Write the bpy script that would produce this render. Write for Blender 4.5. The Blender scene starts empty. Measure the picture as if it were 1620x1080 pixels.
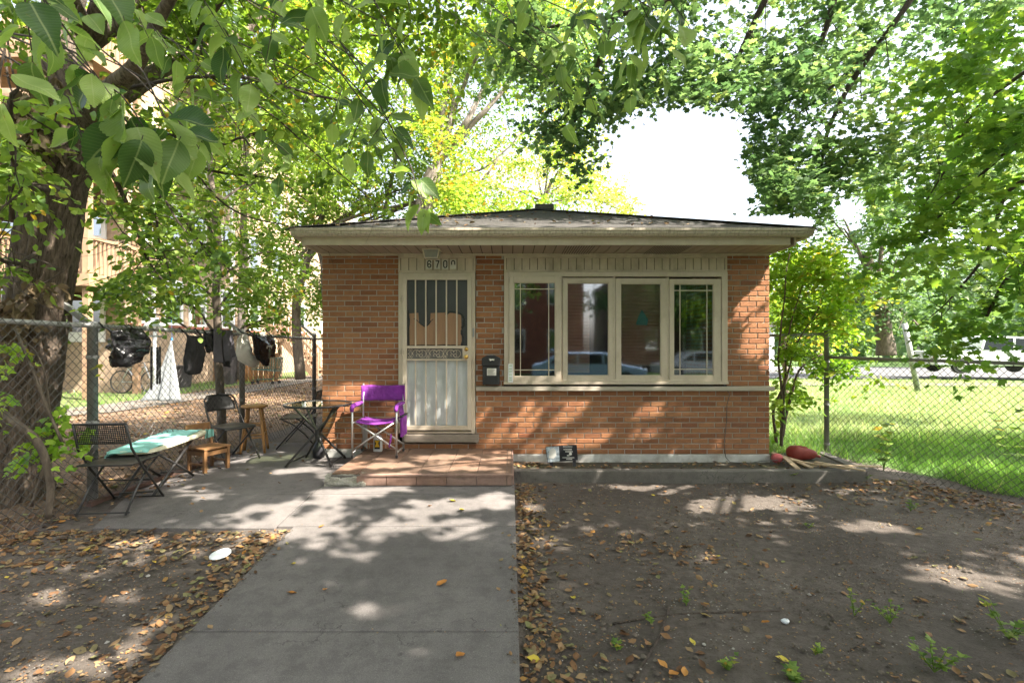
import bpy, math, random
import numpy as np
from mathutils import Vector, Matrix
random.seed(7)
RS = np.random.RandomState(11)
COL = bpy.context.scene.collection
F, CX, CY, ZC = 790.0, 806.0, 547.0, 1.731
R = math.radians

def W(px, py, Y):
    return ((px-CX)*Y/F, Y, ZC-(py-CY)*Y/F)

# ------------------------------------------------------------------ mesh builder
class MB:
    def __init__(s):
        s.v = []; s.f = []; s.m = []; s.r = []; s.cur = 0; s.rv = 0.5
    def add(s, vs, fs):
        b = len(s.v)
        s.v += [tuple(p) for p in vs]
        s.r += [s.rv]*len(vs)
        for f in fs:
            s.f.append([b+i for i in f]); s.m.append(s.cur)
        return s
    def box(s, x0, x1, y0, y1, z0, z1):
        return s.add([(x0,y0,z0),(x1,y0,z0),(x1,y1,z0),(x0,y1,z0),(x0,y0,z1),(x1,y0,z1),(x1,y1,z1),(x0,y1,z1)],
                     [(0,3,2,1),(4,5,6,7),(0,1,5,4),(1,2,6,5),(2,3,7,6),(3,0,4,7)])
    def obox(s, c, ax, ay, az):
        c=Vector(c); ax=Vector(ax); ay=Vector(ay); az=Vector(az)
        vs=[c+i*ax+j*ay+k*az for k in (-1,1) for (i,j) in ((-1,-1),(1,-1),(1,1),(-1,1))]
        return s.add(vs, [(0,3,2,1),(4,5,6,7),(0,1,5,4),(1,2,6,5),(2,3,7,6),(3,0,4,7)])
    def bar(s, p, q, w, h, up=(0,0,1)):
        p=Vector(p); q=Vector(q); d=(q-p)
        L=d.length
        if L<1e-6: return s
        d/=L; up=Vector(up)
        if abs(d.dot(up))>.98: up=Vector((0,1,0)) if abs(d.y)<.9 else Vector((1,0,0))
        a=d.cross(up).normalized(); b=a.cross(d).normalized()
        return s.obox((p+q)/2, d*L/2, a*w/2, b*h/2)
    def tube(s, pts, r, n=8, cap=True):
        pts=[Vector(p) for p in pts]
        k=len(pts)
        if not hasattr(r,'__len__'): r=[r]*k
        vs=[]; fs=[]; a=None
        for i,p in enumerate(pts):
            t=(pts[min(i+1,k-1)]-pts[max(i-1,0)])
            if t.length<1e-9: t=Vector((0,0,1))
            t.normalize()
            if a is None:
                a=t.cross(Vector((0,0,1)))
                if a.length<.1: a=t.cross(Vector((0,1,0)))
            else:
                a=a-t*a.dot(t)
                if a.length<1e-4: a=t.cross(Vector((.3,1,.1)))
            a.normalize(); b=t.cross(a)
            for j in range(n):
                th=2*math.pi*j/n
                vs.append(p+(a*math.cos(th)+b*math.sin(th))*r[i])
        for i in range(k-1):
            for j in range(n):
                j2=(j+1)%n
                fs.append((i*n+j,i*n+j2,(i+1)*n+j2,(i+1)*n+j))
        if cap:
            fs.append(tuple(range(n))[::-1]); fs.append(tuple((k-1)*n+j for j in range(n)))
        return s.add(vs,fs)
    def lathe(s, prof, c=(0,0,0), n=20, axis='z', cap=True):
        vs=[]; fs=[]; k=len(prof)
        for (r,h) in prof:
            for j in range(n):
                th=2*math.pi*j/n; x=r*math.cos(th); y=r*math.sin(th)
                if axis=='z': vs.append((c[0]+x,c[1]+y,c[2]+h))
                elif axis=='y': vs.append((c[0]+x,c[1]+h,c[2]+y))
                else: vs.append((c[0]+h,c[1]+x,c[2]+y))
        for i in range(k-1):
            for j in range(n):
                j2=(j+1)%n; fs.append((i*n+j,i*n+j2,(i+1)*n+j2,(i+1)*n+j))
        if cap:
            fs.append(tuple(range(n))[::-1]); fs.append(tuple((k-1)*n+j for j in range(n)))
        return s.add(vs,fs)
    def prism(s, poly, d, o=(0,0,0), ax=(1,0,0), ay=(0,0,1), az=(0,1,0)):
        """poly in (ax, ay) plane, extruded d along az"""
        o=Vector(o); ax=Vector(ax); ay=Vector(ay); az=Vector(az); n=len(poly)
        vs=[o+ax*x+ay*y for x,y in poly]+[o+ax*x+ay*y+az*d for x,y in poly]
        fs=[tuple(range(n)),tuple(range(2*n-1,n-1,-1))]+[(i,n+i,n+(i+1)%n,(i+1)%n) for i in range(n)]
        return s.add(vs,fs)
    def grid(s, nu, nv, fn):
        vs=[fn(i/nu,j/nv) for j in range(nv+1) for i in range(nu+1)]
        fs=[(j*(nu+1)+i,j*(nu+1)+i+1,(j+1)*(nu+1)+i+1,(j+1)*(nu+1)+i) for j in range(nv) for i in range(nu)]
        return s.add(vs,fs)
    def ribbon(s, pts, w, t=.004, o=(0,0,0)):
        """2-D stroke in XZ at o, facing -Y"""
        for (a,b) in zip(pts,pts[1:]):
            s.bar((o[0]+a[0],o[1],o[2]+a[1]),(o[0]+b[0],o[1],o[2]+b[1]),t,w,up=(0,1,0) if False else (0,0,1)) if False else s._seg(a,b,w,t,o)
        return s
    def _seg(s,a,b,w,t,o):
        dx=b[0]-a[0]; dz=b[1]-a[1]; L=math.hypot(dx,dz)
        if L<1e-7: return
        ux,uz=dx/L,dz/L
        ex=w*.3
        s.obox((o[0]+(a[0]+b[0])/2,o[1],o[2]+(a[1]+b[1])/2),(ux*(L/2+ex),0,uz*(L/2+ex)),(0,t/2,0),(-uz*w/2,0,ux*w/2))

def worldloc(o):
    v=Vector((0,0,0))
    while o is not None:
        v=v+o.location; o=o.parent
    return v

def tag(o,label=None,cat=None,group=None,kind=None):
    if label: o['label']=label
    if cat: o['category']=cat
    if group: o['group']=group
    if kind: o['kind']=kind
    return o

def setmats(me,m):
    for x in (m if isinstance(m,(list,tuple)) else [m]): me.materials.append(x)

def build(name, mb, m, parent=None, local=False, smooth=False, bevel=0, solid=0, sub=0):
    me=bpy.data.meshes.new(name)
    v=np.array(mb.v,dtype=float)
    loc=Vector((0,0,0))
    if parent is not None:
        if not local:
            off=worldloc(parent); v=v-np.array(off)
    elif not local:
        loc=Vector(((v[:,0].min()+v[:,0].max())/2,(v[:,1].min()+v[:,1].max())/2,v[:,2].min()))
        v=v-np.array(loc)
    me.from_pydata(v.tolist(),[],mb.f)
    setmats(me,m)
    if any(mb.m): me.polygons.foreach_set('material_index',mb.m)
    at=me.attributes.new('rnd','FLOAT','POINT'); at.data.foreach_set('value',mb.r)
    if smooth: me.polygons.foreach_set('use_smooth',[True]*len(me.polygons))
    me.update()
    o=bpy.data.objects.new(name,me); COL.objects.link(o); o.location=loc
    if parent is not None: o.parent=parent
    if solid:
        md=o.modifiers.new('solid','SOLIDIFY'); md.thickness=solid; md.offset=0
    if bevel:
        md=o.modifiers.new('bev','BEVEL'); md.width=bevel; md.segments=2; md.limit_method='ANGLE'; md.angle_limit=R(40)
    if sub:
        md=o.modifiers.new('sub','SUBSURF'); md.levels=sub; md.render_levels=sub
    return o

def empty(name,loc,label,cat,group=None,rz=0):
    o=bpy.data.objects.new(name,None); COL.objects.link(o); o.location=loc; o.rotation_euler=(0,0,rz)
    o.empty_display_size=.1
    return tag(o,label,cat,group)

def copy_tree(o,parent=None,loc=None,rz=None,label=None):
    c=o.copy(); COL.objects.link(c); c.parent=parent
    if parent is None:
        if loc is not None: c.location=loc
        if rz is not None: c.rotation_euler=(0,0,rz)
        if label: c['label']=label
    for ch in list(o.children): copy_tree(ch,c)
    return c

# ------------------------------------------------------------------ materials
class NT:
    def __init__(s,name):
        s.mat=bpy.data.materials.new(name); s.mat.use_nodes=True
        s.t=s.mat.node_tree; s.t.nodes.clear()
        s.out=s.t.nodes.new('ShaderNodeOutputMaterial')
    def n(s,typ,**kw):
        nd=s.t.nodes.new('ShaderNode'+typ)
        for k,v in kw.items():
            if k in nd.inputs: s.set(nd.inputs[k],v)
            elif k.startswith('i') and k[1:].isdigit(): s.set(nd.inputs[int(k[1:])],v)
            elif hasattr(nd,k): setattr(nd,k,v)
            else: s.set(nd.inputs[k.replace('_',' ')],v)
        return nd
    def set(s,inp,v):
        if isinstance(v,bpy.types.NodeSocket): s.t.links.new(v,inp)
        elif isinstance(v,bpy.types.Node): s.t.links.new(v.outputs[0],inp)
        else:
            if inp.type=='RGBA' and len(v)==3: v=(*v,1)
            inp.default_value=v
    def co(s,kind='Object',scale=None):
        c=s.n('TexCoord').outputs[kind]
        if scale:
            c=s.n('Mapping',Vector=c,Scale=scale).outputs[0]
        return c
    def noise(s,scale,detail=4,vec=None,rough=.55,dist=0):
        return s.n('TexNoise',Vector=vec if vec is not None else s.co(),Scale=scale,Detail=detail,Roughness=rough,Distortion=dist).outputs['Fac']
    def ramp(s,fac,stops,interp='LINEAR'):
        nd=s.n('ValToRGB',Fac=fac); cr=nd.color_ramp; cr.interpolation=interp
        while len(cr.elements)<len(stops): cr.elements.new(.5)
        for e,(p,c) in zip(cr.elements,stops):
            e.position=p; e.color=(*c,1) if len(c)==3 else c
        return nd.outputs['Color']
    def mix(s,f,a,b,mode='MIX'):
        nd=s.t.nodes.new('ShaderNodeMix'); nd.data_type='RGBA'; nd.blend_type=mode
        s.set(nd.inputs[0],f); s.set(nd.inputs[6],a); s.set(nd.inputs[7],b)
        return nd.outputs[2]
    def math(s,op,a,b=0,c=0,clamp=False):
        nd=s.t.nodes.new('ShaderNodeMath'); nd.operation=op; nd.use_clamp=clamp
        s.set(nd.inputs[0],a); s.set(nd.inputs[1],b); s.set(nd.inputs[2],c)
        return nd.outputs[0]
    def bump(s,h,strength=.5,dist=.01):
        return s.n('Bump',Height=h,Strength=strength,Distance=dist).outputs[0]
    def attr(s,name):
        return s.n('Attribute',attribute_name=name).outputs['Fac']
    def pr(s,col,rough=.7,metal=0,normal=None,**kw):
        nd=s.n('BsdfPrincipled'); s.set(nd.inputs['Base Color'],col); s.set(nd.inputs['Roughness'],rough); s.set(nd.inputs['Metallic'],metal)
        if normal is not None: s.set(nd.inputs['Normal'],normal)
        for k,v in kw.items(): s.set(nd.inputs[k.replace('_',' ')],v)
        return nd.outputs[0]
    def done(s,sh):
        s.t.links.new(sh,s.out.inputs['Surface']); return s.mat

def c3(c,k): return tuple(min(1,x*k) for x in c)

def M(name,base,rough=.6,var=.15,scale=8,bump=.15,bscale=60,metal=0,dirt=None,damt=.5,dscale=3,bdist=.004,stretch=None):
    t=NT(name)
    co=t.co('Object',stretch) if stretch else t.co()
    n1=t.noise(scale,5,co)
    col=t.ramp(n1,[(.3,c3(base,1-var)),(.7,c3(base,1+var))])
    if dirt:
        n2=t.noise(dscale,6,co,.65)
        col=t.mix(t.ramp(n2,[(.45,(0,0,0)),(.75,(damt,)*3)]),col,dirt)
    nb=t.noise(bscale,4,co)
    return t.done(t.pr(col,rough,metal,t.bump(nb,bump,bdist)))

def m_tile(name,base,rough,var,scale,bump,bscale,dirt=None,damt=.5,dscale=4):
    t=NT(name); n=t.noise(scale,6,None,.65); col=t.ramp(n,[(.3,c3(base,1-var)),(.7,c3(base,1+var))])
    col=t.mix(1,col,t.ramp(t.attr('rnd'),[(0,(.68,.66,.64)),(.5,(1,.98,.95)),(1,(1,.86,.76))]),'MULTIPLY')
    col=t.mix(t.ramp(t.noise(dscale,6,None,.65),[(.45,(0,0,0)),(.75,(damt,)*3)]),col,dirt)
    return t.done(t.pr(col,rough,0,t.bump(t.noise(bscale,5),bump,.004)))
def m_brick():
    t=NT('orange_brown_brick'); co=t.co()
    rnd=t.attr('rnd')
    base=t.ramp(rnd,[(0,(.27,.105,.045)),(.3,(.345,.142,.060)),(.6,(.40,.175,.077)),(.85,(.44,.205,.092)),(1,(.30,.11,.05))])
    st=t.co('Object',(14,14,55))
    n=t.noise(1,6,st,.7)
    col=t.mix(t.ramp(n,[(.35,(.55,.5,.5)),(.65,(1.15,1.1,1.1))]),(0,0,0),base,'MIX') if False else t.mix(1,base,t.ramp(n,[(.3,(.62,.6,.6)),(.62,(1,1,1))]),'MULTIPLY')
    n2=t.noise(1.4,5,co,.65)
    col=t.mix(t.ramp(n2,[(.5,(0,0,0)),(.8,(.35,)*3)]),col,(.16,.09,.06))
    h=t.noise(1,5,t.co('Object',(45,45,130)),.7)
    return t.done(t.pr(col,.88,0,t.bump(h,.9,.006)))
def m_brick_tex(name,cols,mortar,sx=.21,sz=.07,axis='x'):
    t=NT(name); co=t.n('TexCoord').outputs['Object']
    sep=t.n('SeparateXYZ',Vector=co)
    comb=t.n('CombineXYZ',X=t.math('ADD',sep.outputs[0],sep.outputs[1]),Y=sep.outputs[2])
    br=t.n('TexBrick',Vector=comb.outputs[0]); br.offset=.5
    for k,v in (('Color1',cols[0]),('Color2',cols[1]),('Mortar',mortar),('Scale',1.0),('Mortar Size',.006),('Brick Width',sx),('Row Height',sz),('Bias',0.0)):
        t.set(br.inputs[k],v)
    n=t.noise(3,5)
    col=t.mix(1,br.outputs['Color'],t.ramp(n,[(.3,(.6,.6,.6)),(.7,(1,1,1))]),'MULTIPLY')
    return t.done(t.pr(col,.9,0,t.bump(br.outputs['Fac'],-.4,.006)))
def m_concrete(name='grey_concrete',a=(.090,.081,.078),b=(.152,.137,.132)):
    t=NT(name); co=t.co()
    n=t.noise(1.3,8,co,.62); n2=t.noise(9,6,co,.7); n3=t.noise(160,3,co)
    col=t.ramp(n,[(.3,a),(.7,b)])
    col=t.mix(t.ramp(n2,[(.40,(.5,)*3),(.55,(0,)*3)]),col,c3(a,.66))
    col=t.mix(t.ramp(t.noise(.55,5,co,.7),[(.5,(0,)*3),(.66,(.5,)*3)]),col,c3(b,1.25))
    vo=t.n('TexVoronoi',Vector=co,Scale=3.1,feature='F1'); 
    sp=t.ramp(vo.outputs['Distance'],[(.03,(.5,)*3),(.06,(0,)*3)])
    n5=t.noise(2.2,3,co)
    wv=t.n('VectorMath',operation='ADD'); t.set(wv.inputs[0],co); t.set(wv.inputs[1],t.n('VectorMath',i0=t.n('TexNoise',Vector=co,Scale=5,Detail=4).outputs['Color'],i1=(.5,.5,.5),operation='SUBTRACT').outputs[0])
    ce=t.n('TexVoronoi',Vector=wv.outputs[0],Scale=.62,feature='DISTANCE_TO_EDGE')
    crk=t.math('MULTIPLY',t.ramp(ce.outputs['Distance'],[(.0015,(.85,)*3),(.005,(0,)*3)]),t.ramp(n5,[(.5,(0,)*3),(.6,(1,)*3)]))
    col=t.mix(crk,col,c3(a,.3))
    col=t.mix(sp,col,c3(a,.3))
    col=t.mix(t.ramp(n3,[(.35,(.35,)*3),(.6,(0,)*3)]),col,c3(a,.5))
    n4=t.noise(330,2,co)
    col=t.mix(t.ramp(n4,[(.6,(0,)*3),(.72,(.35,)*3)]),col,(.5,.48,.45))
    return t.done(t.pr(col,.9,0,t.bump(t.math('ADD',n3,t.math('MULTIPLY',n2,.6)),.35,.004)))
def m_ground():
    t=NT('bare_soil_and_lawn'); co=t.co()
    sep=t.n('SeparateXYZ',Vector=co); x=sep.outputs[0]; y=sep.outputs[1]
    n=t.noise(.9,8,co,.6); n2=t.noise(14,8,co,.72); n3=t.noise(90,4,co)
    soil=t.ramp(n,[(.3,(.062,.050,.042)),(.55,(.100,.082,.069)),(.75,(.155,.130,.112))])
    soil=t.mix(t.ramp(n2,[(.4,(.6,)*3),(.6,(0,)*3)]),soil,(.04,.03,.023))
    vo=t.n('TexVoronoi',Vector=co,Scale=38,feature='F1')
    peb=t.math('MULTIPLY',t.ramp(vo.outputs['Distance'],[(.14,(1,)*3),(.22,(0,)*3)]),t.ramp(t.noise(5,3,co),[(.56,(0,)*3),(.64,(1,)*3)]))
    soil=t.mix(peb,soil,(.26,.24,.21))
    grass=t.ramp(n2,[(.3,(.04,.085,.016)),(.7,(.11,.19,.035))])
    litter=t.ramp(n2,[(.3,(.06,.036,.022)),(.55,(.14,.088,.053)),(.7,(.25,.17,.11))])
    # lawn to the right of the side fence and far away
    edge=t.math('ADD',t.math('MULTIPLY',y,.43),x)       # fence line x + .43 y = 7.46
    wob=t.math('MULTIPLY',t.math('SUBTRACT',n,.5),1.0)
    g=t.math('GREATER_THAN',t.math('ADD',edge,wob),7.75)
    g=t.math('MULTIPLY',g,t.math('GREATER_THAN',y,1.5))
    col=t.mix(g,soil,grass)
    lf=t.math('LESS_THAN',t.math('ADD',x,t.math('MULTIPLY',wob,.5)),-3.9)
    lf=t.math('MULTIPLY',lf,t.math('GREATER_THAN',y,2.0))
    strip=t.math('MULTIPLY',t.math('LESS_THAN',t.math('ADD',x,wob),-9.9),t.math('GREATER_THAN',y,8))
    col=t.mix(lf,col,litter)
    col=t.mix(strip,col,t.mix(.4,grass,litter))
    bk=t.math('GREATER_THAN',y,26); col=t.mix(bk,col,grass)
    bh=t.math('LESS_THAN',y,-2.5); col=t.mix(bh,col,grass)
    h=t.math('ADD',t.math('MULTIPLY',n2,1.2),t.math('MULTIPLY',n3,.5))
    return t.done(t.pr(col,.95,0,t.bump(h,.8,.022)))
def m_leaf(name,stops,trans=.4,tcol=(1.25,1.25,.5),rough=.5,veins=False):
    t=NT(name); rnd=t.attr('rnd')
    col=t.ramp(rnd,stops)
    nrm=None
    if veins:
        lu=t.math('ABSOLUTE',t.attr('lu')); lv=t.attr('lv')
        ph=t.math('FRACT',t.math('MULTIPLY',t.math('SUBTRACT',lv,t.math('MULTIPLY',lu,.75)),15))
        tri=t.math('ABSOLUTE',t.math('SUBTRACT',ph,.5))
        vein=t.ramp(tri,[(.0,(1,)*3),(.09,(0,)*3)])
        mid=t.ramp(lu,[(.010,(1,)*3),(.022,(0,)*3)])
        col=t.mix(1,col,t.ramp(t.noise(18,4),[(.3,(.8,.84,.8)),(.65,(1.0,1,1))]),'MULTIPLY')
        col=t.mix(t.ramp(t.noise(55,2),[(.70,(0,)*3),(.74,(.6,)*3)]),col,(.25,.17,.06))
        col=t.mix(t.math('MULTIPLY',vein,.18),col,(.36,.44,.18))
        col=t.mix(t.math('MULTIPLY',mid,.4),col,(.48,.54,.26))
        nrm=t.bump(tri,.22,.004)
    else:
        n=t.noise(25,3)
        col=t.mix(1,col,t.ramp(n,[(.3,(.75,)*3),(.7,(1,)*3)]),'MULTIPLY')
    tc=t.mix(1,col,tcol,'MULTIPLY')
    tr=t.n('BsdfTranslucent',Color=tc)
    if nrm is not None: t.set(tr.inputs['Normal'],nrm)
    d=t.pr(col,rough,0,nrm,Specular_IOR_Level=.35)
    mx=t.n('MixShader',Fac=trans); t.set(mx.inputs[1],d); t.set(mx.inputs[2],tr.outputs[0])
    return t.done(mx.outputs[0])
def m_bark(name='grey_brown_bark',a=(.035,.024,.017),b=(.20,.155,.12),sc=(26,26,4),furrow_shade=False):
    t=NT(name); co=t.co('Object',sc)
    n=t.noise(1,7,co,.7,.6); n2=t.noise(2,5)
    col=t.ramp(n,[(.35,a),(.62,b)])
    col=t.mix(t.ramp(n2,[(.5,(0,)*3),(.75,(.5,)*3)]),col,c3(a,1.3))
    if furrow_shade: col=t.mix(t.ramp(t.attr('rnd'),[(.15,(.85,)*3),(.55,(0,)*3)]),col,c3(a,.6))  # furrow floors darker: bark tone with crease shade put into the colour
    return t.done(t.pr(col,.92,0,t.bump(n,1,.02)))
def m_glass(name,tint=(.75,.8,.82),refl=.3,rough=.01,wav=.02):
    t=NT(name)
    tr=t.n('BsdfTransparent',Color=tint); gl=t.n('BsdfGlossy',Roughness=rough,Color=(.9,.92,.95))
    n=t.noise(1.5,2); t.set(gl.inputs['Normal'],t.bump(n,.02,.02))
    lw=t.n('LayerWeight',Blend=.35)
    f=t.math('ADD',t.math('MULTIPLY',lw.outputs['Facing'],.35),refl,clamp=True)
    mx=t.n('MixShader',Fac=f); t.set(mx.inputs[1],tr); t.set(mx.inputs[2],gl)
    return t.done(mx.outputs[0])
def m_perf(name,base,pitch=.016,hole=.32):
    """metal sheet with real see-through punched square holes"""
    t=NT(name); sep=t.n('SeparateXYZ',Vector=t.n('UVMap').outputs[0])
    def h(v):
        return t.math('LESS_THAN',t.math('ABSOLUTE',t.math('SUBTRACT',t.math('FRACT',t.math('DIVIDE',v,pitch)),.5)),hole)
    f=t.math('MULTIPLY',h(sep.outputs[0]),h(sep.outputs[1]))
    mx=t.n('MixShader',Fac=f); t.set(mx.inputs[1],t.pr(base,.5,.3)); t.set(mx.inputs[2],t.n('BsdfTransparent'))
    return t.done(mx.outputs[0])

MAT={}
MAT['brick']=m_brick()
MAT['mortar']=M('grey_mortar',(.42,.38,.34),.95,.12,6,.5,150,bdist=.004)
MAT['found']=M('painted_foundation',(.55,.54,.52),.9,.12,5,.5,40,dirt=(.16,.13,.10),damt=.9,dscale=4)
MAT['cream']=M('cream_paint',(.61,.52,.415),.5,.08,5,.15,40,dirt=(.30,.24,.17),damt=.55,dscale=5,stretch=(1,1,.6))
MAT['cream_d']=M('cream_aluminium_trim',(.57,.48,.38),.5,.09,5,.15,40,dirt=(.24,.19,.135),damt=.6,dscale=6,stretch=(1,1,.6))
MAT['gutter']=M('weathered_gutter',(.50,.43,.34),.5,.1,3,.1,40,dirt=(.14,.11,.08),damt=.75,dscale=1.0,stretch=(45,45,4))
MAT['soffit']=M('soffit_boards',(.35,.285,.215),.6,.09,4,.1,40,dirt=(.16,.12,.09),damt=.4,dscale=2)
MAT['soffit_d']=M('soffit_dark_slots',(.11,.09,.07),.7)
MAT['groove']=M('dark_groove',(.10,.08,.06),.8)
MAT['stone']=M('limestone_sill',(.46,.41,.34),.85,.12,6,.3,60,dirt=(.2,.16,.12),damt=.4)
MAT['step']=M('door_step_stone',(.24,.20,.165),.85,.18,12,.5,50,stretch=(1,1,4))
MAT['shingle']=M('asphalt_shingles',(.085,.080,.076),.92,.35,30,.8,120,dirt=(.055,.048,.045),damt=.8,dscale=5)
MAT['concrete']=m_concrete()
MAT['curb']=m_concrete('curb_concrete',(.11,.10,.088),(.165,.152,.135))
MAT['ground']=m_ground()
MAT['tile']=m_tile('brown_slate_tile',(.185,.118,.082),.75,.28,9,.5,30,dirt=(.10,.07,.055),damt=.65,dscale=6)
MAT['tile_edge']=m_tile('rust_edge_tile',(.25,.165,.135),.8,.3,14,.6,30,dirt=(.17,.12,.10),damt=.6,dscale=7)
MAT['broken']=M('broken_pale_concrete',(.30,.285,.245),.95,.25,14,1,26,dirt=(.2,.18,.13),damt=.8,dscale=9,bdist=.03)
MAT['black']=M('black_paint_metal',(.028,.027,.027),.45,.2,20,.15,90)
MAT['blackplastic']=M('black_plastic',(.018,.018,.022),.4,.2,20,.1,30,dirt=(.08,.08,.09),damt=.35,dscale=9)
MAT['galv']=M('galvanised_steel',(.30,.305,.305),.5,.15,10,.1,80,metal=.25,dirt=(.13,.10,.08),damt=.35)
MAT['galvd']=M('old_galvanised_wire',(.085,.083,.08),.65,.3,10,.1,80,metal=.2)
MAT['alu']=M('polished_aluminium',(.62,.62,.62),.3,.06,10,.05,80,metal=.9)
MAT['purple']=M('purple_canvas',(.20,.028,.28),.9,.22,9,.7,22,bdist=.02,dirt=(.13,.03,.17),damt=.6,dscale=7)
MAT['wood']=M('honey_pine',(.36,.185,.065),.5,.2,7,.15,30,stretch=(2,2,.6))
MAT['wood_d']=M('worn_oak',(.19,.095,.036),.55,.22,7,.2,30,stretch=(2,2,.8))
MAT['lumber']=M('raw_lumber',(.50,.37,.24),.8,.15,8,.3,60,stretch=(1,5,5))
MAT['deckwood']=M('weathered_deck_wood',(.27,.17,.10),.8,.2,4,.3,40,dirt=(.14,.09,.06),damt=.5)
MAT['teal']=M('teal_cloth',(.20,.46,.42),.85,.08,10,.4,300,bdist=.002)
MAT['cream_top']=M('cream_table_top',(.62,.60,.45),.4,.07,8,.05,40)
MAT['brass']=M('brass',(.75,.50,.16),.25,.1,20,.05,80,metal=1)
MAT['white']=M('white_plastic',(.72,.74,.76),.45,.06,12,.1,60)
MAT['whitedoor']=M('white_door_panel',(.50,.53,.55),.22,.12,3.5,.05,8,dirt=(.27,.29,.31),damt=.5,dscale=2.2,stretch=(3,3,.8))
MAT['screen']=M('dark_screen',(.055,.056,.062),.35,.2,3,.05,30)
MAT['cardboard']=M('cardboard',(.34,.20,.12),.8,.08,5,.15,60,stretch=(12,1,1))
MAT['ink']=M('black_ink',(.01,.01,.015),.5,.1)
MAT['plate']=M('white_plate',(.66,.64,.60),.4,.05)
MAT['red']=M('red_plastic',(.25,.03,.022),.6,.25,9,.4,20,dirt=(.16,.05,.035),damt=.6,dscale=9)
MAT['yellow']=M('yellow_label',(.75,.45,.02),.5,.05)
MAT['blueplastic']=M('blue_plastic',(.03,.16,.42),.5,.1)
MAT['tealship']=M('teal_paper',(.045,.22,.22),.6,.15)
MAT['blind']=M('brown_blind_slats',(.55,.33,.24),.6,.15,5)
MAT['dark']=M('dark_interior',(.018,.017,.017),.9,.2)
MAT['white_bag']=M('white_plastic_bag',(.62,.60,.56),.4,.08,12,.6,30,bdist=.01)
MAT['black_bag']=M('black_plastic_bag',(.016,.015,.018),.22,.2,12,.9,24,bdist=.014)
MAT['grey_cloth']=M('charcoal_cloth',(.075,.07,.085),.85,.25,6,.5,200)
MAT['black_cloth']=M('black_cloth',(.015,.014,.016),.9,.2,6,.5,200)
MAT['tarp']=M('pale_tarp',(.16,.17,.17),.6,.08,5,.6,18,bdist=.02)
MAT['tanbrick']=m_brick_tex('tan_apartment_brick',((.44,.32,.215),(.36,.25,.165)),(.30,.25,.20))
MAT['redbrick']=m_brick_tex('red_street_brick',((.40,.14,.09),(.30,.10,.07)),(.18,.13,.11))
MAT['winwhite']=M('white_window_frame',(.66,.66,.66),.5,.05)
MAT['winglass']=m_glass('grey_window_glass',(.35,.4,.42),.38,.02)
MAT['glass']=m_glass('front_window_glass',(.86,.88,.9),.16,.035)
MAT['tableglass']=m_glass('table_glass',(.62,.68,.55),.12)
MAT['lampglass']=M('dusty_lamp_glass',(.20,.185,.165),.3,.2,9)
MAT['asphalt']=M('street_asphalt',(.10,.10,.10),.9,.15,5,.5,90)
MAT['sidewalk']=m_concrete('pale_sidewalk',(.085,.074,.062),(.135,.118,.10))
MAT['bark']=m_bark()
MAT['bark_elm']=m_bark('furrowed_elm_bark',(.042,.029,.021),(.155,.117,.088),(40,40,9),True)
MAT['bark2']=m_bark('smooth_brown_bark',(.06,.045,.035),(.15,.12,.09),(14,14,5))
MAT['bark3']=m_bark('pale_grey_bark',(.11,.085,.07),(.26,.22,.19),(14,14,5))
MAT['twig']=m_bark('twig_bark',(.03,.022,.017),(.085,.062,.048),(30,30,20))
MAT['carwhite']=M('white_car_paint',(.66,.67,.68),.25,.03)
MAT['carblue']=M('blue_car_paint',(.25,.36,.55),.2,.03)
MAT['carglass']=M('car_window_tint',(.02,.025,.03),.08,.1)
MAT['tyre']=M('black_tyre',(.02,.02,.02),.8,.1)
MAT['chrome']=M('wheel_metal',(.5,.5,.5),.3,.1,metal=.8)
MAT['cartgreen']=M('green_cart_wire',(.03,.10,.08),.5,.1)
MAT['binbrown']=M('dark_bin',(.035,.03,.03),.6,.1)
MAT['rustbox']=M('rusty_red_panel',(.20,.065,.04),.7,.2)
MAT['perf']=m_perf('black_perforated_metal',(.028,.028,.03))
MAT['perf_seat']=m_perf('dark_perforated_seat',(.07,.068,.066),.012,.26)
MAT['leaf_elm_near']=m_leaf('elm_leaf_veined',[(0,(.05,.11,.035)),(.25,(.15,.24,.07)),(.5,(.27,.38,.11)),(1,(.38,.49,.17))],.5,(1.3,1.35,.65),.42,True)
MAT['leaf_elm']=m_leaf('elm_leaf',[(0,(.08,.16,.03)),(.4,(.19,.31,.06)),(.8,(.32,.43,.09)),(.94,(.40,.46,.10)),(1,(.55,.36,.05))],.5)
MAT['leaf_sun']=m_leaf('yellow_green_leaf',[(0,(.11,.22,.035)),(.4,(.23,.38,.06)),(.8,(.37,.50,.10)),(.95,(.48,.50,.12)),(1,(.6,.36,.05))],.5)
MAT['leaf_pale']=m_leaf('leaf_painted_sunlit',[(0,(.22,.28,.07)),(.5,(.40,.45,.15)),(1,(.58,.56,.28))],.5)  # sunlight on the far tree is put into this pale colour
MAT['leaf_maple']=m_leaf('maple_leaf',[(0,(.06,.125,.065)),(.5,(.14,.23,.11)),(.85,(.24,.34,.14)),(1,(.38,.44,.15))],.55,(1.25,1.3,.8))
MAT['leaf_shrub']=m_leaf('bright_shrub_leaf',[(0,(.14,.30,.04)),(.5,(.30,.50,.06)),(.9,(.42,.58,.09)),(1,(.36,.36,.05))],.5)
MAT['leaf_far']=m_leaf('blue_green_far_leaf',[(0,(.08,.15,.08)),(.5,(.14,.24,.11)),(1,(.26,.35,.15))],.45)
MAT['leaf_dead']=m_leaf('fallen_leaf',[(0,(.07,.04,.022)),(.25,(.15,.075,.035)),(.45,(.25,.135,.06)),(.62,(.32,.21,.11)),(.76,(.20,.155,.08)),(.88,(.22,.22,.09)),(.95,(.42,.18,.04)),(1,(.55,.43,.06))],.15,(1,1,1),.75)
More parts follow.
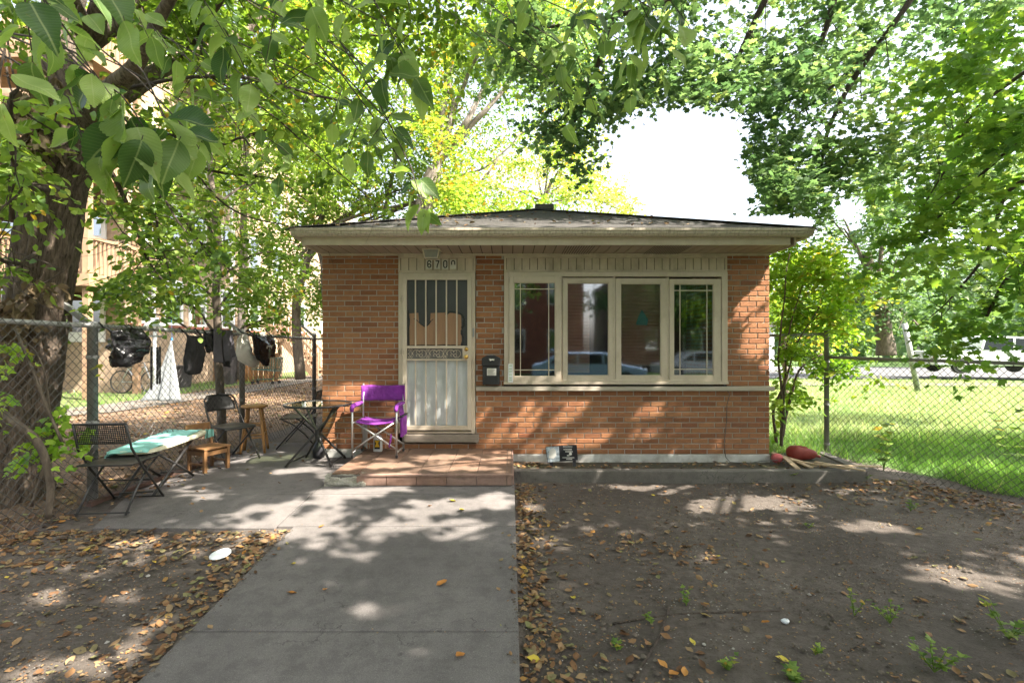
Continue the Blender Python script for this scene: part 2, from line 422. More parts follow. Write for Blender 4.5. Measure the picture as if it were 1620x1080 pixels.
MAT['leaf_dry']=m_leaf('dried_brown_leaf',[(0,(.10,.07,.04)),(.5,(.22,.16,.09)),(1,(.36,.29,.18))],.2,(1,1,1),.8)
MAT['leaf_yellow']=m_leaf('yellow_fallen_leaf',[(0,(.55,.42,.04)),(1,(.6,.5,.08))],.15,(1,1,1),.6)
MAT['leaf_orange']=m_leaf('orange_fallen_leaf',[(0,(.42,.16,.03)),(1,(.5,.24,.06))],.15,(1,1,1),.6)
MAT['grass']=m_leaf('lawn_blade',[(0,(.07,.16,.035)),(.5,(.15,.31,.06)),(.9,(.28,.45,.11)),(1,(.5,.5,.25))],.45,(1.2,1.2,.7))
SHADE_CANOPY=[(-2.4,2.6,.2,6.5,2.4,1.3,3800),(-.6,2.4,.2,6.3,1.8,1.2,3600),(.6,.9,.2,6.4,3.2,1.4,4500),(-3,1,.2,6.4,2.6,1.3,3200),
(-.2,3.5,.2,6.2,1.5,.65,1700),(-3.5,4.2,.3,6.6,1.5,1.0,2400),(-3.7,6.6,.3,6.9,1.6,1.3,900),(-1.0,6.0,.4,6.6,1.0,.4,500),
(-.8,4.8,.3,6.5,1.5,.6,2200),(-2.6,5.2,.3,6.6,1.1,.9,2000),(.3,5.6,.3,6.6,.9,.4,800),
(1.6,3.6,.15,6.3,1.8,1.0,3100),(1.6,2.0,.15,6.2,2.2,1.1,4000),(4.0,2.6,.15,6.2,2.0,1.4,3600),(3.8,4.5,.15,6.3,1.6,.9,2600),(5.2,5.3,.2,6.4,1.2,1.0,1500),(5.5,7.5,.2,6.6,1.6,1.6,1600),(8,7,.2,7,2.2,2.5,2600),
(1.2,5.0,.15,6.5,1.1,.35,1300),(1.5,6.3,.8,6.8,1.7,.25,1300),
(-.6,6.3,1.0,6.8,.9,.4,420),(-2.0,6.3,1.0,6.8,.6,.4,200),
(.5,8.5,3.5,7.5,2.5,1.5,1500),(-4.2,4.3,1.0,6.4,.9,.9,1100),(-4.2,4.3,3.0,6.6,.7,.8,700),(7,10.5,.2,7.2,3,1.2,1800),(-6,8.5,.3,7,2,1.3,1700),(-7.5,12.5,.3,8.6,2.2,1.8,1900)]  # unseen leaf clusters added to shade chosen spots
SUN_E,SKY_S,SKY_D,SKY_SAT,EXPO=5.0,.135,5.0,.5,2.35
# ------------------------------------------------------------------ ground
def sm(a,b,x):
    t=min(1,max(0,(x-a)/(b-a))); return t*t*(3-2*t)
def gz(x,y):
    """ground height"""
    s=.0684*min(max(y,0),4.75)
    left=s-.022 if y>0 else -.022
    right=min(.0684*max(y,0),.152)-.01
    right+= .05*sm(5.5,8,y)
    k=sm(.0,.04,x) if y<6.2 else sm(-1,3,x)
    return left*(1-k)+right*k
def terr():
    xs=list(np.arange(-5,-1.8,.08))+list(np.arange(-1.8,-.02,.3))+[.0,.045]+list(np.arange(.1,5.6,.07))
    xs=[-150,-90,-50,-30,-20,-15,-12,-10,-8,-7,-6]+xs+[6,7,8,10,12,15,20,30,50,90,150]
    ys=[-90,-50,-30,-18,-12,-8,-5,-3,-1,0,.7]+list(np.arange(1.4,8,.07))+[8.5,9,10,12,15,18,22,27,35,50,80,150,260]
    from mathutils import noise
    mb=MB(); nx=len(xs); ny=len(ys); vs=[]
    for y in ys:
        for x in xs:
            z=gz(x,y)
            if -5<x<6 and 1<y<8 and not(-1.85<x<.05):
                z+=.016*noise.noise(Vector((x*1.3,y*1.3,3)))+.010*noise.noise(Vector((x*5,y*5,1)))+.007*noise.noise(Vector((x*14,y*14,7)))
            vs.append((x,y,z))
    fs=[(j*nx+i,j*nx+i+1,(j+1)*nx+i+1,(j+1)*nx+i) for j in range(ny-1) for i in range(nx-1)]
    mb.add(vs,fs)
    o=build('ground',mb,MAT['ground'],local=True,smooth=True)
    tag(o,'bare dark soil yard with lawn beyond the fences',kind='structure')
terr()

def slab(name,poly,mat,top=0.0,th=.12,gap=0,flat=None,bev=.006):
    """poly (x,y) on the sloping path plane"""
    mb=MB(); n=len(poly)
    zf=lambda x,y: (flat if flat is not None else .0684*min(y,4.75))+top
    vs=[(x,y,zf(x,y)) for x,y in poly]+[(x,y,zf(x,y)-th) for x,y in poly]
    mb.add(vs,[tuple(range(n)),tuple(range(2*n-1,n-1,-1))]+[(i,n+i,n+(i+1)%n,(i+1)%n) for i in range(n)])
    o=build(name,mb,mat,local=True,bevel=bev)
    return tag(o,kind='structure')
g=.004
PATH=[((-1.742,.3),(.05,.3),(.05,1.38-g),(-1.742,1.38-g)),
      ((-1.742,1.38+g),(.05,1.38+g),(.05,2.708-g),(-1.742,2.708-g)),
      ((-1.742,2.708+g),(.05,2.708+g),(.05,4.034-g),(-1.742,4.034-g))]
for i,p in enumerate(PATH):
    tag(slab('walkway',p,MAT['concrete']),'grey concrete walkway slab')
tag(slab('walkway',[(-1.88+g,4.034+g),(.05,4.034+g),(.05,4.75),(-1.88+g,4.75)],MAT['concrete']),'walkway slab in front of the porch')
tag(slab('walkway',[(-1.88+g,4.7503),(.05,4.7503),(.05,5.4),(-1.88+g,5.4)],MAT['concrete'],flat=.3249,bev=0),'walkway by porch')
tag(slab('patio',[(-3.34,4.0),(-1.88-g,4.0),(-1.88-g,4.75),(-3.62,4.75)],MAT['concrete'],bev=.004),'patio slab')
tag(slab('patio',[(-3.62,4.7503),(-1.88-g,4.7503),(-1.88-g,6.45),(-2.36,6.45),(-2.36,7.2),(-3.52,7.3)],MAT['concrete'],flat=.3249,bev=0),'patio slab beside house')
PZ=.325

# ------------------------------------------------------------------ house
HY=6.32
def hx(px): return (px-CX)/125.0
def hz(py): return ZC-(py-CY)/125.0
HL,HR,HT=-2.368,3.288,2.885
house=empty('brick_bungalow',(.46,HY,.3),'single storey orange brick bungalow with low shingled hip roof and cream gutter','house')
ch=.0669; bl=.2085; mj=.0115
def bricks(mb,x0,x1,z0,z1,row0,rs,y=HY,face=1):
    """front-facing brick courses, each its own chamfered block"""
    nrow=int(round((z1-z0)/ch))
    rowsh={}
    for r in range(nrow):
        za=z0+r*ch+mj/2; zb=min(z0+(r+1)*ch-mj/2,z1)
        off=(bl/2 if (r+row0)%2 else 0)+.013*math.sin(r*7.1)
        k0=int(math.floor((x0-off)/bl))-1
        xx=k0*bl+off
        while xx<x1:
            a=max(xx+mj/2,x0); b=min(xx+bl-mj/2,x1)
            if b-a>.018:
                p=y-.002-rs.uniform(0,.0035); c=.0035; t=rs.uniform(-.0012,.0012)
                mb.rv=float(np.clip(rs.normal(.48,.25),0,1))
                z_a=za+t; z_b=zb+t
                vs=[(a,y+.03,z_a),(b,y+.03,z_a),(b,y+.03,z_b),(a,y+.03,z_b),
                    (a,p+c,z_a),(b,p+c,z_a),(b,p+c,z_b),(a,p+c,z_b),
                    (a+c,p,z_a+c),(b-c,p,z_a+c),(b-c,p,z_b-c),(a+c,p,z_b-c)]
                mb.add(vs,[(8,9,10,11),(4,5,9,8),(5,6,10,9),(6,7,11,10),(7,4,8,11),(0,1,5,4),(1,2,6,5),(2,3,7,6),(3,0,4,7)])
            xx+=bl
ZB=.361; ZBL=ZB+ch; ZSB=ZB+12*ch; ZST=1.222
DX0,DX1=hx(630),hx(753); WX0,WX1=hx(797),hx(1150)
rs=np.random.RandomState(3)
wall=MB(); wall.cur=0
bricks(wall,HL,DX0,ZBL,HT,1,rs)
bricks(wall,DX1,HR,ZB,ZSB,0,rs)
bricks(wall,DX1,WX0,ZST,HT,13,rs)
bricks(wall,WX1,HR,ZST,HT,13,rs)
bricks(wall,DX0,DX1,ZBL,ZBL+ch,1,rs)
wall.rv=.5; wall.cur=1
my=HY+.0035
for (a,b,c,d) in ((HL+.004,DX0-.001,ZBL,HT),(DX1+.001,HR-.004,ZB,ZSB),(DX1+.001,WX0-.001,ZST,HT),(WX1+.001,HR-.004,ZST,HT),(DX0-.001,DX1+.001,ZB,ZBL+ch)):
    wall.box(a,b,my,my+.09,c,d)
build('wall',wall,[MAT['brick'],MAT['mortar']],house)
# side and back walls
m_side=m_brick_tex('orange_side_brick',((.42,.17,.075),(.33,.12,.05)),(.36,.33,.30),.2085,.0669)
sw=MB(); sw.box(HL,HL+.1,HY+.034,17,.2,HT).box(HR-.1,HR,HY+.034,17,.2,HT).box(HL+.1,HR-.1,16.9,17,.2,HT)
build('side_wall',sw,m_side,house)
fl=MB(); fl.box(HL+.1,HR-.1,HY+.12,16.9,.3,.36); build('floor',fl,MAT['dark'],house)
ce=MB(); ce.box(HL+.1,HR-.1,HY+.12,16.9,HT+.02,HT+.05); build('ceiling',ce,MAT['dark'],house)
pw=MB(); pw.box(DX1,DX1+.06,HY+.12,9,.36,HT); pw.box(HL+.1,HR-.1,9,9.1,.36,HT); build('inner_wall',pw,MAT['dark'],house)
# foundation
fb=MB(); fb.box(.045,HR+.004,HY-.012,HY+.1,.18,ZB-.002); build('foundation',fb,MAT['found'],house,bevel=.006); fb=MB()
fb.box(HL-.004,-1.84,HY-.012,HY+.1,.2,ZBL-.003)
build('foundation',fb,MAT['found'],house,bevel=.006)
# stone sill
sb=MB(); sb.box(DX1+.002,HR+.045,HY-.055,HY+.08,ZSB+.001,ZST-.002)
build('stone_sill',sb,MAT['stone'],house,bevel=.006)
# roof
GY=5.62; EZ=3.045; AX,AY,AZ=.46,8.62,4.07
x0,x1=-2.50,3.46
rf=MB()
n=22
for i in range(n):
    t0=i/n; t1=(i+1)/n
    def rp(t,s,lift):
        xa=x0+(AX-x0)*t; xb=x1+(AX-x1)*t
        y=GY+.02+(AY-GY-.02)*t; z=EZ+(AZ-EZ)*t+lift
        return xa,xb,y,z
    a=rp(t0,0,.010); b=rp(t1,0,.002)
    rf.add([(a[0],a[2],a[3]-.012),(a[1],a[2],a[3]-.012),(a[1],a[2],a[3]),(a[0],a[2],a[3]),(b[1],b[2],b[3]),(b[0],b[2],b[3])],[(0,1,2,3),(3,2,4,5)])
rf.add([(x1,GY+.02,EZ+.003),(x1,17.6,EZ+.003),(AX,14.6,AZ),(AX,AY,AZ)],[(0,1,2,3)])
rf.add([(x0,GY+.02,EZ+.003),(x0,17.6,EZ+.003),(AX,14.6,AZ),(AX,AY,AZ)],[(3,2,1,0)])
rf.add([(x0,17.6,EZ),(x1,17.6,EZ),(AX,14.6,AZ)],[(0,1,2)])
roof=build('roof',rf,MAT['shingle'],house)
rc=MB()
rc.bar((x0,GY+.02,EZ+.012),(AX,AY,AZ+.012),.2,.010); rc.bar((x1,GY+.02,EZ+.012),(AX,AY,AZ+.012),.2,.010); rc.bar((AX,AY,AZ+.016),(AX,14.6,AZ+.016),.2,.022)
build('ridge_cap',rc,MAT['shingle'],roof)
rv=MB(); rv.box(AX-.02,AX+.30,AY-.1,AY+.2,AZ+.0,AZ+.085); build('roof_vent',rv,MAT['shingle'],roof,bevel=.01)
# gutter: K profile
gp=[(0,0),(.095,0),(.118,.028),(.118,.044),(.132,.058),(.132,.082),(.120,.082),(.120,.066),(.010,.010),(.010,.082),(0,.082)]
gm=MB(); gm.prism(gp,3.43+2.465,o=(-2.465,5.742,2.975),ax=(0,-1,0),ay=(0,0,1),az=(1,0,0))
gt=build('gutter',gm,MAT['gutter'],house)
for xx in (-2.468,3.431): ec=MB(); ec.prism([(0,0),(.095,0),(.118,.028),(.132,.058),(.132,.082),(0,.082)],.003,o=(xx,5.742,2.975),ax=(0,-1,0),ay=(0,0,1),az=(1,0,0)); build('gutter_cap',ec,MAT['gutter'],gt)
for xx in (-.6,1.7): ec=MB(); ec.prism([(0,-.002),(.097,-.002),(.120,.027),(.134,.057),(.134,.084),(0,.084)],.05,o=(xx,5.742,2.975),ax=(0,-1,0),ay=(0,0,1),az=(1,0,0)); build('gutter_joint',ec,MAT['gutter'],gt)
sg=MB(); sg.box(3.40,3.47,5.8,17.5,2.98,3.04); build('side_gutter',sg,MAT['gutter'],house); sg=MB(); sg.box(-2.50,-2.43,5.8,17.5,2.98,3.04); build('side_gutter',sg,MAT['gutter'],house)
fa=MB(); fa.box(-2.372,3.23,5.742,5.765,2.89,2.998); build('fascia',fa,MAT['cream'],house,bevel=.003)
sfa=MB(); sfa.box(3.292,3.315,5.77,17.4,2.89,2.998); build('side_fascia',sfa,MAT['cream'],house); sfa=MB(); sfa.box(-2.40,-2.376,5.77,17.4,2.89,2.998); build('side_fascia',sfa,MAT['cream'],house)
# soffit boards with grooves
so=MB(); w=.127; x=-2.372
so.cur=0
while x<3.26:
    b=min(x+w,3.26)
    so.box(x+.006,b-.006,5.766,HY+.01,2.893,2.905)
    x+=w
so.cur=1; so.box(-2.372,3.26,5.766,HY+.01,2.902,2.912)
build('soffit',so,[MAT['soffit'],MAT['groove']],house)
for (vx,vw) in ((hx(893)*.93+.0,.36),(1.68,.45)):  # second strip stands in for a stretch of soffit in shadow
    sv=MB(); sv.cur=0; sv.box(vx,vx+vw,5.775,HY-.01,2.8895,2.8925)
    sv.cur=1
    k=0; 
    while k*.03<vw-.02:
        sv.box(vx+.008+k*.03,vx+.02+k*.03,5.79,HY-.03,2.887,2.8893); k+=1
    build('soffit_vent_and_shade',sv,[MAT['soffit'],MAT['soffit_d']],house)
mo=MB(); mo.box(HL-.002,HR+.002,HY-.028,HY-.003,2.868,2.892); build('soffit_trim',mo,MAT['cream_d'],house)

# siding panels over door and window
def siding(x0,x1,z0,z1):
    mb=MB(); mb.cur=0
    y=HY-.004; k=x0+.03
    pit=(x1-.03-k)/round((x1-.03-k)/.0975)
    while k<x1-.035:
        mb.box(k+.004,k+pit-.004,y-.006,y+.03,z0+.03,z1-.03); k+=pit
    mb.cur=1; mb.box(x0+.01,x1-.01,y+.006,y+.04,z0+.01,z1-.01); mb.cur=0
    mb.box(x0,x0+.028,y-.016,y+.04,z0,z1); mb.box(x1-.028,x1,y-.016,y+.04,z0,z1)
    mb.box(x0+.028,x1-.028,y-.016,y+.04,z1-.028,z1); mb.box(x0+.028,x1-.028,y-.016,y+.04,z0,z0+.028)
    return build('siding_panel',mb,[MAT['cream_d'],MAT['groove']],house,bevel=.002)
siding(DX0+.004,DX1-.004,hz(431.5),hz(405)); siding(WX0+.004,WX1-.004,hz(430.5),hz(405))

# door frame
fz0,fz1=hz(685),hz(432)
df=MB(); ox0,ox1=hx(631),hx(752)
df.box(ox0,ox0+.075,HY-.03,HY+.1,fz0,fz1); df.box(ox1-.05,ox1,HY-.03,HY+.1,fz0,fz1); df.box(ox0+.075,ox1-.05,HY-.03,HY+.1,fz1-.05,fz1); df.box(ox0+.075,ox1-.05,HY-.022,HY+.1,fz0,fz0+.028)
dfo=build('door_frame',df,MAT['cream'],house,bevel=.004)
st=MB(); st.box(hx(638),hx(758),HY-.07,HY+.08,hz(698),hz(686)); build('door_step',st,MAT['step'],house,bevel=.008)
# security door
sx0,sx1=hx(638),hx(746.5); sz0,sz1=hz(679),hz(438)
y0=HY-.058; y1=HY-.032
ux0,ux1=hx(645),hx(740)
zt0,zt1=hz(547),hz(443.5); zb0,zb1=hz(672),hz(570)
sd=MB()
sd.box(sx0,ux0,y0,y1,sz0,sz1); sd.box(ux1,sx1,y0,y1,sz0,sz1)
sd.box(ux0,ux1,y0+.001,y1-.001,zt1,sz1); sd.box(ux0,ux1,y0+.001,y1-.001,sz0,zb0)
sd.box(ux0,ux1,y0+.001,y1-.001,hz(551),zt0); sd.box(ux0,ux1,y0+.001,y1-.001,zb1,hz(567.5))
lp=MB(); lp.box(hx(732.5),sx1+.006,y0-.003,y1+.002,zb1+.004,zt0-.004)
sdoor=build('security_door',sd,MAT['cream'],house,bevel=.003)
build('lock_plate',lp,MAT['cream'],sdoor,bevel=.002)
for k in range(5):
    for (za,zb_) in ((zt0,zt1),(zb0,zb1)):
        bx=hx(658.5+16.2*k); b=MB(); b.box(bx-.0085,bx+.0085,y0+.004,y1-.004,za,zb_); build('bar',b,MAT['cream'],sdoor,bevel=.002)
# scrollwork
sc=MB(); cz=(hz(551)+hz(567.5))/2; 
def arc(cx,cz,r,a0,a1,n=12,k=0.0):
    return [(cx+(r*(1-k*i/n))*math.cos(R(a0+(a1-a0)*i/n)),(cz+(r*(1-k*i/n))*math.sin(R(a0+(a1-a0)*i/n)))) for i in range(n+1)]
def t3(p): return [(a,y0+.012,b) for a,b in p]
for cx0 in (664.5,691.5,718.5):
    for sgn in (1,-1):
        c=hx(cx0+4.3*sgn)
        for up in (1,-1):
            pts=arc(c,cz,.052,0 if sgn>0 else 180,(150 if sgn>0 else 30) if up>0 else (-150 if sgn>0 else 210),12,.15)
            sc.tube(t3(pts),.0034,5)
            e=pts[-1]
            sc.tube(t3(arc(c-sgn*.012,cz+up*.022,.022,200 if sgn>0 else -20,(200-270) if sgn>0 else 250,9,.35)),.003,5)
for cx0 in (650.5,678,705):
    c=hx(cx0); d=.022
    sc.tube(t3([(c-d,cz),(c,cz+.035),(c+d,cz),(c,cz-.035),(c-d,cz)]),.003,4,cap=False)
    for sg_ in (1,-1):
        for u in (1,-1):
            sc.tube(t3(arc(c+sg_*.014,cz+u*.045,.012,0,300,8,.3)),.003,4)
    sc.tube(t3([(c-.035,cz),(c-d,cz)]),.003,4); sc.tube(t3([(c+d,cz),(c+.035,cz)]),.003,4)
build('scroll_panel',sc,MAT['cream'],sdoor,smooth=True)
bk=MB(); bk.box(ux0-.01,ux1+.01,y1+.012,y1+.016,hz(568)-.005,hz(550)+.005); build('scroll_backing',bk,M('grey_mesh_backing',(.17,.16,.155),.7),sdoor)
# screen and lower panel
s1=MB(); s1.box(ux0-.01,ux1+.01,y1+.014,y1+.018,hz(549),hz(440)); build('door_screen',s1,MAT['screen'],sdoor)
s2=MB()
s2.box(ux0-.01,ux1+.01,y1+.013,y1+.018,hz(676),hz(568.6)); build('lower_panel',s2,MAT['whitedoor'],sdoor)
for z in (hz(552),hz(564)+.0):
    kn=MB(); kn.lathe([(.026,0),(.026,-.006),(.021,-.010),(.021,-.012)] if z>hz(558) else [(.026,0),(.026,-.005),(.012,-.008),(.010,-.024),(.020,-.030),(.026,-.040),(.024,-.050),(.012,-.054)],(hx(738.5),y0-.003,z),24,'y')
    kn.lathe([(.009,0),(.009,-.004)],(hx(738.5),y0-.003-(.010 if z>hz(558) else .052),z),12,'y')
    build('deadbolt' if z>hz(558) else 'door_knob',kn,MAT['brass'],sdoor,smooth=True)
for z in (hz(474),hz(557)):
    h=MB(); h.lathe([(.009,0),(.009,.10)],(hx(638)+.0,y0-.006,z-.05),10,'z'); h.box(hx(634),hx(641),y0-.003,y0+.001,z-.025,z+.025)
    build('hinge',h,MAT['cream_d'],sdoor)
lt=MB(); lt.box(hx(748),hx(750.5),HY-.052,HY-.03,hz(533),hz(519)); lt.lathe([(.004,0),(.006,-.012)],(hx(749.2),HY-.052,hz(526)),8,'y')
build('latch',lt,MAT['galv'],dfo)
# cardboard taped behind the bars
cb=MB()
poly=[(649,547),(648,496),(662.5,495),(663.5,509),(666,514),(677,516),(681,508),(682,495.5),(707,494.5),(722,496),(730,497),(731,547)]
cb.prism([(hx(a),hz(b)) for a,b in poly],.004,o=(0,y1+.004,0))
cbo=build('cardboard_sheet',cb,MAT['cardboard'])
tag(cbo,'torn brown cardboard sheet taped behind the upper bars of the front door','cardboard')
tp=MB(); rt=np.random.RandomState(5)
for (pl,w) in (([(706,497),(712,493.5),(722,494),(731,498),(735,505),(734,515),(731,523),(733,534),(731,546)],.028),([(656,504),(664,510),(672,516.5),(679,513),(686,505)],.012),([(646.8,492),(648,505),(647,520),(648,546)],.02),([(650,546.6),(690,546.3),(712,546.2),(728,546.5)],.010)):
    for a,b in zip(pl,pl[1:]):
        mx=((a[0]+b[0])/2+rt.uniform(-1,1),(a[1]+b[1])/2+rt.uniform(-1,1))
        tp._seg((hx(a[0]),hz(a[1])),(hx(mx[0]),hz(mx[1])),w*rt.uniform(.7,1.2),.004,(0,y1+.0015-rt.uniform(0,.004),0)); tp._seg((hx(mx[0]),hz(mx[1])),(hx(b[0]),hz(b[1])),w*rt.uniform(.5,1.2),.004,(0,y1+.001-rt.uniform(0,.004),0))
build('tape',tp,MAT['blackplastic'],cbo)

# house number plates
def digit_pts(d):
    w=.020; h=.043
    o=[(w*math.cos(R(a)),(h-w)*(1 if a<=180 else -1)+w*math.sin(R(a))) for a in list(range(0,181,20))+list(range(181,361,20))+[360]]; o=o+[o[0]]
    if d=='0': return [o]
    if d=='half0': return [[(w*1,-.004)]+[(w*math.cos(R(a)),h-w+w*math.sin(R(a))) for a in range(0,181,15)]+[(-w,-.004)]]
    if d=='7': return [[(-w,h-.002),(w,h-.002),(w*.5,h*.3),(-.001,-h*.4),(-w*.25,-h)]]
    if d=='6':
        low=[(w*math.cos(R(a)),-h+w+.004+(w+.001)*math.sin(R(a))) for a in range(0,361,20)]
        return [low,[(-w,-h+w+.004),(-w,h-w)]+[(w*math.cos(R(a)),h-w+w*math.sin(R(a))) for a in range(180,20,-20)]+[(w*.95,h-w-.002)]]
for (px0,d,lab) in ((679.3,'6','white number tile 6'),(692,'7','white number tile 7'),(704.5,'0','first zero tile'),(717,'half0','zero tile with its lower half worn away')):
    p=MB(); x=hx(px0); zz=hz(418.5); yy=HY-.0125
    p.box(x-.0375,x+.0375,yy-.003,yy,zz-.058,zz+.058)
    po=build('number_plate',p,MAT['plate'],house); po['label']=lab
    q=MB()
    for s_ in digit_pts(d): q.ribbon(s_,.0125,.002,(x+.002,yy-.0045,zz+.002))
    build('digit',q,MAT['ink'],po)

# porch light
lx=hx(683.5)*.953; ly=6.02
lb=MB()
def ft(c,wb,db,wt,dt,zb,zt):
    return [(c[0]-wb,c[1]-db,zb),(c[0]+wb,c[1]-db,zb),(c[0]+wb,c[1]+db,zb),(c[0]-wb,c[1]+db,zb),(c[0]-wt,c[1]-dt,zt),(c[0]+wt,c[1]-dt,zt),(c[0]+wt,c[1]+dt,zt),(c[0]-wt,c[1]+dt,zt)]
zb_,zt_=2.782,2.882
for (a,b) in ((0,4),(1,5),(2,6),(3,7),(4,5),(5,6),(6,7),(7,4),(0,1),(1,2),(2,3),(3,0)):
    v=ft((lx,ly),.075,.06,.1,.08,zb_,zt_); lb.bar(v[a],v[b],.012,.012)
lb.box(lx-.1,lx+.1,ly-.08,ly+.08,zt_+.002,zt_+.01)
pl=build('porch_light',lb,MAT['cream_d'],house)
lg=MB(); lg.add(ft((lx,ly),.072,.057,.096,.076,zb_+.002,zt_-.001),[(0,3,2,1),(4,5,6,7),(0,1,5,4),(1,2,6,5),(2,3,7,6),(3,0,4,7)])
build('lamp_glass',lg,MAT['lampglass'],pl)

# window
wz0,wz1=hz(606),hz(430.8)
wf=MB(); a,b=hx(797.5),hx(1149.5)
wf.box(a,a+.062,HY-.035,HY+.1,wz0,wz1); wf.box(b-.075,b,HY-.035,HY+.1,wz0,wz1)
wf.box(a+.062,b-.075,HY-.035,HY+.1,wz1-.058,wz1); wf.box(a+.062,b-.075,HY-.03,HY+.1,wz0+.02,wz0+.045)
wf.box(a-.004,b+.004,HY-.06,HY+.09,wz0-.012,wz0+.02)
for mx in (888,971.5,1056): wf.box(hx(mx)-.014,hx(mx)+.014,HY-.02,HY+.08,wz0+.045,wz1-.058)
wfo=build('window_frame',wf,MAT['cream'],house,bevel=.004)
sash=[(805.5,886.5,438,603.5,813,878,447.5,595,True,-.03),(890,969.5,440,601.5,897,962.5,448,594,False,0),(973.5,1054,440.5,601.5,981.5,1045,449,594,False,0),(1058,1139.5,441.5,602,1065,1128,449.5,594,True,0)]
for (a,b,t_,bt,pa,pb,pt,pbm,mun,dy) in sash:
    y=HY-.028+dy; s_=MB(); D=.035
    X0,X1,Z0,Z1=hx(a),hx(b),hz(bt),hz(t_); A,B,C_,D_=hx(pa),hx(pb),hz(pbm),hz(pt)
    s_.box(X0,A,y,y+D,Z0,Z1); s_.box(B,X1,y,y+D,Z0,Z1); s_.box(A,B,y,y+D,D_,Z1); s_.box(A,B,y,y+D,Z0,C_)
    s_.box(A-.0,A+.008,y+.008,y+D,C_,D_); s_.box(B-.008,B,y+.008,y+D,C_,D_); s_.box(A+.008,B-.008,y+.008,y+D,D_-.008,D_); s_.box(A+.008,B-.008,y+.008,y+D,C_,C_+.008)
    so_=build('window_sash',s_,MAT['cream'],house,bevel=.003)
    if mun: so_['label']='window sash with a border of thin muntins'
    p=MB(); p.box(A+.001,B-.001,y+.020,y+.024,C_+.001,D_-.001); build('pane',p,MAT['glass'],so_)
    if mun:
        m=MB(); d=.082; e=.0055
        m.box(A+d-e,A+d+e,y+.012,y+.019,C_+.008,D_-.008); m.box(B-d-e,B-d+e,y+.012,y+.019,C_+.008,D_-.008)
        m.box(A+.008,B-.008,y+.013,y+.018,C_+d-e,C_+d+e); m.box(A+.008,B-.008,y+.013,y+.018,D_-d-e,D_-d+e)
        build('muntin',m,MAT['cream'],so_)
# blinds behind the two middle sashes
for (pa,pb,zt__,zb__) in ((981.5,1045,449,577),(897,930,449,590)):
    bl_=MB(); z=hz(zt__)
    while z>hz(zb__):
        bl_.obox(((hx(pa)+hx(pb))/2,HY+.045,z),((hx(pb)-hx(pa))/2+.03,0,0),(0,.024,.006),(0,-.0004,.001)); z-=.042
    bl_.box(hx(pa)-.03,hx(pb)+.03,HY+.062,HY+.066,hz(zb__),hz(zt__))
    build('window_blind',bl_,MAT['blind'],house)
rl=MB(); rl.box(hx(981),hx(1046),HY+.03,HY+.04,hz(578)-.004,hz(578)+.004); build('blind_rail',rl,MAT['cream'],house)
sp=MB(); sp.prism([(hx(a),hz(b)) for a,b in ((1006,513.5),(1024,514.5),(1025.5,505),(1020,496),(1015.5,489.5),(1010,501))],.004,o=(0,HY+.002,0))
spo=build('sailboat_cutout',sp,MAT['tealship']); tag(spo,'small teal sail shaped cutout hanging behind the third window pane','ornament')

# wire on wall
wv=MB(); wv.tube([(hx(1147),HY-.012,hz(606)),(hx(1150),HY-.012,hz(618)),(hx(1151),HY-.065,hz(622)),(hx(1149),HY-.02,hz(640)),(hx(1149),HY-.012,hz(665)),(hx(1145),HY-.012,hz(700)),(hx(1147),HY-.02,hz(722)),(hx(1152),HY-.05,.275),(2.95,6.2,.275),(3.15,6.22,.30),(3.32,6.18,.32)],.0045,6)
tag(build('loose_cable',wv,MAT['galvd'],smooth=True),'thin grey cable hanging down the brick wall under the right end of the window','cable')

# mailbox
mbx=empty('mailbox',(hx(777),HY-.06,hz(608)),'black wall mailbox with a white label beside the front door','mailbox')
q=MB(); X0,X1=hx(764),hx(790.5); q.box(X0,X1,HY-.10,HY-.004,hz(607.5),hz(578)); build('box',q,MAT['blackplastic'],mbx,bevel=.006)
q=MB(); cx_=hx(777); q.prism([(X0-.008,hz(578)),(X1+.008,hz(578)),(X1+.008,hz(566)),(cx_+.045,hz(561.5)),(cx_-.045,hz(561.5)),(X0-.008,hz(566))],.112,o=(0,HY-.116,0)); lid=build('lid',q,MAT['blackplastic'],mbx,bevel=.005)
q=MB(); q.box(hx(771),hx(785.5),HY-.104,HY-.1015,hz(593),hz(582)); lb_=build('paper_label',q,MAT['plate'],mbx)
q=MB()
for i in range(5): q.box(hx(772.5),hx(784-1.5*(i%3)),HY-.1055,HY-.105,hz(584+1.9*i)-.002,hz(584+1.9*i)+.002)
build('print',q,MAT['groove'],lb_)
q=MB(); q.tube([(hx(774.8),HY-.119,hz(567)),(hx(776.5),HY-.119,hz(569.2)),(hx(779),HY-.119,hz(568.2)),(hx(782.5),HY-.119,hz(568.8))],[.010,.013,.010,.012],8); build('emblem',q,MAT['plate'],lid)
# white strip
q=MB(); q.box(hx(803.8),hx(811.5),HY-.067,HY-.0615,hz(604),hz(575)); ss=build('sticker_strip',q,MAT['white']); tag(ss,'narrow white plastic strip standing at the lower left corner of the window','strip')
q=MB()
for i,zz in enumerate((578,583,587,592,597,600.5)): q.box(hx(805.2),hx(810),HY-.0685,HY-.068,hz(zz)-.008,hz(zz)+.008)
build('printed_mark',q,M('pale_green_print',(.5,.62,.48),.6),ss)

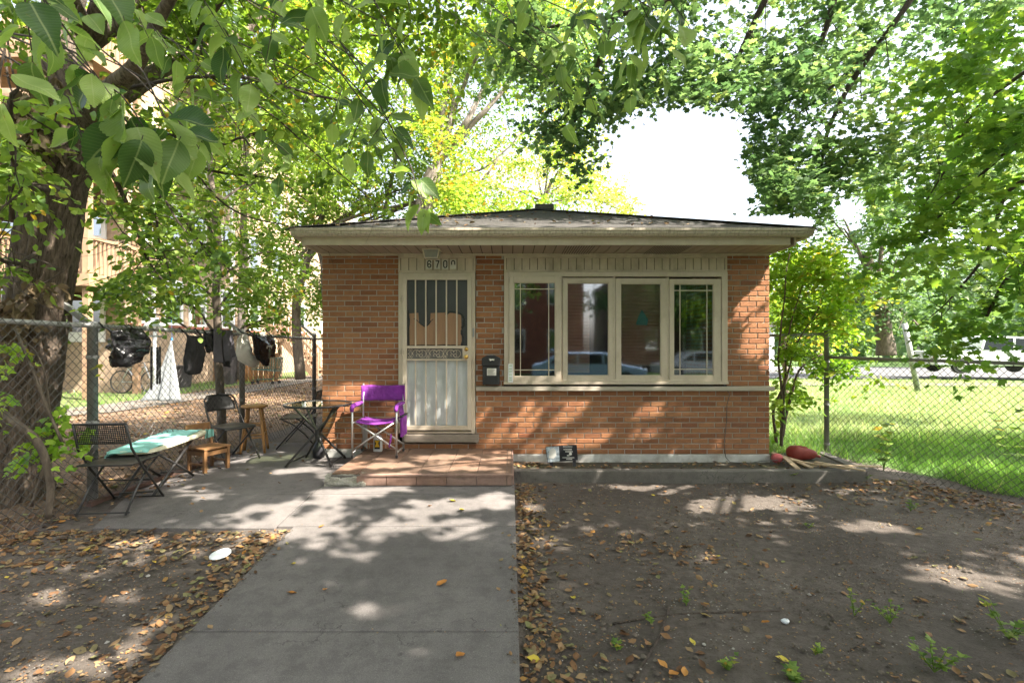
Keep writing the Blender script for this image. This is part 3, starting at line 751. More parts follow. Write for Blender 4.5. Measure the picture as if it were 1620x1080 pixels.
# porch
pt=.44; por=empty('tiled_porch',(-.9,5.6,.3),'low porch platform with brown slate tiles and rust edge tiles at the front door','porch')
q=MB(); q.box(-1.80,.028,5.035,HY-.013,.15,pt-.014); build('core',q,MAT['curb'],por)
q=MB(); rt=np.random.RandomState(8)
xs=[.028-.055-.302*i for i in range(0,7)]
ys=[5.06,5.36,5.66,5.96,HY-.014]
edges=sorted([.026,xs[0]]+[x for x in xs[1:] if x>-1.8]+[-1.80])
for xa,xb in zip(edges,edges[1:]):
    for ya,yb in zip(ys,ys[1:]):
        q.rv=rt.rand(); dz=rt.uniform(-.001,.001)
        q.box(xa+.003,xb-.003,ya+.003,yb-.003,pt-.013+dz,pt+dz)
build('floor_tile',q,MAT['tile'],por,bevel=.002)
q=MB()
for xa,xb in zip(edges,edges[1:]):
    if xb<-1.45: continue
    q.rv=rt.rand(); q.box(xa+.003,xb-.003,5.008,5.034,.333,pt-.018)
q.box(-1.5,.04,5.0,5.055,pt-.016,pt+.0015)
for ya,yb in zip(ys,ys[1:]): q.box(.029,.045,ya+.003,yb-.003,.2,pt-.006)
build('edge_tile',q,MAT['tile_edge'],por,bevel=.002)
q=MB(); from mathutils import noise as NZ
def brk(u,v):
    x=-1.86+.42*u; a=v*math.pi/2
    rr=.10+.02*NZ.noise(Vector((u*5,v*5,2)))+.012*NZ.noise(Vector((u*17,v*17,2)))
    return (x,5.10-rr*math.cos(a)*1.0,.325+ (rr+.01)*math.sin(a))
q.grid(24,12,brk); q.box(-1.85,-1.45,5.095,5.13,.3,.425); build('broken_corner',q,MAT['broken'],por,smooth=True)

# planting bed
q=MB(); q.add([(.05,5.86,.262),(4.1,5.86,.262),(4.3,6.9,.262),(3.2,6.9,.262),(3.28,6.31,.262),(.05,6.31,.262)],[(0,1,2,3,4,5)])
tag(build('bed_soil',q,M('dark_bed_soil',(.05,.042,.03),.95,.4,12,.9,60,dirt=(.06,.075,.02),damt=.6,dscale=3),local=True),kind='structure')
q=MB(); q.box(.052,4.16,5.79,5.915,.05,.283)
q.obox((4.22,6.38,.17),(.06,0,0),(.07,.50,0),(0,0,.11))
c=build('concrete_curb',q,MAT['curb'],local=False,bevel=.012); tag(c,'low concrete curb edging the planting bed under the window','curb')

# memorial sign in bed
sgn=empty('memorial_sign',(hx(888),6.12,.262),'small dark plaque with pale photo and lettering in the bed below the window','plaque')
Ys=6.08; sc_=790/Ys
def sx(p): return (p-CX)/sc_
def sz(p): return ZC-(p-CY)/sc_
q=MB(); q.prism([(sx(863),sz(706.5)),(sx(912.5),sz(703)),(sx(914.5),sz(727.5)),(sx(866),sz(731.5))],.014,o=(0,Ys,0)); build('board',q,MAT['blackplastic'],sgn,bevel=.003)
q=MB(); q.prism([(sx(863.8),sz(707)),(sx(884),sz(705.5)),(sx(885.5),sz(729)),(sx(866.8),sz(730.8))],.003,o=(0,Ys-.004,0)); ph=build('photo_panel',q,M('pale_blue_photo',(.38,.43,.48),.4,.5,30),sgn)
q=MB(); q.prism([(sx(868)+.0,sz(724)),(sx(869),sz(713)),(sx(872),sz(709)),(sx(876),sz(708)),(sx(879.5),sz(712)),(sx(880),sz(720)),(sx(876),sz(725))],.003,o=(0,Ys-.0075,0)); build('pale_figure',q,MAT['plate'],ph)
q=MB()
for (xa,xb,yy) in ((891,905,706.2),(891.5,904.5,710.5),(894.5,906,714),(890,908,723.5),(896,904.5,725.8)):
    xx=xa
    while xx<xb: 
        q.box(sx(xx),sx(xx+.9),Ys-.003,Ys-.0005,sz(yy)-.005*(1.6 if yy in(710.5,714) else 1),sz(yy)+.005*(1.6 if yy in(710.5,714) else 1)); xx+=1.35
q.lathe([(.018,0),(.018,-.003)],(sx(902.5),Ys,sz(717.5)),12,'y'); q.box(sx(897),sx(901),Ys-.003,Ys-.0005,sz(720.8),sz(719.5))
build('lettering',q,MAT['plate'],sgn)
for xx in (872.5,908.8):
    q=MB(); q.box(sx(xx-2.4),sx(xx+2.4),Ys+.004,Ys+.03,.25,sz(726)); build('foot',q,MAT['blackplastic'],sgn)

# lumber pile
rl_=np.random.RandomState(2)
lum=[((1222,716),(1290,737),.285),((1228,724),(1345,742),.31),((1300,735),(1394,738),.33),((1240,722),(1262,741),.33),((1252,726),(1283,739),.30),((1290,730),(1368,744),.33)]
for i,(a,b,z) in enumerate(lum):
    def gp(p,z):
        Y=(ZC-z)*F/(p[1]-CY); return Vector(((p[0]-CX)*Y/F,Y,z))
    q=MB(); p0=gp(a,z); p1=gp(b,z+.006); q.bar(p0,p1,.055 if i in(0,3,4) else .04,.014)
    labs=['thin raw wooden slat lying at the back of the pile beside the brick corner','longest thin wooden slat crossing the bed beside the brick corner','wooden slat end poking out over the right end of the curb','short wooden slat nearest the brick corner, lying crosswise','short wooden slat lying between the two long ones','slim wooden slat lying over the curb at the right of the pile']
    tag(build('lumber_piece',q,MAT['lumber']),labs[i],'wooden slat','loose wooden slats by the house corner')
# red jug
q=MB(); Yj=6.5; jx=(1268-CX)*Yj/F; jz=.262
q.grid(20,14,lambda u,v:(jx+.17*math.copysign(abs(math.cos(2*math.pi*u))**.45,math.cos(2*math.pi*u))*math.sin(math.pi*v)**.45,Yj+.11*math.copysign(abs(math.sin(2*math.pi*u))**.45,math.sin(2*math.pi*u))*math.sin(math.pi*v)**.45,jz+.075-.08*math.cos(math.pi*v)*(1-.25*math.cos(2*math.pi*u))))
rj=build('fuel_can',q,MAT['red'],smooth=True); tag(rj,'red plastic can lying on its side by the fence post','can')
q=MB(); q.tube([(jx+.10,Yj-.04,jz+.07),(jx+.17,Yj-.06,jz+.05),(jx+.20,Yj-.07,jz+.04)],[.022,.018,.017],8); build('spout',q,MAT['red'],rj)
q=MB(); q.tube([(jx-.1,Yj-.02,jz+.12),(jx-.05,Yj-.02,jz+.165),(jx+.05,Yj-.02,jz+.15),(jx+.09,Yj-.02,jz+.10)],.014,8); build('handle',q,MAT['red'],rj)
q=MB(); q.grid(14,10,lambda u,v:((1224-CX)*6.3/F+.075*math.cos(6.283*u)*math.sin(3.1416*v)*(1+.2*math.sin(9*u)),6.24+.04*math.sin(6.283*u)*math.sin(3.1416*v),.33-.06*math.cos(3.1416*v)))
tag(build('red_rag',q,M('faded_red_cloth',(.45,.10,.10),.8,.3,20,.8,40),smooth=True),'faded red crumpled cloth against the brick corner','cloth')
# ------------------------------------------------------------------ chain link
def wire_mesh(mb,p,q,zt0,zt1,zb0,zb1,pitch=.078,r=.0019,bow=0):
    """diamond mesh between post points p,q (x,y) with top/bottom heights"""
    p=np.array(p,float); q=np.array(q,float); L=np.linalg.norm(q-p); d=(q-p)/L
    nrm=np.array([-d[1],d[0]])
    H0=zt0-zb0
    def P(s,t):  # s metres along, t 0..1 up
        k=s/L; zt=zt0+(zt1-zt0)*k; zb=zb0+(zb1-zb0)*k
        b=bow*math.sin(math.pi*k)*(1-t)**2
        c=p+d*s+nrm*b
        return (c[0],c[1],zb+(zt-zb)*t)
    off=nrm*r
    for sgn in (1,-1):
        n=int((L+H0)/pitch)+2
        for i in range(-int(H0/pitch)-1,n):
            s0=i*pitch; s1=s0+H0*.92  # going up one way
            a=[s0,0.0]; b=[s1,1.0]
            if a[0]>=L or b[0]<=0: continue
            if a[0]<0: a=[0,(0-s0)/(s1-s0)]
            if b[0]>L: b=[L,(L-s0)/(s1-s0)]
            pts=[]
            N=max(2,int(5*(b[1]-a[1])+1)) if bow else 2
            for k in range(N):
                f=k/(N-1); s=a[0]+(b[0]-a[0])*f; t=a[1]+(b[1]-a[1])*f
                if sgn<0: s=L-s
                w=P(s,t); pts.append((w[0]+off[0]*sgn,w[1]+off[1]*sgn,w[2]))
            mb.tube(pts,r,4,cap=False)
def post(mb,x,y,z0,z1,r=.03):
    mb.lathe([(r,z0),(r,z1),(r*1.15,z1),(r*1.15,z1+.03),(r*.8,z1+.055),(.004,z1+.065)],(x,y,0),14)
LF=[(-3.96,2.6,1.93,.16),(-3.82,4.6,1.915,.30),(-3.61,6.78,1.885,.31),(-3.5,8.95,1.856,.31)]
lf=empty('chain_link_fence',(-3.7,6,.3),'tall old chain link fence left of the patio with bags on its rail','fence')
q=MB(); q.tube([(a,b,c) for a,b,c,d in LF]+[( -2.3,9.0,1.85)],.021,10); build('top_rail',q,MAT['galv'],lf,smooth=True)
q=MB()
for a,b in zip(LF,LF[1:]): wire_mesh(q,(a[0]+.03,a[1]),(b[0]+.03,b[1]),a[2]+.03,b[2]+.03,a[3],b[3],.075,.0026,.02)
wire_mesh(q,(LF[3][0],LF[3][1]),(-2.3,9.0),1.87,1.86,.31,.31)
build('wire_mesh',q,MAT['galvd'],lf)
for i,(x,y,z,zb) in enumerate(LF[1:]):
    q=MB(); post(q,x-.02*(i<2),y,zb-.2,z-.02 if i<2 else z+.05,.042 if i==0 else .034); po=build('post',q,MAT['galv'],lf,smooth=True)
    q=MB()
    if i==0: q.bar((x,y,z-.02),W(97,478,4.75),.035,.05)
    if i==1: q.bar((x,y,z-.02),W(354,502,6.7),.03,.04)
    if i==2: q.bar((x,y,z+.04),W(477,515,8.8),.03,.04)
    build('extension_arm',q,MAT['galv'],lf)
    q=MB(); q.lathe([(.050 if i==0 else .041,z-.3),(.050 if i==0 else .041,z-.27)],(x-.02*(i<2),y,0),14); build('tension_band',q,MAT['galv'],po); q=MB(); q.lathe([(.05 if i==0 else .041,z-.9),(.05 if i==0 else .041,z-.87)],(x-.02*(i<2),y,0),14); build('tension_band',q,MAT['galv'],po)

# right fence
RP=(4.44,6.99)
rf_=empty('chain_link_fence',(5,6,.2),'silver chain link fence on the right before the lawn, sagging at its foot','fence')
q=MB(); post(q,RP[0],RP[1],.0,1.93,.033); pr_=build('post',q,MAT['galv'],rf_,smooth=True)
q=MB(); 
for z in (.35,.9,1.5,1.85): q.lathe([(.040,z),(.040,z+.025)],(RP[0],RP[1],0),14)
build('tension_band',q,MAT['galv'],pr_)
E=(5.30,5.02); E2=(5.9,3.6)
q=MB(); q.tube([(RP[0],RP[1],1.572),(E[0],E[1],1.55),(E2[0],E2[1],1.53)],.021,10); build('top_rail',q,MAT['galv'],rf_,smooth=True)
q=MB(); q.lathe([(.026,-.05),(.026,.05)],(5.13,5.40,1.553),10,'y'); build('rail_sleeve',q,MAT['galv'],rf_)
q=MB()
wire_mesh(q,(RP[0],RP[1]),E,1.62,1.60,.22,.14,.075,.0028,-.22)
wire_mesh(q,E,E2,1.60,1.58,.14,.13,.075,.0028,-.1)
build('wire_mesh',q,MAT['galvd'],rf_)
q=MB(); post(q,E2[0],E2[1],0,1.5,.03); build('post',q,MAT['galv'],rf_,smooth=True)
rf2=empty('chain_link_fence',(3.9,6.99,.2),'short taller chain link section between the house side and the right fence post','fence')
q=MB(); q.tube([(RP[0],RP[1],1.90),(3.30,7.05,1.865)],.021,10); build('top_rail',q,MAT['galv'],rf2,smooth=True)
q=MB(); wire_mesh(q,(3.32,7.04),(RP[0]-.02,RP[1]),1.85,1.89,.25,.22,.075,.0018); build('wire_mesh',q,MAT['galvd'],rf2)

# ------------------------------------------------------------------ furniture
def uvsheet(name,pts,w,h,mat,parent,nu=6,nv=6):
    """pts(u,v) surface with metric uv"""
    me=bpy.data.meshes.new(name); vs=[];uv=[]
    for j in range(nv+1):
        for i in range(nu+1): vs.append(tuple(pts(i/nu,j/nv))); uv.append((i/nu*w,j/nv*h))
    fs=[(j*(nu+1)+i,j*(nu+1)+i+1,(j+1)*(nu+1)+i+1,(j+1)*(nu+1)+i) for j in range(nv) for i in range(nu)]
    me.from_pydata(vs,[],fs); me.materials.append(mat); l=me.uv_layers.new(name='UVMap')
    for p in me.polygons:
        for li,vi in zip(p.loop_indices,p.vertices): l.data[li].uv=uv[vi]
    o=bpy.data.objects.new(name,me); COL.objects.link(o); o.parent=parent
    md=o.modifiers.new('s','SOLIDIFY'); md.thickness=.0016
    return o
def mesh_chair(loc,rz,label):
    c=empty('folding_chair',loc,label,'chair','black perforated folding chairs',rz)
    w=.215; sh=.42
    for s in (-1,1):
        q=MB()  # front leg line rises to the back top
        q.tube([(s*w,.26,.012),(s*w,.10,.20),(s*w,-.05,.36),(s*w*.98,-.20,.56),(s*w*.95,-.265,.78)],.0095,8)
        build('front_leg',q,MAT['black'],c,local=True,smooth=True)
        q=MB(); q.tube([(s*(w-.022),-.25,.012),(s*(w-.022),-.10,.20),(s*(w-.022),.06,.34),(s*(w-.022),.20,sh-.01)],.0095,8)
        build('rear_leg',q,MAT['black'],c,local=True,smooth=True)
    for (yy,zz) in ((.245,.03),(-.235,.03),(.08,.225)): q=MB(); q.tube([(-w,yy,zz),(w,yy,zz)],.007,6); build('stretcher',q,MAT['black'],c,local=True)
    q=MB(); q.tube([(-w,-.2,sh),(w,-.2,sh),(w,.21,sh),(-w,.21,sh),(-w,-.2,sh)],.008,6); q.tube([(-w*.95,-.265,.78),(w*.95,-.265,.78)],.009,6); q.tube([(-w*.97,-.222,.61),(w*.97,-.222,.61)],.007,6)
    build('frame',q,MAT['black'],c,local=True)
    uvsheet('seat',lambda u,v:(-w+2*w*u,-.2+.41*v,sh+.006-.006*math.sin(math.pi*u)),2*w,.41,MAT['perf_seat'],c)
    uvsheet('backrest',lambda u,v:(-w*.96+2*w*.96*u,-.222-.043*v-.02*math.sin(math.pi*u),.61+.17*v),2*w,.17,MAT['perf'],c)
    return c
mesh_chair((-3.44,4.42,.30),R(6),'black perforated metal folding chair at the near end of the teal covered table')
mesh_chair((-2.93,7.0,PZ),R(100),'black perforated metal folding chair behind the round glass table at the house corner')

# long folding table with cloth
tb=empty('folding_table',(-3.52,5.15,PZ),'low cream topped folding table with black crossed legs half covered by a teal cloth','table')
P=[(-3.62,4.5),(-3.27,4.58),(-3.40,5.72),(-3.86,5.68)]
def tp_(u,v):
    a=(P[0][0]+(P[1][0]-P[0][0])*u,P[0][1]+(P[1][1]-P[0][1])*u); b=(P[3][0]+(P[2][0]-P[3][0])*u,P[3][1]+(P[2][1]-P[3][1])*u)
    return (a[0]+(b[0]-a[0])*v,a[1]+(b[1]-a[1])*v)
ct=tp_(.5,.5)
prf=[]
for k in range(36):
    th=2*math.pi*k/36; cu=math.copysign(abs(math.cos(th))**.45,math.cos(th)); cv=math.copysign(abs(math.sin(th))**.45,math.sin(th))
    prf.append(tp_(.5+.5*cu,.5+.5*cv))
q=MB(); TZ=.775
q.add([(x,y,TZ) for x,y in prf]+[(x,y,TZ-.035) for x,y in prf],[tuple(range(36)),tuple(range(71,35,-1))]+[(i,(i+1)%36,36+(i+1)%36,36+i)[::-1] for i in range(36)])
build('tabletop',q,MAT['cream_top'],tb,bevel=.006)
for (u,) in ((.12,),(.88,)):
    for (va,vb) in ((.08,.72),(.72,.10)):
        a=tp_(u,va); b=tp_(u,vb); q=MB(); q.tube([(a[0],a[1],PZ+.012),((a[0]+b[0])/2,(a[1]+b[1])/2,PZ+.22),(b[0],b[1],TZ-.04)],.0125,8); build('leg',q,MAT['black'],tb,smooth=True)
q=MB(); a=tp_(.12,.08);b=tp_(.88,.08); q.tube([(a[0],a[1],PZ+.05),(b[0],b[1],PZ+.05)],.009,6); build('stretcher',q,MAT['black'],tb); q=MB(); a=tp_(.12,.72);b=tp_(.88,.72); q.tube([(a[0],a[1],PZ+.05),(b[0],b[1],PZ+.05)],.009,6)
build('stretcher',q,MAT['black'],tb)
def cl(u,v):
    uu=-.12+1.02*u if v<.62 else -.12+(1.02-.25*(v-.62))*u
    vv=-.02+.98*v
    x,y=tp_(uu,vv); z=TZ+.006+.006*abs(NZ.noise(Vector((u*5,v*7,3))))*2+.012*max(0,NZ.noise(Vector((u*2.4,v*3,9))))
    if uu<0: z-=(-uu)*1.1
    if vv<.01: z-=.02
    return (x,y,z)
q=MB(); q.grid(30,50,cl); 
co=build('tablecloth',q,MAT['teal'],smooth=True,solid=.003); tag(co,'pale teal cloth spread unevenly over the low folding table','cloth')
q=MB(); q.grid(14,10,lambda u,v:(tp_(-.0+.02*math.sin(v*9)-.0,.0+.42*u)[0]-.012-.01*math.sin(u*14)*v,tp_(0,.42*u)[1]-.02*v,TZ-.0-.13*v*(1-.5*abs(u-.3)))); build('hanging_fold',q,MAT['teal'],co,smooth=True,solid=.002)
q=MB(); q.grid(14,8,lambda u,v:(tp_(.80+.22*u,1.0)[0],tp_(.8+.22*u,1.0)[1]+.012+.008*math.sin(u*12),TZ-.0-.11*v*(1-.3*u))); build('hanging_fold',q,MAT['teal'],co,smooth=True,solid=.002)

# small wooden chair
sw_=empty('small_chair',(-3.42,5.68,PZ),'small worn wooden child chair between the folding table and the black metal chair','chair',rz=R(-112))
q=MB(); q.prism([(-.15,-.15),(.15,-.15),(.165,.15),(-.165,.15)],.022,o=(0,0,.25),ax=(1,0,0),ay=(0,1,0),az=(0,0,1)); build('seat',q,MAT['wood_d'],sw_,local=True,bevel=.006)
for s in (-1,1):
    q=MB(); q.bar((s*.14,.125,0),(s*.14,.125,.25),.035,.035); build('leg',q,MAT['wood_d'],sw_,local=True,bevel=.003)
    q=MB(); q.bar((s*.135,-.13,0),(s*.135,-.135,.25),.033,.033); q.bar((s*.135,-.135,.25),(s*.135,-.19,.50),.03,.026); build('leg',q,MAT['wood_d'],sw_,local=True,bevel=.003)
q=MB(); q.bar((-.15,-.185,.47),(.15,-.185,.47),.022,.085); q.bar((-.13,-.165,.37),(.13,-.165,.37),.016,.03); build('backrest',q,MAT['wood_d'],sw_,local=True,bevel=.004)
q=MB(); q.bar((-.14,.125,.21),(.14,.125,.21),.02,.045); q.bar((-.14,-.13,.21),(.14,-.13,.21),.02,.045)
for s in (-1,1): q.bar((s*.14,-.13,.21),(s*.14,.125,.21),.02,.045); q.bar((s*.14,-.13,.09),(s*.14,.125,.09),.018,.02)
build('apron',q,MAT['wood_d'],sw_,local=True)

# black metal folding chair
bc=empty('metal_folding_chair',(-3.42,6.14,PZ),'black solid metal folding chair with a curved back standing beside the wooden stool','chair',rz=R(-118))
for s in (-1,1):
    q=MB(); q.tube([(s*.215,.24,.012),(s*.21,-.02,.36),(s*.20,-.17,.60),(s*.19,-.235,.74),(s*.15,-.255,.785),(0,-.262,.80)],.0115,8); build('front_leg',q,MAT['black'],bc,local=True,smooth=True)
    q=MB(); q.tube([(s*.19,-.27,.012),(s*.19,.0,.25),(s*.19,.16,.40)],.0115,8); build('rear_leg',q,MAT['black'],bc,local=True,smooth=True)
q=MB()
q.grid(12,12,lambda u,v:(.2*(2*u-1)*(1-.10*(1-v)**2),-.19+.38*v-.0,.425-.012*math.sin(math.pi*u)*math.sin(math.pi*v)-.02*(v>.93)))
build('seat',q,MAT['black'],bc,local=True,smooth=True,solid=.014)
q=MB(); q.grid(14,6,lambda u,v:((.188-.03*(v>.8))*(2*u-1),-.198-.055*v-.035*math.sin(math.pi*u),.60+.185*v-.03*abs(2*u-1)**4*v)); build('backrest',q,MAT['black'],bc,local=True,smooth=True,solid=.005)
q=MB(); q.tube([(-.215,.22,.05),(.215,.22,.05)],.007,6); build('stretcher',q,MAT['black'],bc,local=True); q=MB(); q.tube([(-.19,-.25,.05),(.19,-.25,.05)],.007,6); build('stretcher',q,MAT['black'],bc,local=True)

# wooden stool
ws=empty('wooden_stool',(-3.40,6.66,PZ),'round topped honey coloured wooden bar stool by the fence','stool',rz=R(18))
q=MB(); q.lathe([(.10,.585),(.15,.588),(.165,.598),(.165,.610),(.15,.620),(.08,.622)],n=28); build('seat',q,MAT['wood'],ws,local=True,smooth=True)
for a in (45,135,225,315):
    q=MB(); c_,s_=math.cos(R(a)),math.sin(R(a)); q.tube([(.205*c_,.205*s_,0),(.19*c_,.19*s_,.1),(.145*c_,.145*s_,.35),(.105*c_,.105*s_,.588)],[.015,.018,.019,.014],10); build('leg',q,MAT['wood'],ws,local=True,smooth=True)
for i,(h,rr) in enumerate(((.20,.172),(.36,.144))):
    for k in range(4):
        a0=R(45+90*k); a1=R(135+90*k); dz=.04*(k%2); q=MB(); q.tube([(rr*math.cos(a0),rr*math.sin(a0),h+dz),(rr*math.cos(a1),rr*math.sin(a1),h+dz)],.0095,8); build('rung',q,MAT['wood'],ws,local=True,smooth=True)

# round glass table
gt_=empty('round_table',(-2.27,5.93,PZ),'round glass topped patio table with black crossed folding legs in front of the brick corner','table')
gz_=1.04
q=MB(); th_=[2*math.pi*k/48 for k in range(49)]; q.tube([(-2.27+.375*math.cos(t),5.93+.375*math.sin(t),gz_) for t in th_],.0135,8,cap=False); build('rim',q,MAT['black'],gt_,smooth=True)
q=MB(); q.lathe([(.0,gz_+.004),(.37,gz_+.004),(.37,gz_-.002),(0,gz_-.002)],(-2.27,5.93,0),48,cap=False); build('glass_top',q,MAT['tableglass'],gt_)
for (a,b) in (((-2.58,5.74,PZ+.012),(-2.05,6.10,gz_-.01)),((-2.06,5.78,PZ+.012),(-2.50,6.10,gz_-.01)),((-2.55,6.26,PZ+.012),(-2.03,5.80,gz_-.01)),((-2.04,6.22,PZ+.012),(-2.52,5.80,gz_-.01))):
    q=MB(); m_=[(a[i]+b[i])/2 for i in range(3)]; q.tube([a,(m_[0]+.0,m_[1],m_[2]),b],.0135,8); build('leg',q,MAT['black'],gt_,smooth=True)
q=MB(); q.tube([(-2.56,5.76,PZ+.05),(-2.53,6.24,PZ+.05)],.008,6); q.tube([(-2.07,5.80,PZ+.05),(-2.05,6.2,PZ+.05)],.008,6); q.lathe([(.03,.60),(.03,.74)],(-2.28,5.94,0),12); build('hub',q,MAT['black'],gt_)
# dark jug under table and small pale bucket
q=MB(); q.lathe([(.055,0),(.072,.015),(.075,.10),(.06,.16),(.028,.21),(.02,.24),(.024,.27)],(-2.40,6.28,PZ),18); tag(build('dark_jug',q,MAT['blackplastic'],smooth=True),'dark rounded jug on the patio under the glass table','jug')
# bag of stuff on rear chair
q=MB(); q.grid(16,10,lambda u,v:(-2.93+.17*math.cos(6.283*u)*math.sin(3.14*v),6.9+.12*math.sin(6.283*u)*math.sin(3.14*v),.80-.05*math.cos(3.14*v)+.01*NZ.noise(Vector((u*9,v*9,1)))))
# white bottle on porch
bt=empty('white_bottle',((598-CX)*6.12/F,6.12,.44),'white plastic bottle with a yellow and black label standing under the purple chair','bottle')
q=MB(); bx=bt.location.x
def rr(w,d,z,n=20): return [(bx+math.copysign(abs(math.cos(t))**.5,math.cos(t))*w,6.12+math.copysign(abs(math.sin(t))**.5,math.sin(t))*d,z) for t in [2*math.pi*k/n for k in range(n)]]
rings=[(.048,.03,.44),(.053,.034,.446),(.053,.034,.60),(.045,.03,.625),(.018,.018,.645),(.017,.017,.66)]
vs=[];fs=[]
for w,d,z in rings: vs+=rr(w,d,z)
for i in range(len(rings)-1):
    for j in range(20): fs.append((i*20+j,i*20+(j+1)%20,(i+1)*20+(j+1)%20,(i+1)*20+j))
fs.append(tuple(range(20))[::-1]); q.add(vs,fs); build('body',q,MAT['white'],bt,smooth=True)
q=MB(); q.box(bx-.034,bx+.034,6.0835,6.0865,.475,.585); lb2=build('label',q,MAT['ink'],bt)
q=MB(); q.prism([(bx-.03,.58),(bx+.03,.58),(bx+.012,.545),(bx+.03,.50),(bx-.03,.50),(bx-.012,.545)],.001,o=(0,6.082,0)); build('label_print',q,MAT['yellow'],lb2)
q=MB(); q.lathe([(.019,.655),(.019,.685),(.015,.69)],(bx,6.12,0),14); build('cap',q,MAT['red'],bt)

# purple director chair
dc=empty('folding_armchair',(-1.55,5.95,.44),'purple canvas folding director chair with shiny aluminium frame on the porch','chair')
xl,xr=-1.81,-1.30; yf,yb=5.75,6.13; pz=.44; az=1.02
def tb_(name,pts,r=.0115,m='alu'): 
    q=MB(); q.tube(pts,r,10); return build(name,q,MAT[m],dc,smooth=True)
for x in (xl,xr):
    tb_('leg',[(x,yf,pz+.02),(x,yf,az-.03),(x,yf+.03,az),(x,yb-.0,az)])
    tb_('leg',[(x+(.02 if x<-1.5 else -.0),yb,pz+.02),(x+(.015 if x<-1.5 else 0),yb,az),(x+(.01 if x<-1.5 else 0),yb+.03,1.27)])
    tb_('side_rail',[(x,yf,pz+.06),(x,yb,pz+.06)],.009); tb_('side_rail',[(x,yf,.84),(x,yb,.84)],.009)
    for y in (yf,yb): 
        q=MB(); q.lathe([(.015,pz),(.015,pz+.03)],(x,y,0),10); build('foot_cap',q,MAT['blackplastic'],dc)
xi=.025
for y in (yf+.015,yb-.02):
    tb_('cross_brace',[(xl+xi*0,y,pz+.09),(xr-.03,y,.845)],.0105); tb_('cross_brace',[(xr-xi*0,y+.013,pz+.09),(xl+.03,y+.013,.845)],.0105)
q=MB(); q.grid(16,14,lambda u,v:(xl+.04+(xr-xl-.08)*u,yf+.0+.37*v,.862-.028*math.sin(math.pi*u)-.010*(v<.05))); build('seat',q,MAT['purple'],dc,smooth=True,solid=.012)
q=MB(); q.grid(18,8,lambda u,v:(xl-.005+(xr-xl+.02)*u,yb+.02+.028*math.sin(math.pi*u)-.03*(abs(2*u-1)>.95),1.06+.185*v+.004*math.sin(u*9)*(v>.8))); build('backrest',q,MAT['purple'],dc,smooth=True,solid=.014)
for x in (xl,xr):
    q=MB(); q.tube([(x,yf-.015,az-.045),(x,yf-.018,az-.01),(x,yf+.02,az+.016),(x,yf+.2,az+.018),(x,yb-.02,az+.016)],[.021,.025,.027,.026,.024],10); build('armrest',q,MAT['purple'],dc,smooth=True)
q=MB(); q.box(xr+.018,xr+.05,5.84,6.10,.66,.90); pk=build('side_pocket',q,MAT['purple'],dc,bevel=.012)
q=MB(); q.box(xr+.016,xr+.054,5.83,6.11,.896,.91); build('pocket_trim',q,MAT['ink'],pk,bevel=.003)
q=MB(); q.grid(6,6,lambda u,v:(xr+.012+.008*math.sin(v*5),5.85+.22*u,.84+.17*v)); build('pocket_strap',q,MAT['purple'],pk,smooth=True,solid=.004)
q=MB(); q.tube([(xr-.06,yf-.01,.72),(xr-.065,yf-.015,.64),(xr-.085,yf-.012,.58),(xr-.07,yf-.014,.56)],[.009,.010,.007,.004],6); build('strap',q,MAT['purple'],dc)
q=MB(); q.grid(5,8,lambda u,v:(xl+.03-.0*u+.10*u,yb-.03-.20*u,.80-.28*v)); build('folded_side_table',q,MAT['galv'],dc,solid=.006)

# ------------------------------------------------------------------ things hung on the fence
def rail_pt(px):
    # intersection of pixel column with the rail polyline
    for a,b in zip(LF,LF[1:]):
        for k in range(101):
            t=k/100; x=a[0]+(b[0]-a[0])*t; y=a[1]+(b[1]-a[1])*t
            if CX+x*F/y>=px: return Vector((x,y,a[2]+(b[2]-a[2])*t)),(Vector((b[0]-a[0],b[1]-a[1],0))).normalized()
def bag(name,px,pyb,w,lab,mat,seed,gather=.3,depth=.10,straps=2,side=.07,lean=0,cat='bag'):
    c,d=rail_pt(px); n=Vector((1,0,0)); s=F/c.y
    zb=ZC-(pyb-CY)/s; H=c.z-zb
    q=MB()
    def fn(u,v):
        a=2*math.pi*u; prof=gather+(1-gather)*(1-(1-v)**2.0) if v<.75 else 1.0*math.sqrt(max(0,1-((v-.75)/.25)**2))*.98+.02
        nz=NZ.noise(Vector((math.cos(a)*1.6+seed,math.sin(a)*1.6,v*3)))
        nz2=NZ.noise(Vector((math.cos(a)*5+seed,math.sin(a)*5,v*6)))
        rad=prof*(1+.22*nz+.12*nz2)
        p=c+d*(w/2*math.cos(a)*rad+lean*v)+n*(side+depth*math.sin(a)*rad)
        return (p.x,p.y,c.z-.05*(straps>0)-(H-.05*(straps>0))*v+.02*nz2)
    q.grid(40,30,fn)
    e=empty(name,(c.x,c.y,zb),lab,cat); build('body',q,mat,e,smooth=True)
    for k in range(straps):
        o_=d*(w*gather*(.45 if k else -.45)); q=MB()
        q.tube([c+o_+n*side+Vector((0,0,-.10)),c+o_+n*.045+Vector((0,0,-.02)),c+o_*.8+Vector((0,0,.035)),c+o_*.7-n*.03+Vector((0,0,0))],[.022,.014,.012,.010],7)
        build('strap',q,mat,e,smooth=True)
    return e
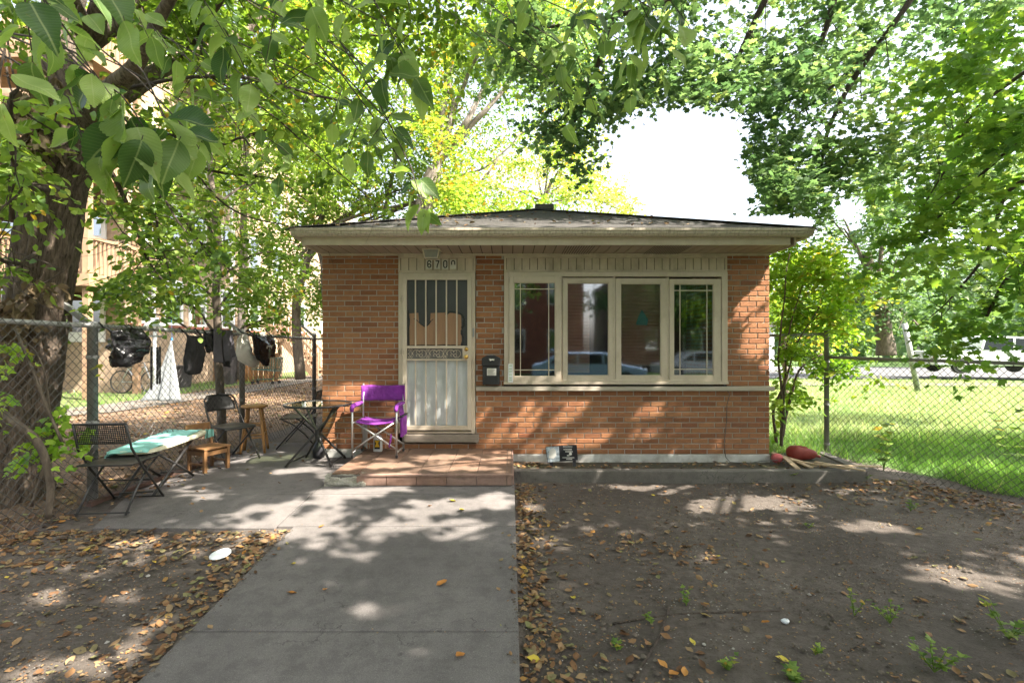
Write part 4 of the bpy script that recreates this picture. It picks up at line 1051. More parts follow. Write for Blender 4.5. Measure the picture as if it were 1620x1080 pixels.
def pouch(name,px,rows,lab,mat,depth=.09,side=.07,straps=(),cat='bag',seed=1.,crease=1.):
    """hanging bag built from its left and right outlines, given real thickness"""
    c,d=rail_pt(px); n=Vector((1,0,0)); s=F/c.y
    e=empty(name,(c.x,c.y,ZC-(rows[-1][0]-CY)/s),lab,cat)
    def P(x,y,off=0.):
        X=(x-CX)/s-c.x*0; p=Vector((c.x,c.y,ZC-(y-CY)/s))
        # slide along the rail direction until the column lines up
        tt=((x-CX)/F*c.y-c.x)/(d.x-(x-CX)/F*d.y); p=p+d*tt; return p+n*(side+off)
    ys=[r[0] for r in rows]
    def fn(u,v):
        y=ys[0]+(ys[-1]-ys[0])*v; L=np.interp(y,ys,[r[1] for r in rows]); Rr=np.interp(y,ys,[r[2] for r in rows])
        a=2*math.pi*u; k=.5+.5*math.cos(a); x=L+(Rr-L)*k
        nz=NZ.noise(Vector((k*2.6+seed,v*2.4,seed)))+.6*abs(NZ.noise(Vector((k*7+seed,v*3.2,seed+4))))+.35*NZ.noise(Vector((k*13,v*11,seed)))
        th=depth*math.sin(a)*(math.sin(math.pi*min(1,max(.04,v*.93)))**.5)*(.8+crease*.9*nz)
        return P(x+crease*2.2*NZ.noise(Vector((v*6,seed,k*2))),y+crease*1.5*NZ.noise(Vector((k*5,v*5,seed+8))),th)
    q=MB(); q.grid(56,40,fn); build('body',q,mat,e,smooth=True)
    for (x0,y0,x1,y1) in straps:
        q=MB(); a=P(x1,y1,.0); b=P(x0,y0,-side+.03); t_=P(x0,y0-5,-side-.0)
        q.tube([a,a.lerp(b,.5)+n*.01,b,t_,t_-n*.03-Vector((0,0,.03))],[.016,.010,.009,.009,.008],6); build('strap',q,mat,e,smooth=True)
    return e
pouch('trash_bag',186,[(519,180,206),(524,158,209),(532,159,211),(545,162,211),(556,164,208),(567,168,200),(575,170,186),(580,171.5,175)],'shiny black trash bag tied over the fence rail by the nearest post',MAT['black_bag'],.13,.10,((197,519,198,524),(157,517,160,526),(204,518,205,526)),seed=3.3,crease=1.25)
pouch('tote_bag',297,[(531,287,309),(536,286,312),(560,284,312),(580,283,310),(588,284,308),(592,290,303)],'black tote bag hanging by two straps from the fence rail beside the pale tarp',MAT['black_cloth'],.06,.07,((284.5,524,288,533),(309,524,309,533)),seed=7.1,crease=.7)
pouch('white_bag',374,[(528,373,384),(540,370,388),(558,367,394),(570,371,404),(577,384,407),(582,394,400)],'white plastic shopping bag hanging on the fence rail behind a black bag',MAT['white_bag'],.035,.05,((373,525,375,530),(383,525,383,532)),seed=1.4,crease=1.1)
e=pouch('shopping_bag',391,[(530,378,391),(540,380,404),(555,381,409),(566,388,408),(574,396,405),(579,399,402)],'black glossy shopping bag with a small pale printed patch on the fence rail',MAT['black_bag'],.05,.17,((378,526,380,532),(392,526,390,534)),seed=5.6,crease=1.2)
pouch('small_black_bag',410,[(532,394,420),(538,396,421),(550,401,421),(560,403,422),(565,406,420)],'black bag with tied ears at the right end of the row of hanging bags',MAT['black_bag'],.04,.13,((393,527,396,534),(419,524,418,534)),seed=9.2,crease=1.1)
c_,d_=rail_pt(391)
for i in range(5):
    q=MB(); o_=c_+d_*(-.06+.03*i+.13)+Vector((.235,0,-.17+.01*(i%2))); q.obox(o_,tuple(d_*.010),(.002,0,0),(0,0,.02-.004*(i%2))); build('print_mark',q,MAT['plate'],e)
def drape(name,pxa,pxb,pyf,pyb2,mat,lab,cat,seed,off=0):
    a,d=rail_pt(pxa); b,_=rail_pt(pxb); s=F/a.y
    lf_=a.z-(ZC-(pyf-CY)/s); lb_=a.z-(ZC-(pyb2-CY)/s)
    q=MB()
    def fn(u,v):
        p=a+(b-a)*u; t=v*2-1
        fold=.030*math.sin(u*15+seed+.8*t)*abs(t)**.6+.015*NZ.noise(Vector((u*3+seed,v*3,1)))
        if t<0: return (p.x-.028+fold-off,p.y,p.z+.027-(lb_)*(-t))
        return (p.x+.03+off+fold+.03*t,p.y+.02*math.sin(u*3)*t,p.z+.027+off*.5-(lf_)*t*(1-.10*math.sin(u*3.1+seed)))
    q.grid(30,30,fn)
    return tag(build(name,q,mat,smooth=True,solid=.004),lab,cat)
drape('dark_jacket',336,358,580,560,MAT['black_cloth'],'black garment draped over the fence rail under the grey one','garment',2,0)
drape('grey_trousers',329,360,574,552,MAT['grey_cloth'],'charcoal grey trousers folded over the fence rail','garment',4,.03)
pouch('black_rag',323,[(530,319,328),(540,318,329),(552,320,327),(558,322,325)],'small black rag hanging from the rail left of the grey trousers',MAT['black_cloth'],.03,.05,((321,526,322,532),),'rag',8.3,.8)

# wind chime
wc=empty('wind_chime',W(247,520,5.9),'wind chime with a pale disc and dark tubes hanging beyond the fence','wind chime')
x,y,z=W(247,532,6.05)
q=MB(); q.lathe([(.0,.012),(.065,.010),(.075,0),(.065,-.008),(0,-.01)],(x,y,z),20,cap=False); build('disc',q,MAT['white'],wc,smooth=True)
q=MB(); q.tube([(x,y,z),(x,y,z+.20),(x-.05,y,5.2)],.002,4); q.lathe([(.075,.12),(.035,.145),(.03,.19),(.01,.195)],(x,y,z),16); build('hanger',q,MAT['white'],wc)
for i,(pxx,pt_,pb_) in enumerate(((239.5,548,617),(246,549,608),(253,548,607),(249.5,552,600))):
    xx,yy,zt_2=W(pxx,pt_,6.05); zb_2=W(pxx,pb_,6.05)[2]; q=MB(); q.lathe([(.012,zb_2),(.012,zt_2)],(xx,yy+.03*(i%2),0),10); q.tube([(xx,yy+.03*(i%2),zt_2),(x+(xx-x)*.6,yy,z)],.0012,4); build('tube',q,MAT['binbrown'],wc)
# tarp
q=MB(); ap=W(272,538,13.2); zb=.30
def tf(u,v):
    a=-1.0+1.7*u; w=.03+v*(.82+.30*(u<.3)*v*v)
    xx=ap[0]+w*(math.sin(a*1.1)*.62-.30)+.34*v+.03*math.sin(u*22)*v; yy=ap[1]-w*math.cos(a)*.5+.02*math.cos(u*19)*v
    return (xx,yy,ap[2]-(ap[2]-zb)*v+(.30*sm(.62,0,u))*v*.0-.0)
q.grid(40,16,tf); tt=build('hanging_tarp',q,MAT['tarp'],smooth=True,solid=.004); tag(tt,'pale translucent tarp tied to a point and spreading down beyond the fence','tarp')
q=MB(); q.tube([ap,(ap[0],ap[1],ap[2]+.08)],[.03,.012],8); q.tube([(ap[0],ap[1],ap[2]+.06),(ap[0]+.02,ap[1]-.1,4.5)],.003,4); build('tie',q,MAT['blueplastic'],tt)

# small litter
def gpt(px,py,z=None):
    zz=.15 if z is None else z
    for _ in range(8):
        Y=(ZC-zz)*F/(py-CY); X=(px-CX)*Y/F
        if z is None: zz=gz(X,Y)
    return X,Y,zz
x,y,z=gpt(349,880); q=MB()
q.lathe([(.0,.012),(.035,.014),(.045,.02),(.06,.012),(.07,.014),(.072,.006),(.05,.0)],(x,y,z+.01),24,cap=False); o=build('plastic_lid',q,MAT['white'],smooth=True); o.rotation_euler=(.15,-.1,0); tag(o,'white round plastic lid lying in the leaves left of the walkway','lid')
x,y,z=gpt(1243,986); q=MB(); q.grid(10,8,lambda u,v:(x+.022*math.cos(6.28*u)*math.sin(3.14*v)*(1+.3*math.sin(u*19)),y+.018*math.sin(6.28*u)*math.sin(3.14*v),z+.014-.014*math.cos(3.14*v)*(1+.3*math.sin(u*31)))); tag(build('paper_scrap',q,MAT['white']),'crumpled white paper scrap on the bare soil at the right','paper scrap')
# ------------------------------------------------------------------ foliage
T_OV=(np.array([(0,0,0),(.30,.36,.07),(.21,.72,.05),(0,1,-.04),(-.21,.72,.05),(-.30,.36,.07)]),[(0,1,2,3),(0,3,4,5)])
T_DI=(np.array([(0,0,0),(.33,.45,.05),(0,1,0),(-.33,.45,.05)]),[(0,1,2,3)])
def _maple():
    pts=[(.06,.02),(.30,-.02),(.26,.16),(.56,.34),(.34,.44),(.40,.66),(.16,.60),(0,1.0)]
    pts=pts+[(-x,y) for x,y in pts[-2::-1]]
    v=[(0,.35,.03)]+[(x,y,-.05*abs(x)) for x,y in pts]
    n=len(pts); return (np.array(v),[(0,i+1,i+2) for i in range(n-1)]+[(0,n,1)])
T_MP=_maple()
def _m5():
    pts=[(.0,.0),(.34,.05),(.50,.40),(.26,.45),(0,1),(-.26,.45),(-.50,.40),(-.34,.05)]
    return (np.array([(0,.35,.03)]+[(x,y,-.04) for x,y in pts]),[(0,i+1,(i+1)%8+1) for i in range(8)])
T_M5=_m5()
def norm(a): return a/np.maximum(np.linalg.norm(a,axis=-1,keepdims=True),1e-9)
def leafmesh(name,Pp,A,Nn,S,rnd,tmpl,mat,parent=None,label=None):
    """instanced-by-numpy leaf mesh, world coordinates"""
    Tv,Tf=tmpl; n=len(Pp); A=norm(A); B=norm(np.cross(A,Nn)); Nn=np.cross(B,A)
    if parent is not None: Pp=Pp-np.array(worldloc(parent))
    V=(Pp[:,None,:]+S[:,None,None]*(B[:,None,:]*Tv[None,:,0:1]+A[:,None,:]*Tv[None,:,1:2]+Nn[:,None,:]*Tv[None,:,2:3])).reshape(-1,3)
    k=len(Tv); loops=[];
    lens=np.tile([len(f) for f in Tf],n)
    flat=np.concatenate([np.array(f) for f in Tf]); 
    idx=(flat[None,:]+(np.arange(n)*k)[:,None]).ravel()
    me=bpy.data.meshes.new(name); me.vertices.add(len(V)); me.vertices.foreach_set('co',V.astype(np.float32).ravel())
    me.loops.add(len(idx)); me.loops.foreach_set('vertex_index',idx.astype(np.int32))
    me.polygons.add(len(lens)); st=np.concatenate([[0],np.cumsum(lens)[:-1]])
    me.polygons.foreach_set('loop_start',st.astype(np.int32))
    try: me.polygons.foreach_set('loop_total',lens.astype(np.int32))
    except Exception: pass
    at=me.attributes.new('rnd','FLOAT','POINT'); at.data.foreach_set('value',np.repeat(rnd,k).astype(np.float32))
    if len(Tv)>20:
        at=me.attributes.new('lu','FLOAT','POINT'); at.data.foreach_set('value',np.tile(Tv[:,0],n).astype(np.float32))
        at=me.attributes.new('lv','FLOAT','POINT'); at.data.foreach_set('value',np.tile(Tv[:,1],n).astype(np.float32))
    me.materials.append(mat); me.update(calc_edges=True); me.validate()
    o=bpy.data.objects.new(name,me); COL.objects.link(o)
    if parent is not None: o.parent=parent
    return o
def sprays(rs,clusters,leaf,per=9,tw=.35,droop=.3,tilt=.55,shell=.0,lump=.55,jit=.10):
    """clusters: (center, radii, nleaves, tint) -> arrays; leaves sit on short twigs"""
    PP=[];AA=[];NN=[];SS=[];RR=[]
    for (c,r,n,tint) in clusters:
        nt=max(1,int(n/per)); 
        d=norm(rs.normal(size=(nt,3))); rad=rs.uniform(shell,1,nt)**(1/2.2)
        b=np.array(c)+d*rad[:,None]*np.array(r)
        # lumpy: pull twigs towards a few sub centres
        k=max(2,nt//14); sc=np.array(c)+norm(rs.normal(size=(k,3)))*(rs.uniform(.2,1,k)**(1/2.5))[:,None]*np.array(r)
        w=rs.randint(0,k,nt); b=b*(1-lump)+sc[w]*lump+rs.normal(size=(nt,3))*np.array(r)*jit
        td=norm(d*np.array([1,1,.3])+rs.normal(size=(nt,3))*.6+np.array([0,0,-droop*.4]))
        tr=rs.normal(0,.16,nt)+tint
        L=tw*rs.uniform(.6,1.3,nt)
        for j in range(per):
            t=(j+rs.rand(nt))/per
            p=b+td*(L*(t-.2))[:,None]+np.array([0,0,-1])*(droop*L*t*t)[:,None]
            side=norm(np.cross(td,np.array([0,0,1.])))*(1 if j%2 else -1)
            a=norm(td*.6+side*.9+np.array([0,0,-droop])+rs.normal(size=(nt,3))*.35)
            nn=norm(np.array([0,0,1.])+rs.normal(size=(nt,3))*tilt)
            PP.append(p);AA.append(a);NN.append(nn);SS.append(leaf*rs.uniform(.6,1.25,nt)); RR.append(np.clip(tr+rs.normal(0,.14,nt)+(rs.rand(nt)>.985)*.5,0,1))
    return [np.concatenate(x) for x in (PP,AA,NN,SS,RR)]
def keep(arr,mask): return [a[mask] for a in arr]
def proj(Pp):
    Y=np.maximum(Pp[:,1],.05); return CX+Pp[:,0]*F/Y, CY-(Pp[:,2]-ZC)*F/Y
def curve(pts,n=6):
    """Catmull-Rom through points"""
    P_=[Vector(p) for p in pts]; P_=[P_[0]*2-P_[1]]+P_+[P_[-1]*2-P_[-2]]; out=[]
    for i in range(1,len(P_)-2):
        for k in range(n):
            t=k/n; a,b,c,d=P_[i-1:i+3]
            out.append(.5*((2*b)+(c-a)*t+(2*a-5*b+4*c-d)*t*t+(3*b-a-3*c+d)*t**3))
    out.append(P_[-2]); return out
def interp(r,k):
    r=np.array(r,float); return np.interp(np.linspace(0,len(r)-1,k),np.arange(len(r)),r)
def limb(mb,pts,r,n=10,wob=.0,seed=0):
    c=curve(pts); 
    if wob:
        c=[p+Vector((NZ.noise(p*2+Vector((seed,0,0))),NZ.noise(p*2+Vector((0,seed,9))),NZ.noise(p*2+Vector((5,0,seed)))))*wob*(min(i,6)/6) for i,p in enumerate(c)]
    mb.tube(c,list(interp(r,len(c))),n); return c
def twigs(mb,rs,start,n,L,r=.008,spread=.6,base=None):
    for i in range(n):
        d=norm(np.array(base if base is not None else rs.normal(size=3))+rs.normal(size=3)*spread); p=np.array(start,float); pts=[p]
        for k in range(4): 
            d=norm(d+rs.normal(size=3)*.25+np.array([0,0,-.06])); p=p+d*L/4*rs.uniform(.8,1.2); pts.append(p)
        mb.tube([tuple(x) for x in pts],[r,r*.8,r*.6,r*.4,r*.2],4,cap=False)
def tree(name,loc,label,cat='tree',group=None): return empty(name,loc,label,cat,group)
def Cl(px,py,Y,rx,ry,rd,n,tint=.5):
    k=Y/F; return (W(px,py,Y),(rx*k,rd,ry*k),n,tint)
def skyline(px):   # lower edge of the open sky above the roof, in photo pixels
    return 0
def gap(arr,soft=12,seed=0,extra=None):
    """thin the leaves out where the photograph shows open sky between crowns"""
    x,y=proj(arr[0]); rs=np.random.RandomState(seed)
    j=rs.normal(0,soft,len(x)); 
    cx,cy=1075+0*x,262
    inside=(((x-1070+j)/115)**2+((y-250+j)/92)**2<1)
    inside|=(((x-1110+j)/75)**2+((y-205+j)/40)**2<1)
    inside|=(((x-1165+j)/45)**2+((y-320+j)/45)**2<1)
    inside|=(((x-1345+j*.5)/30)**2+((y-335+j)/32)**2<1)
    inside|=(((x-1450+j*2)/38)**2+((y-62+j*1.5)/16)**2<1)
    inside|=(((x-1395+j*2)/12)**2+((y-182+j*2)/18)**2<1)
    inside|=(((x-1230+j*2)/18)**2+((y-40+j*2)/12)**2<1)
    inside&=(arr[0][:,1]>.3)
    return keep(arr,~inside)
# openings carved into the canopies so chosen sun patches reach the wall and ground
SUNV=np.array([.6,-.3,.75])/math.sqrt(.36+.09+.5625)
WALL_GAPS=[(866,629,823,683,7),(915,640,890,690,14),(938,640,905,680,9),(965,650,925,711,10),(1036,628,1008,680,12),(1052,625,1035,650,5),(1113,632,1058,692,11),(1203,630,1148,708,12),(1045,613,1140,611,6),(1215,450,1165,492,9),(1212,520,1175,566,9),(1214,590,1190,612,8),(822,724,850,722,9),(574,600,556,640,10),(545,615,530,650,7),(1140,560,1128,596,5)]
GROUND_GAPS=[(600,771,48,7),(690,801,62,8),(765,790,52,7),(725,851,32,5),(640,833,42,5),(480,746,60,3.5),(560,738,42,3.5),(540,782,54,9),(330,782,26,4),(250,762,30,4),(440,800,30,4),(395,728,30,3),(610,737,46,3.5),(725,741,60,3.5),(700,722,42,2.5),(780,728,30,3),(1050,771,66,6),(1200,790,82,8),(1140,800,52,5),(868,862,24,5),(897,902,20,5),(905,932,46,6),(1012,908,16,4),(1085,906,26,4),(1236,894,20,3),(1292,946,30,4),(1250,936,24,4),(1382,830,52,6),(1500,906,60,4),(1532,918,40,3),(1455,896,20,3),(1350,1062,32,7),(1000,860,30,4),(150,1042,54,12),(60,1054,44,10),(222,990,20,5),(190,942,20,4),(212,856,42,4),(590,966,30,4),(662,1022,20,3),(730,912,16,4),(1110,880,14,3),(840,800,14,6),(60,940,30,5)]
GG=[]
for (a,b,rx,ry) in GROUND_GAPS:
    z_=.2
    for _ in range(6): Y_=(ZC-z_)*F/(b-CY); X_=(a-CX)*Y_/F; z_=gz(X_,Y_)+.02
    if 515<a<812 and b<765: z_=.44; Y_=(ZC-z_)*F/(b-CY); X_=(a-CX)*Y_/F
    GG.append((X_,Y_,z_,rx*Y_/F,max(.05,ry*Y_*Y_/(F*(ZC-z_)))))
def suncull(arr,seed=3):
    P_=arr[0]; rs=np.random.RandomState(seed); n=len(P_); kill=np.zeros(n,bool)
    k=(P_[:,1]-HY+.01)/SUNV[1]; hx_=P_[:,0]-SUNV[0]*k; hz_=P_[:,2]-SUNV[2]*k; up=k>.6; j=rs.normal(0,.022,n)
    for (x0_,y0_,x1_,y1_,r_) in WALL_GAPS:
        a=np.array([(x0_-CX)/125,ZC-(y0_-CY)/125]); b=np.array([(x1_-CX)/125,ZC-(y1_-CY)/125]); d=b-a; L2=d@d
        t=np.clip(((hx_-a[0])*d[0]+(hz_-a[1])*d[1])/L2,0,1); dd=np.hypot(hx_-a[0]-t*d[0],hz_-a[1]-t*d[1])
        kill|=up&(dd<r_/125+.085+j)
    for (X_,Y_,z_,rx,ry) in GG:
        k=(P_[:,2]-z_)/SUNV[2]; gx=P_[:,0]-SUNV[0]*k; gy=P_[:,1]-SUNV[1]*k
        th=np.arctan2((gy-Y_)/ry,(gx-X_)/rx); w_=1+.35*np.sin(th*3+X_*7)+.2*np.sin(th*7+Y_*5)
        kill|=(k>.6)&(((gx-X_)/(rx+.075))**2+((gy-Y_)/(ry+.075))**2<w_+j*4)
    return keep(arr,~kill)
# branch helper to reach every cluster
def reach(mb,rs,root,clusters,r0=.05,n=7,sub=4):
    for (c,r,_,_) in clusters:
        c=Vector(c); root_=Vector(root); m=root_.lerp(c,.5)+Vector((rs.uniform(-.1,.1),rs.uniform(-.1,.1),rs.uniform(0,.25)))*(c-root_).length*.5
        cc=limb(mb,[root_,m,c],[r0,r0*.6,r0*.25],n,.03,rs.uniform(0,9))
        for k in range(sub):
            p=cc[int(len(cc)*rs.uniform(.45,.98))-1]; e=c+Vector((rs.normal()*r[0]*.6,rs.normal()*r[1]*.6,rs.normal()*r[2]*.6))
            limb(mb,[p,p.lerp(e,.5)+Vector((0,0,.05)),e],[r0*.28,r0*.18,r0*.07],5,.03,k)

# ---- the big elm at the left fence
elm=tree('elm_tree',(-4.12,4.35,.25),'big elm with deeply furrowed trunk behind the left fence, its branches hanging over the camera')
def trunk_mesh(path,rad,ns=56,nr=110,seed=0,flare=0):
    c=curve(path,int(nr/(len(path)-1))); rr=interp(rad,len(c)); mb=MB(); vs=[];a=None
    for i,p in enumerate(c):
        t=(c[min(i+1,len(c)-1)]-c[max(i-1,0)]).normalized()
        a=Vector((1,0,0)) if a is None else a; a=(a-t*a.dot(t)).normalized(); b=t.cross(a)
        for j in range(ns):
            th=2*math.pi*j/ns; s=p.z
            ph=NZ.noise(Vector((math.cos(th)*1.5,math.sin(th)*1.5,s*.9+seed)))*2.4
            rd=abs(math.sin(th*15+ph*3.2+.9*math.sin(s*6)+1.2*NZ.noise(Vector((th*3,s*7,1)))))**.6
            rd2=NZ.noise(Vector((math.cos(th)*9,math.sin(th)*9,s*3.2+seed)))
            lump=NZ.noise(Vector((math.cos(th)*1.1,math.sin(th)*1.1,s*1.6+seed)))
            fl=flare*max(0,1-i/(len(c)*.16))**2*(1+.6*math.sin(th*5+1))
            R_=rr[i]*(1+.10*lump+fl)+.024*rd-.018+.014*rd2
            mb.r.append(rd); vs.append(p+(a*math.cos(th)+b*math.sin(th))*R_)
    n=len(c); keep_=list(mb.r); mb.r=[]; mb.add(vs,[(i*ns+j,i*ns+(j+1)%ns,(i+1)*ns+(j+1)%ns,(i+1)*ns+j) for i in range(n-1) for j in range(ns)]); mb.r=keep_; return mb
TY=4.72
pt_=[W(14,800,TY),W(24,730,TY),(W(38,640,TY)),W(56,520,TY),W(74,400,TY),W(93,290,TY),W(112,225,TY),W(106,160,TY+.02),W(92,60,TY+.1),W(120,-60,TY+.2)]
build('trunk',trunk_mesh(pt_,[.30,.255,.24,.24,.24,.22,.235,.17,.155,.13],110,260,2,.28),MAT['bark_elm'],elm,smooth=True)
q=MB()
limb(q,[W(112,215,TY),W(150,165,4.75),W(200,140,4.9),W(285,92,5.2),W(400,45,5.6),W(470,-30,5.7)],[.17,.15,.10,.065,.055,.05],14,.03,1)
limb(q,[W(118,210,TY),W(170,150,4.5),W(210,110,4.1),W(260,20,3.7),W(300,-60,3.5)],[.10,.09,.06,.04,.035],10,.02,2)
limb(q,[W(60,345,TY),W(20,343,TY-.1),W(-60,330,TY-.3)],[.07,.055,.05],10)
build('branch',q,MAT['bark'],elm,smooth=True)
q=MB()
DR=[([(150,235,4.4),(175,268,4.6),(212,340,4.8),(232,400,4.9),(262,440,5)],.028),([(165,215,4.4),(222,278,4.9),(288,352,5.3),(330,395,5.6),(400,455,6)],.024),
([(180,205,4.5),(300,262,5.2),(380,280,5.6),(440,288,6),(510,330,6.4)],.022),([(200,250,4.7),(240,330,4.7),(250,380,4.6),(275,440,4.6)],.016),
([(165,190,4.4),(260,215,4.9),(350,230,5.2),(430,200,5.6),(520,190,6)],.022),([(300,262,5.2),(350,320,5.4),(420,350,5.6),(505,372,6)],.012),
([(90,300,4.1),(40,290,3.6),(20,240,3.2),(12,160,2.9)],.03),([(20,345,4.1),(10,290,3.8),(22,240,3.7)],.018),([(60,400,4.2),(20,420,4.0),(-20,400,3.8)],.02),
([(285,92,5.2),(330,40,4.6),(360,-20,4)],.03),([(200,140,4.6),(330,120,4.2),(470,140,3.9),(560,175,3.6)],.018),([(285,95,5.2),(420,90,5.4),(560,60,5.4),(700,50,5.2)],.022),
([(222,278,4.9),(270,330,4.5),(330,400,4.4)],.010),([(330,120,4.2),(420,175,4.4),(520,260,4.8),(600,330,5)],.010)]
rsE=np.random.RandomState(21)
for pl,r in DR:
    c=limb(q,[W(*p) for p in pl],[r,r*.8,r*.6,r*.4,r*.25][:len(pl)],7,.05,r*100)
    for k in range(6):
        p=c[rsE.randint(len(c)//3,len(c))]; twigs(q,rsE,p,2,rsE.uniform(.3,.9),r*.3)
build('small_branch',q,MAT['twig'],elm,smooth=True)
cls=[]
for pl,r in DR:
    for (px_,py_,Y_) in pl[1:]:
        cls.append(Cl(px_,py_,Y_,42,34,.35,85,.42))
for (px_,py_,Y_,rx,ry,n,t) in ((190,330,6,40,60,260,.5),(200,450,6.5,50,30,260,.45),(260,330,6.5,60,50,300,.5),(330,60,5,130,70,900,.4),(520,60,5.2,140,80,1000,.45),(650,40,5,110,60,700,.5),(430,160,5.4,130,70,700,.5),(250,180,5,80,60,400,.4),(560,200,6,90,70,350,.5),(230,30,4.6,80,60,500,.4),(30,40,4,70,80,500,.45),(-40,220,4,80,110,500,.5),(20,330,5.2,40,60,160,.6),(300,400,6,90,60,500,.35),(250,450,5.6,90,50,420,.32),(420,470,6.6,70,50,350,.4),(160,480,5,60,22,110,.4),(720,30,4.8,80,60,400,.45),(360,-120,4.4,260,90,1800,.4),(650,-160,4.2,260,100,1800,.4)):
    cls.append(Cl(px_,py_,Y_,rx,ry,.7,n,t))
arr=sprays(rsE,cls,.085,8,.4,.45,.7)
# keep the house front clear of crown leaves
x,y=proj(arr[0]); m=~((x>455)&(x<1290)&(y>335+0*x))
leafmesh('crown',*suncull(keep(arr,m)),T_OV,MAT['leaf_elm'],elm)
# overhead shading part of the elm crown (above and behind the camera)
cls=[((-3.5,1.5,6.2),(2.6,2.2,.9),2600,.4),((-1,2.2,6.8),(2.2,2.0,.8),1500,.4),((-5.5,5,7.5),(2,3,1.5),1800,.45),((-2,-2,6),(3,2,1),1500,.4),((-2.5,6.2,7.0),(2.3,1.7,.8),1500,.45)]
leafmesh('shade_crown',*suncull(sprays(rsE,cls,.10,8,.5,.3,.6)),T_OV,MAT['leaf_elm'],elm)
q=MB(); reach(q,rsE,(-3.7,4.4,4.4),cls,.08,8); build('upper_branch',q,MAT['bark'],elm,smooth=True)

# near, veined leaves with toothed edges
def _near(bend=.10,cup=.2,tw_=0.):
    vs=[];fs=[];n=30
    prof=lambda t: .33*(math.sin(math.pi*min(1,t**.86))**.85)*(1-.30*t**2)
    for i in range(n+1):
        t=i/n; w=prof(t)+(.013 if i%2 else 0)*(0<i<n); tt=t+(.008 if i%2 else 0)
        z=-bend*t*t+.03*math.sin(t*9+bend*20)
        vs+= [(-w,tt+.012*(i%2),z+cup*w+tw_*t*.5),(-w*.5,t,z+cup*.5*w+tw_*t*.25),(0,t,z),(w*.5,t,z+cup*.5*w-tw_*t*.25),(w,tt+.012*(i%2),z+cup*w-tw_*t*.5)]
    for i in range(n):
        for j in range(4): fs.append((i*5+j,i*5+j+1,(i+1)*5+j+1,(i+1)*5+j))
    return (np.array(vs),fs)
T_NEARS=[_near(.10,.2,.0),_near(.38,.45,.06),_near(.62,.3,-.10),_near(-.12,.6,.10),_near(.25,.05,.05)]
rsN=np.random.RandomState(77)
NT_=[ # anchor px, py, depth, drop dx,dy px, leaves, leaf px length
(40,10,.9,10,70,4,100),(165,-10,.9,30,90,2,165),(110,60,.95,40,60,4,100),(150,120,1.05,25,30,4,105),(215,185,1.05,20,30,5,110),(270,205,1.1,10,20,4,100),(190,225,1.05,-10,25,5,95),(0,120,.85,-5,30,2,90),
(215,20,1.5,20,40,5,62),(260,70,1.6,20,30,5,58),(300,130,1.6,-20,30,5,60),(340,30,1.5,25,40,6,66),(380,95,1.5,20,40,6,62),(430,50,1.6,-10,50,5,58),(310,190,1.5,10,20,4,56),(395,180,1.8,20,20,4,48),(450,240,2.0,25,20,4,40),(420,255,2.0,20,20,3,40),
(490,5,1.3,15,40,4,85),(545,10,1.6,15,30,3,55),(590,0,1.4,10,20,3,62),(640,-10,1.4,10,30,3,60),(530,175,2.1,-10,30,3,42),(620,88,1.5,-20,25,6,62),(640,95,1.5,20,40,6,64),(575,140,1.6,-20,20,3,50),
(600,205,1.5,-20,25,6,56),(630,225,1.5,15,30,6,58),(560,215,1.6,-15,35,4,50),(60,-10,1.0,30,50,4,90),(120,190,1.1,10,30,4,80),(240,250,1.2,15,25,4,80),(300,215,1.25,15,20,4,72),(130,10,1.2,20,40,4,80),(660,300,1.45,8,30,5,52),(672,330,1.45,5,20,2,44),(520,260,2.2,10,20,3,34),
(800,0,2.0,15,40,4,46),(855,40,2.0,20,40,6,44),(900,60,2.0,-20,50,7,44),(880,110,2.0,30,40,6,42),(935,20,1.9,20,50,6,48),(980,-5,1.8,20,50,5,52),(1020,20,1.7,15,30,6,60),(1010,60,1.7,-15,40,6,58),(990,110,1.9,10,40,7,48),(930,140,2.0,15,40,6,44),(1045,60,1.7,15,50,5,56),(1075,-10,1.7,5,40,3,50),(890,170,2.1,10,30,3,40),(1065,10,1.6,25,30,3,60),(780,90,2.4,10,20,4,30)]
PP=[];AA=[];NN=[];SS=[];RR=[]; tw=MB()
for (px_,py_,Y,dx,dy,n,Lp) in NT_:
    Y=Y*1.12; k=Y/F
    p0=np.array(W(px_-dx*1.2,py_-dy*1.2,Y*1.02)); p1=np.array(W(px_+dx,py_+dy,Y)); 
    up=np.array(W(px_-rsN.uniform(70,220),min(py_-rsN.uniform(70,160),60),Y*1.15))
    tw.tube([tuple(up),tuple(p0*.55+up*.45+np.array([.01,0,.01])),tuple(p0),tuple(p0*.5+p1*.5+np.array([0,0,.006])),tuple(p1)],[.0030,.0026,.0022,.0017,.0011],5,cap=False)
    n=int(n*1.6)
    for j in range(n):
        t=(j+.5)/n; p=p0+(p1-p0)*t; s=1 if j%2 else -1; p=p+rsN.normal(size=3)*.012
        ang=rsN.uniform(.3,1.55)*s if j<n-1 else rsN.uniform(-.3,.3)
        a=np.array([math.sin(ang),rsN.uniform(-.35,.35),-math.cos(ang)*.8-.1])
        nn=np.array([rsN.normal()*.45+.2*s,-1.0+rsN.uniform(0,.5),rsN.uniform(.1,.9)])
        if rsN.rand()<.35: nn=np.array([rsN.normal()*.5,-.2,1.]); 
        base=p+norm(a)*.012
        tw.tube([tuple(p),tuple(base)],.0009,4,cap=False)
        L=Lp*k*rsN.uniform(.42,.86)
        PP.append(base);AA.append(a);NN.append(nn);SS.append(L);RR.append(np.clip(rsN.normal(.52,.2)-(.45 if rsN.rand()<.28 else 0),0,1))
PP,AA,NN,SS,RR=[np.array(z_) for z_ in (PP,AA,NN,SS,RR)]; wh=rsN.randint(0,5,len(PP))
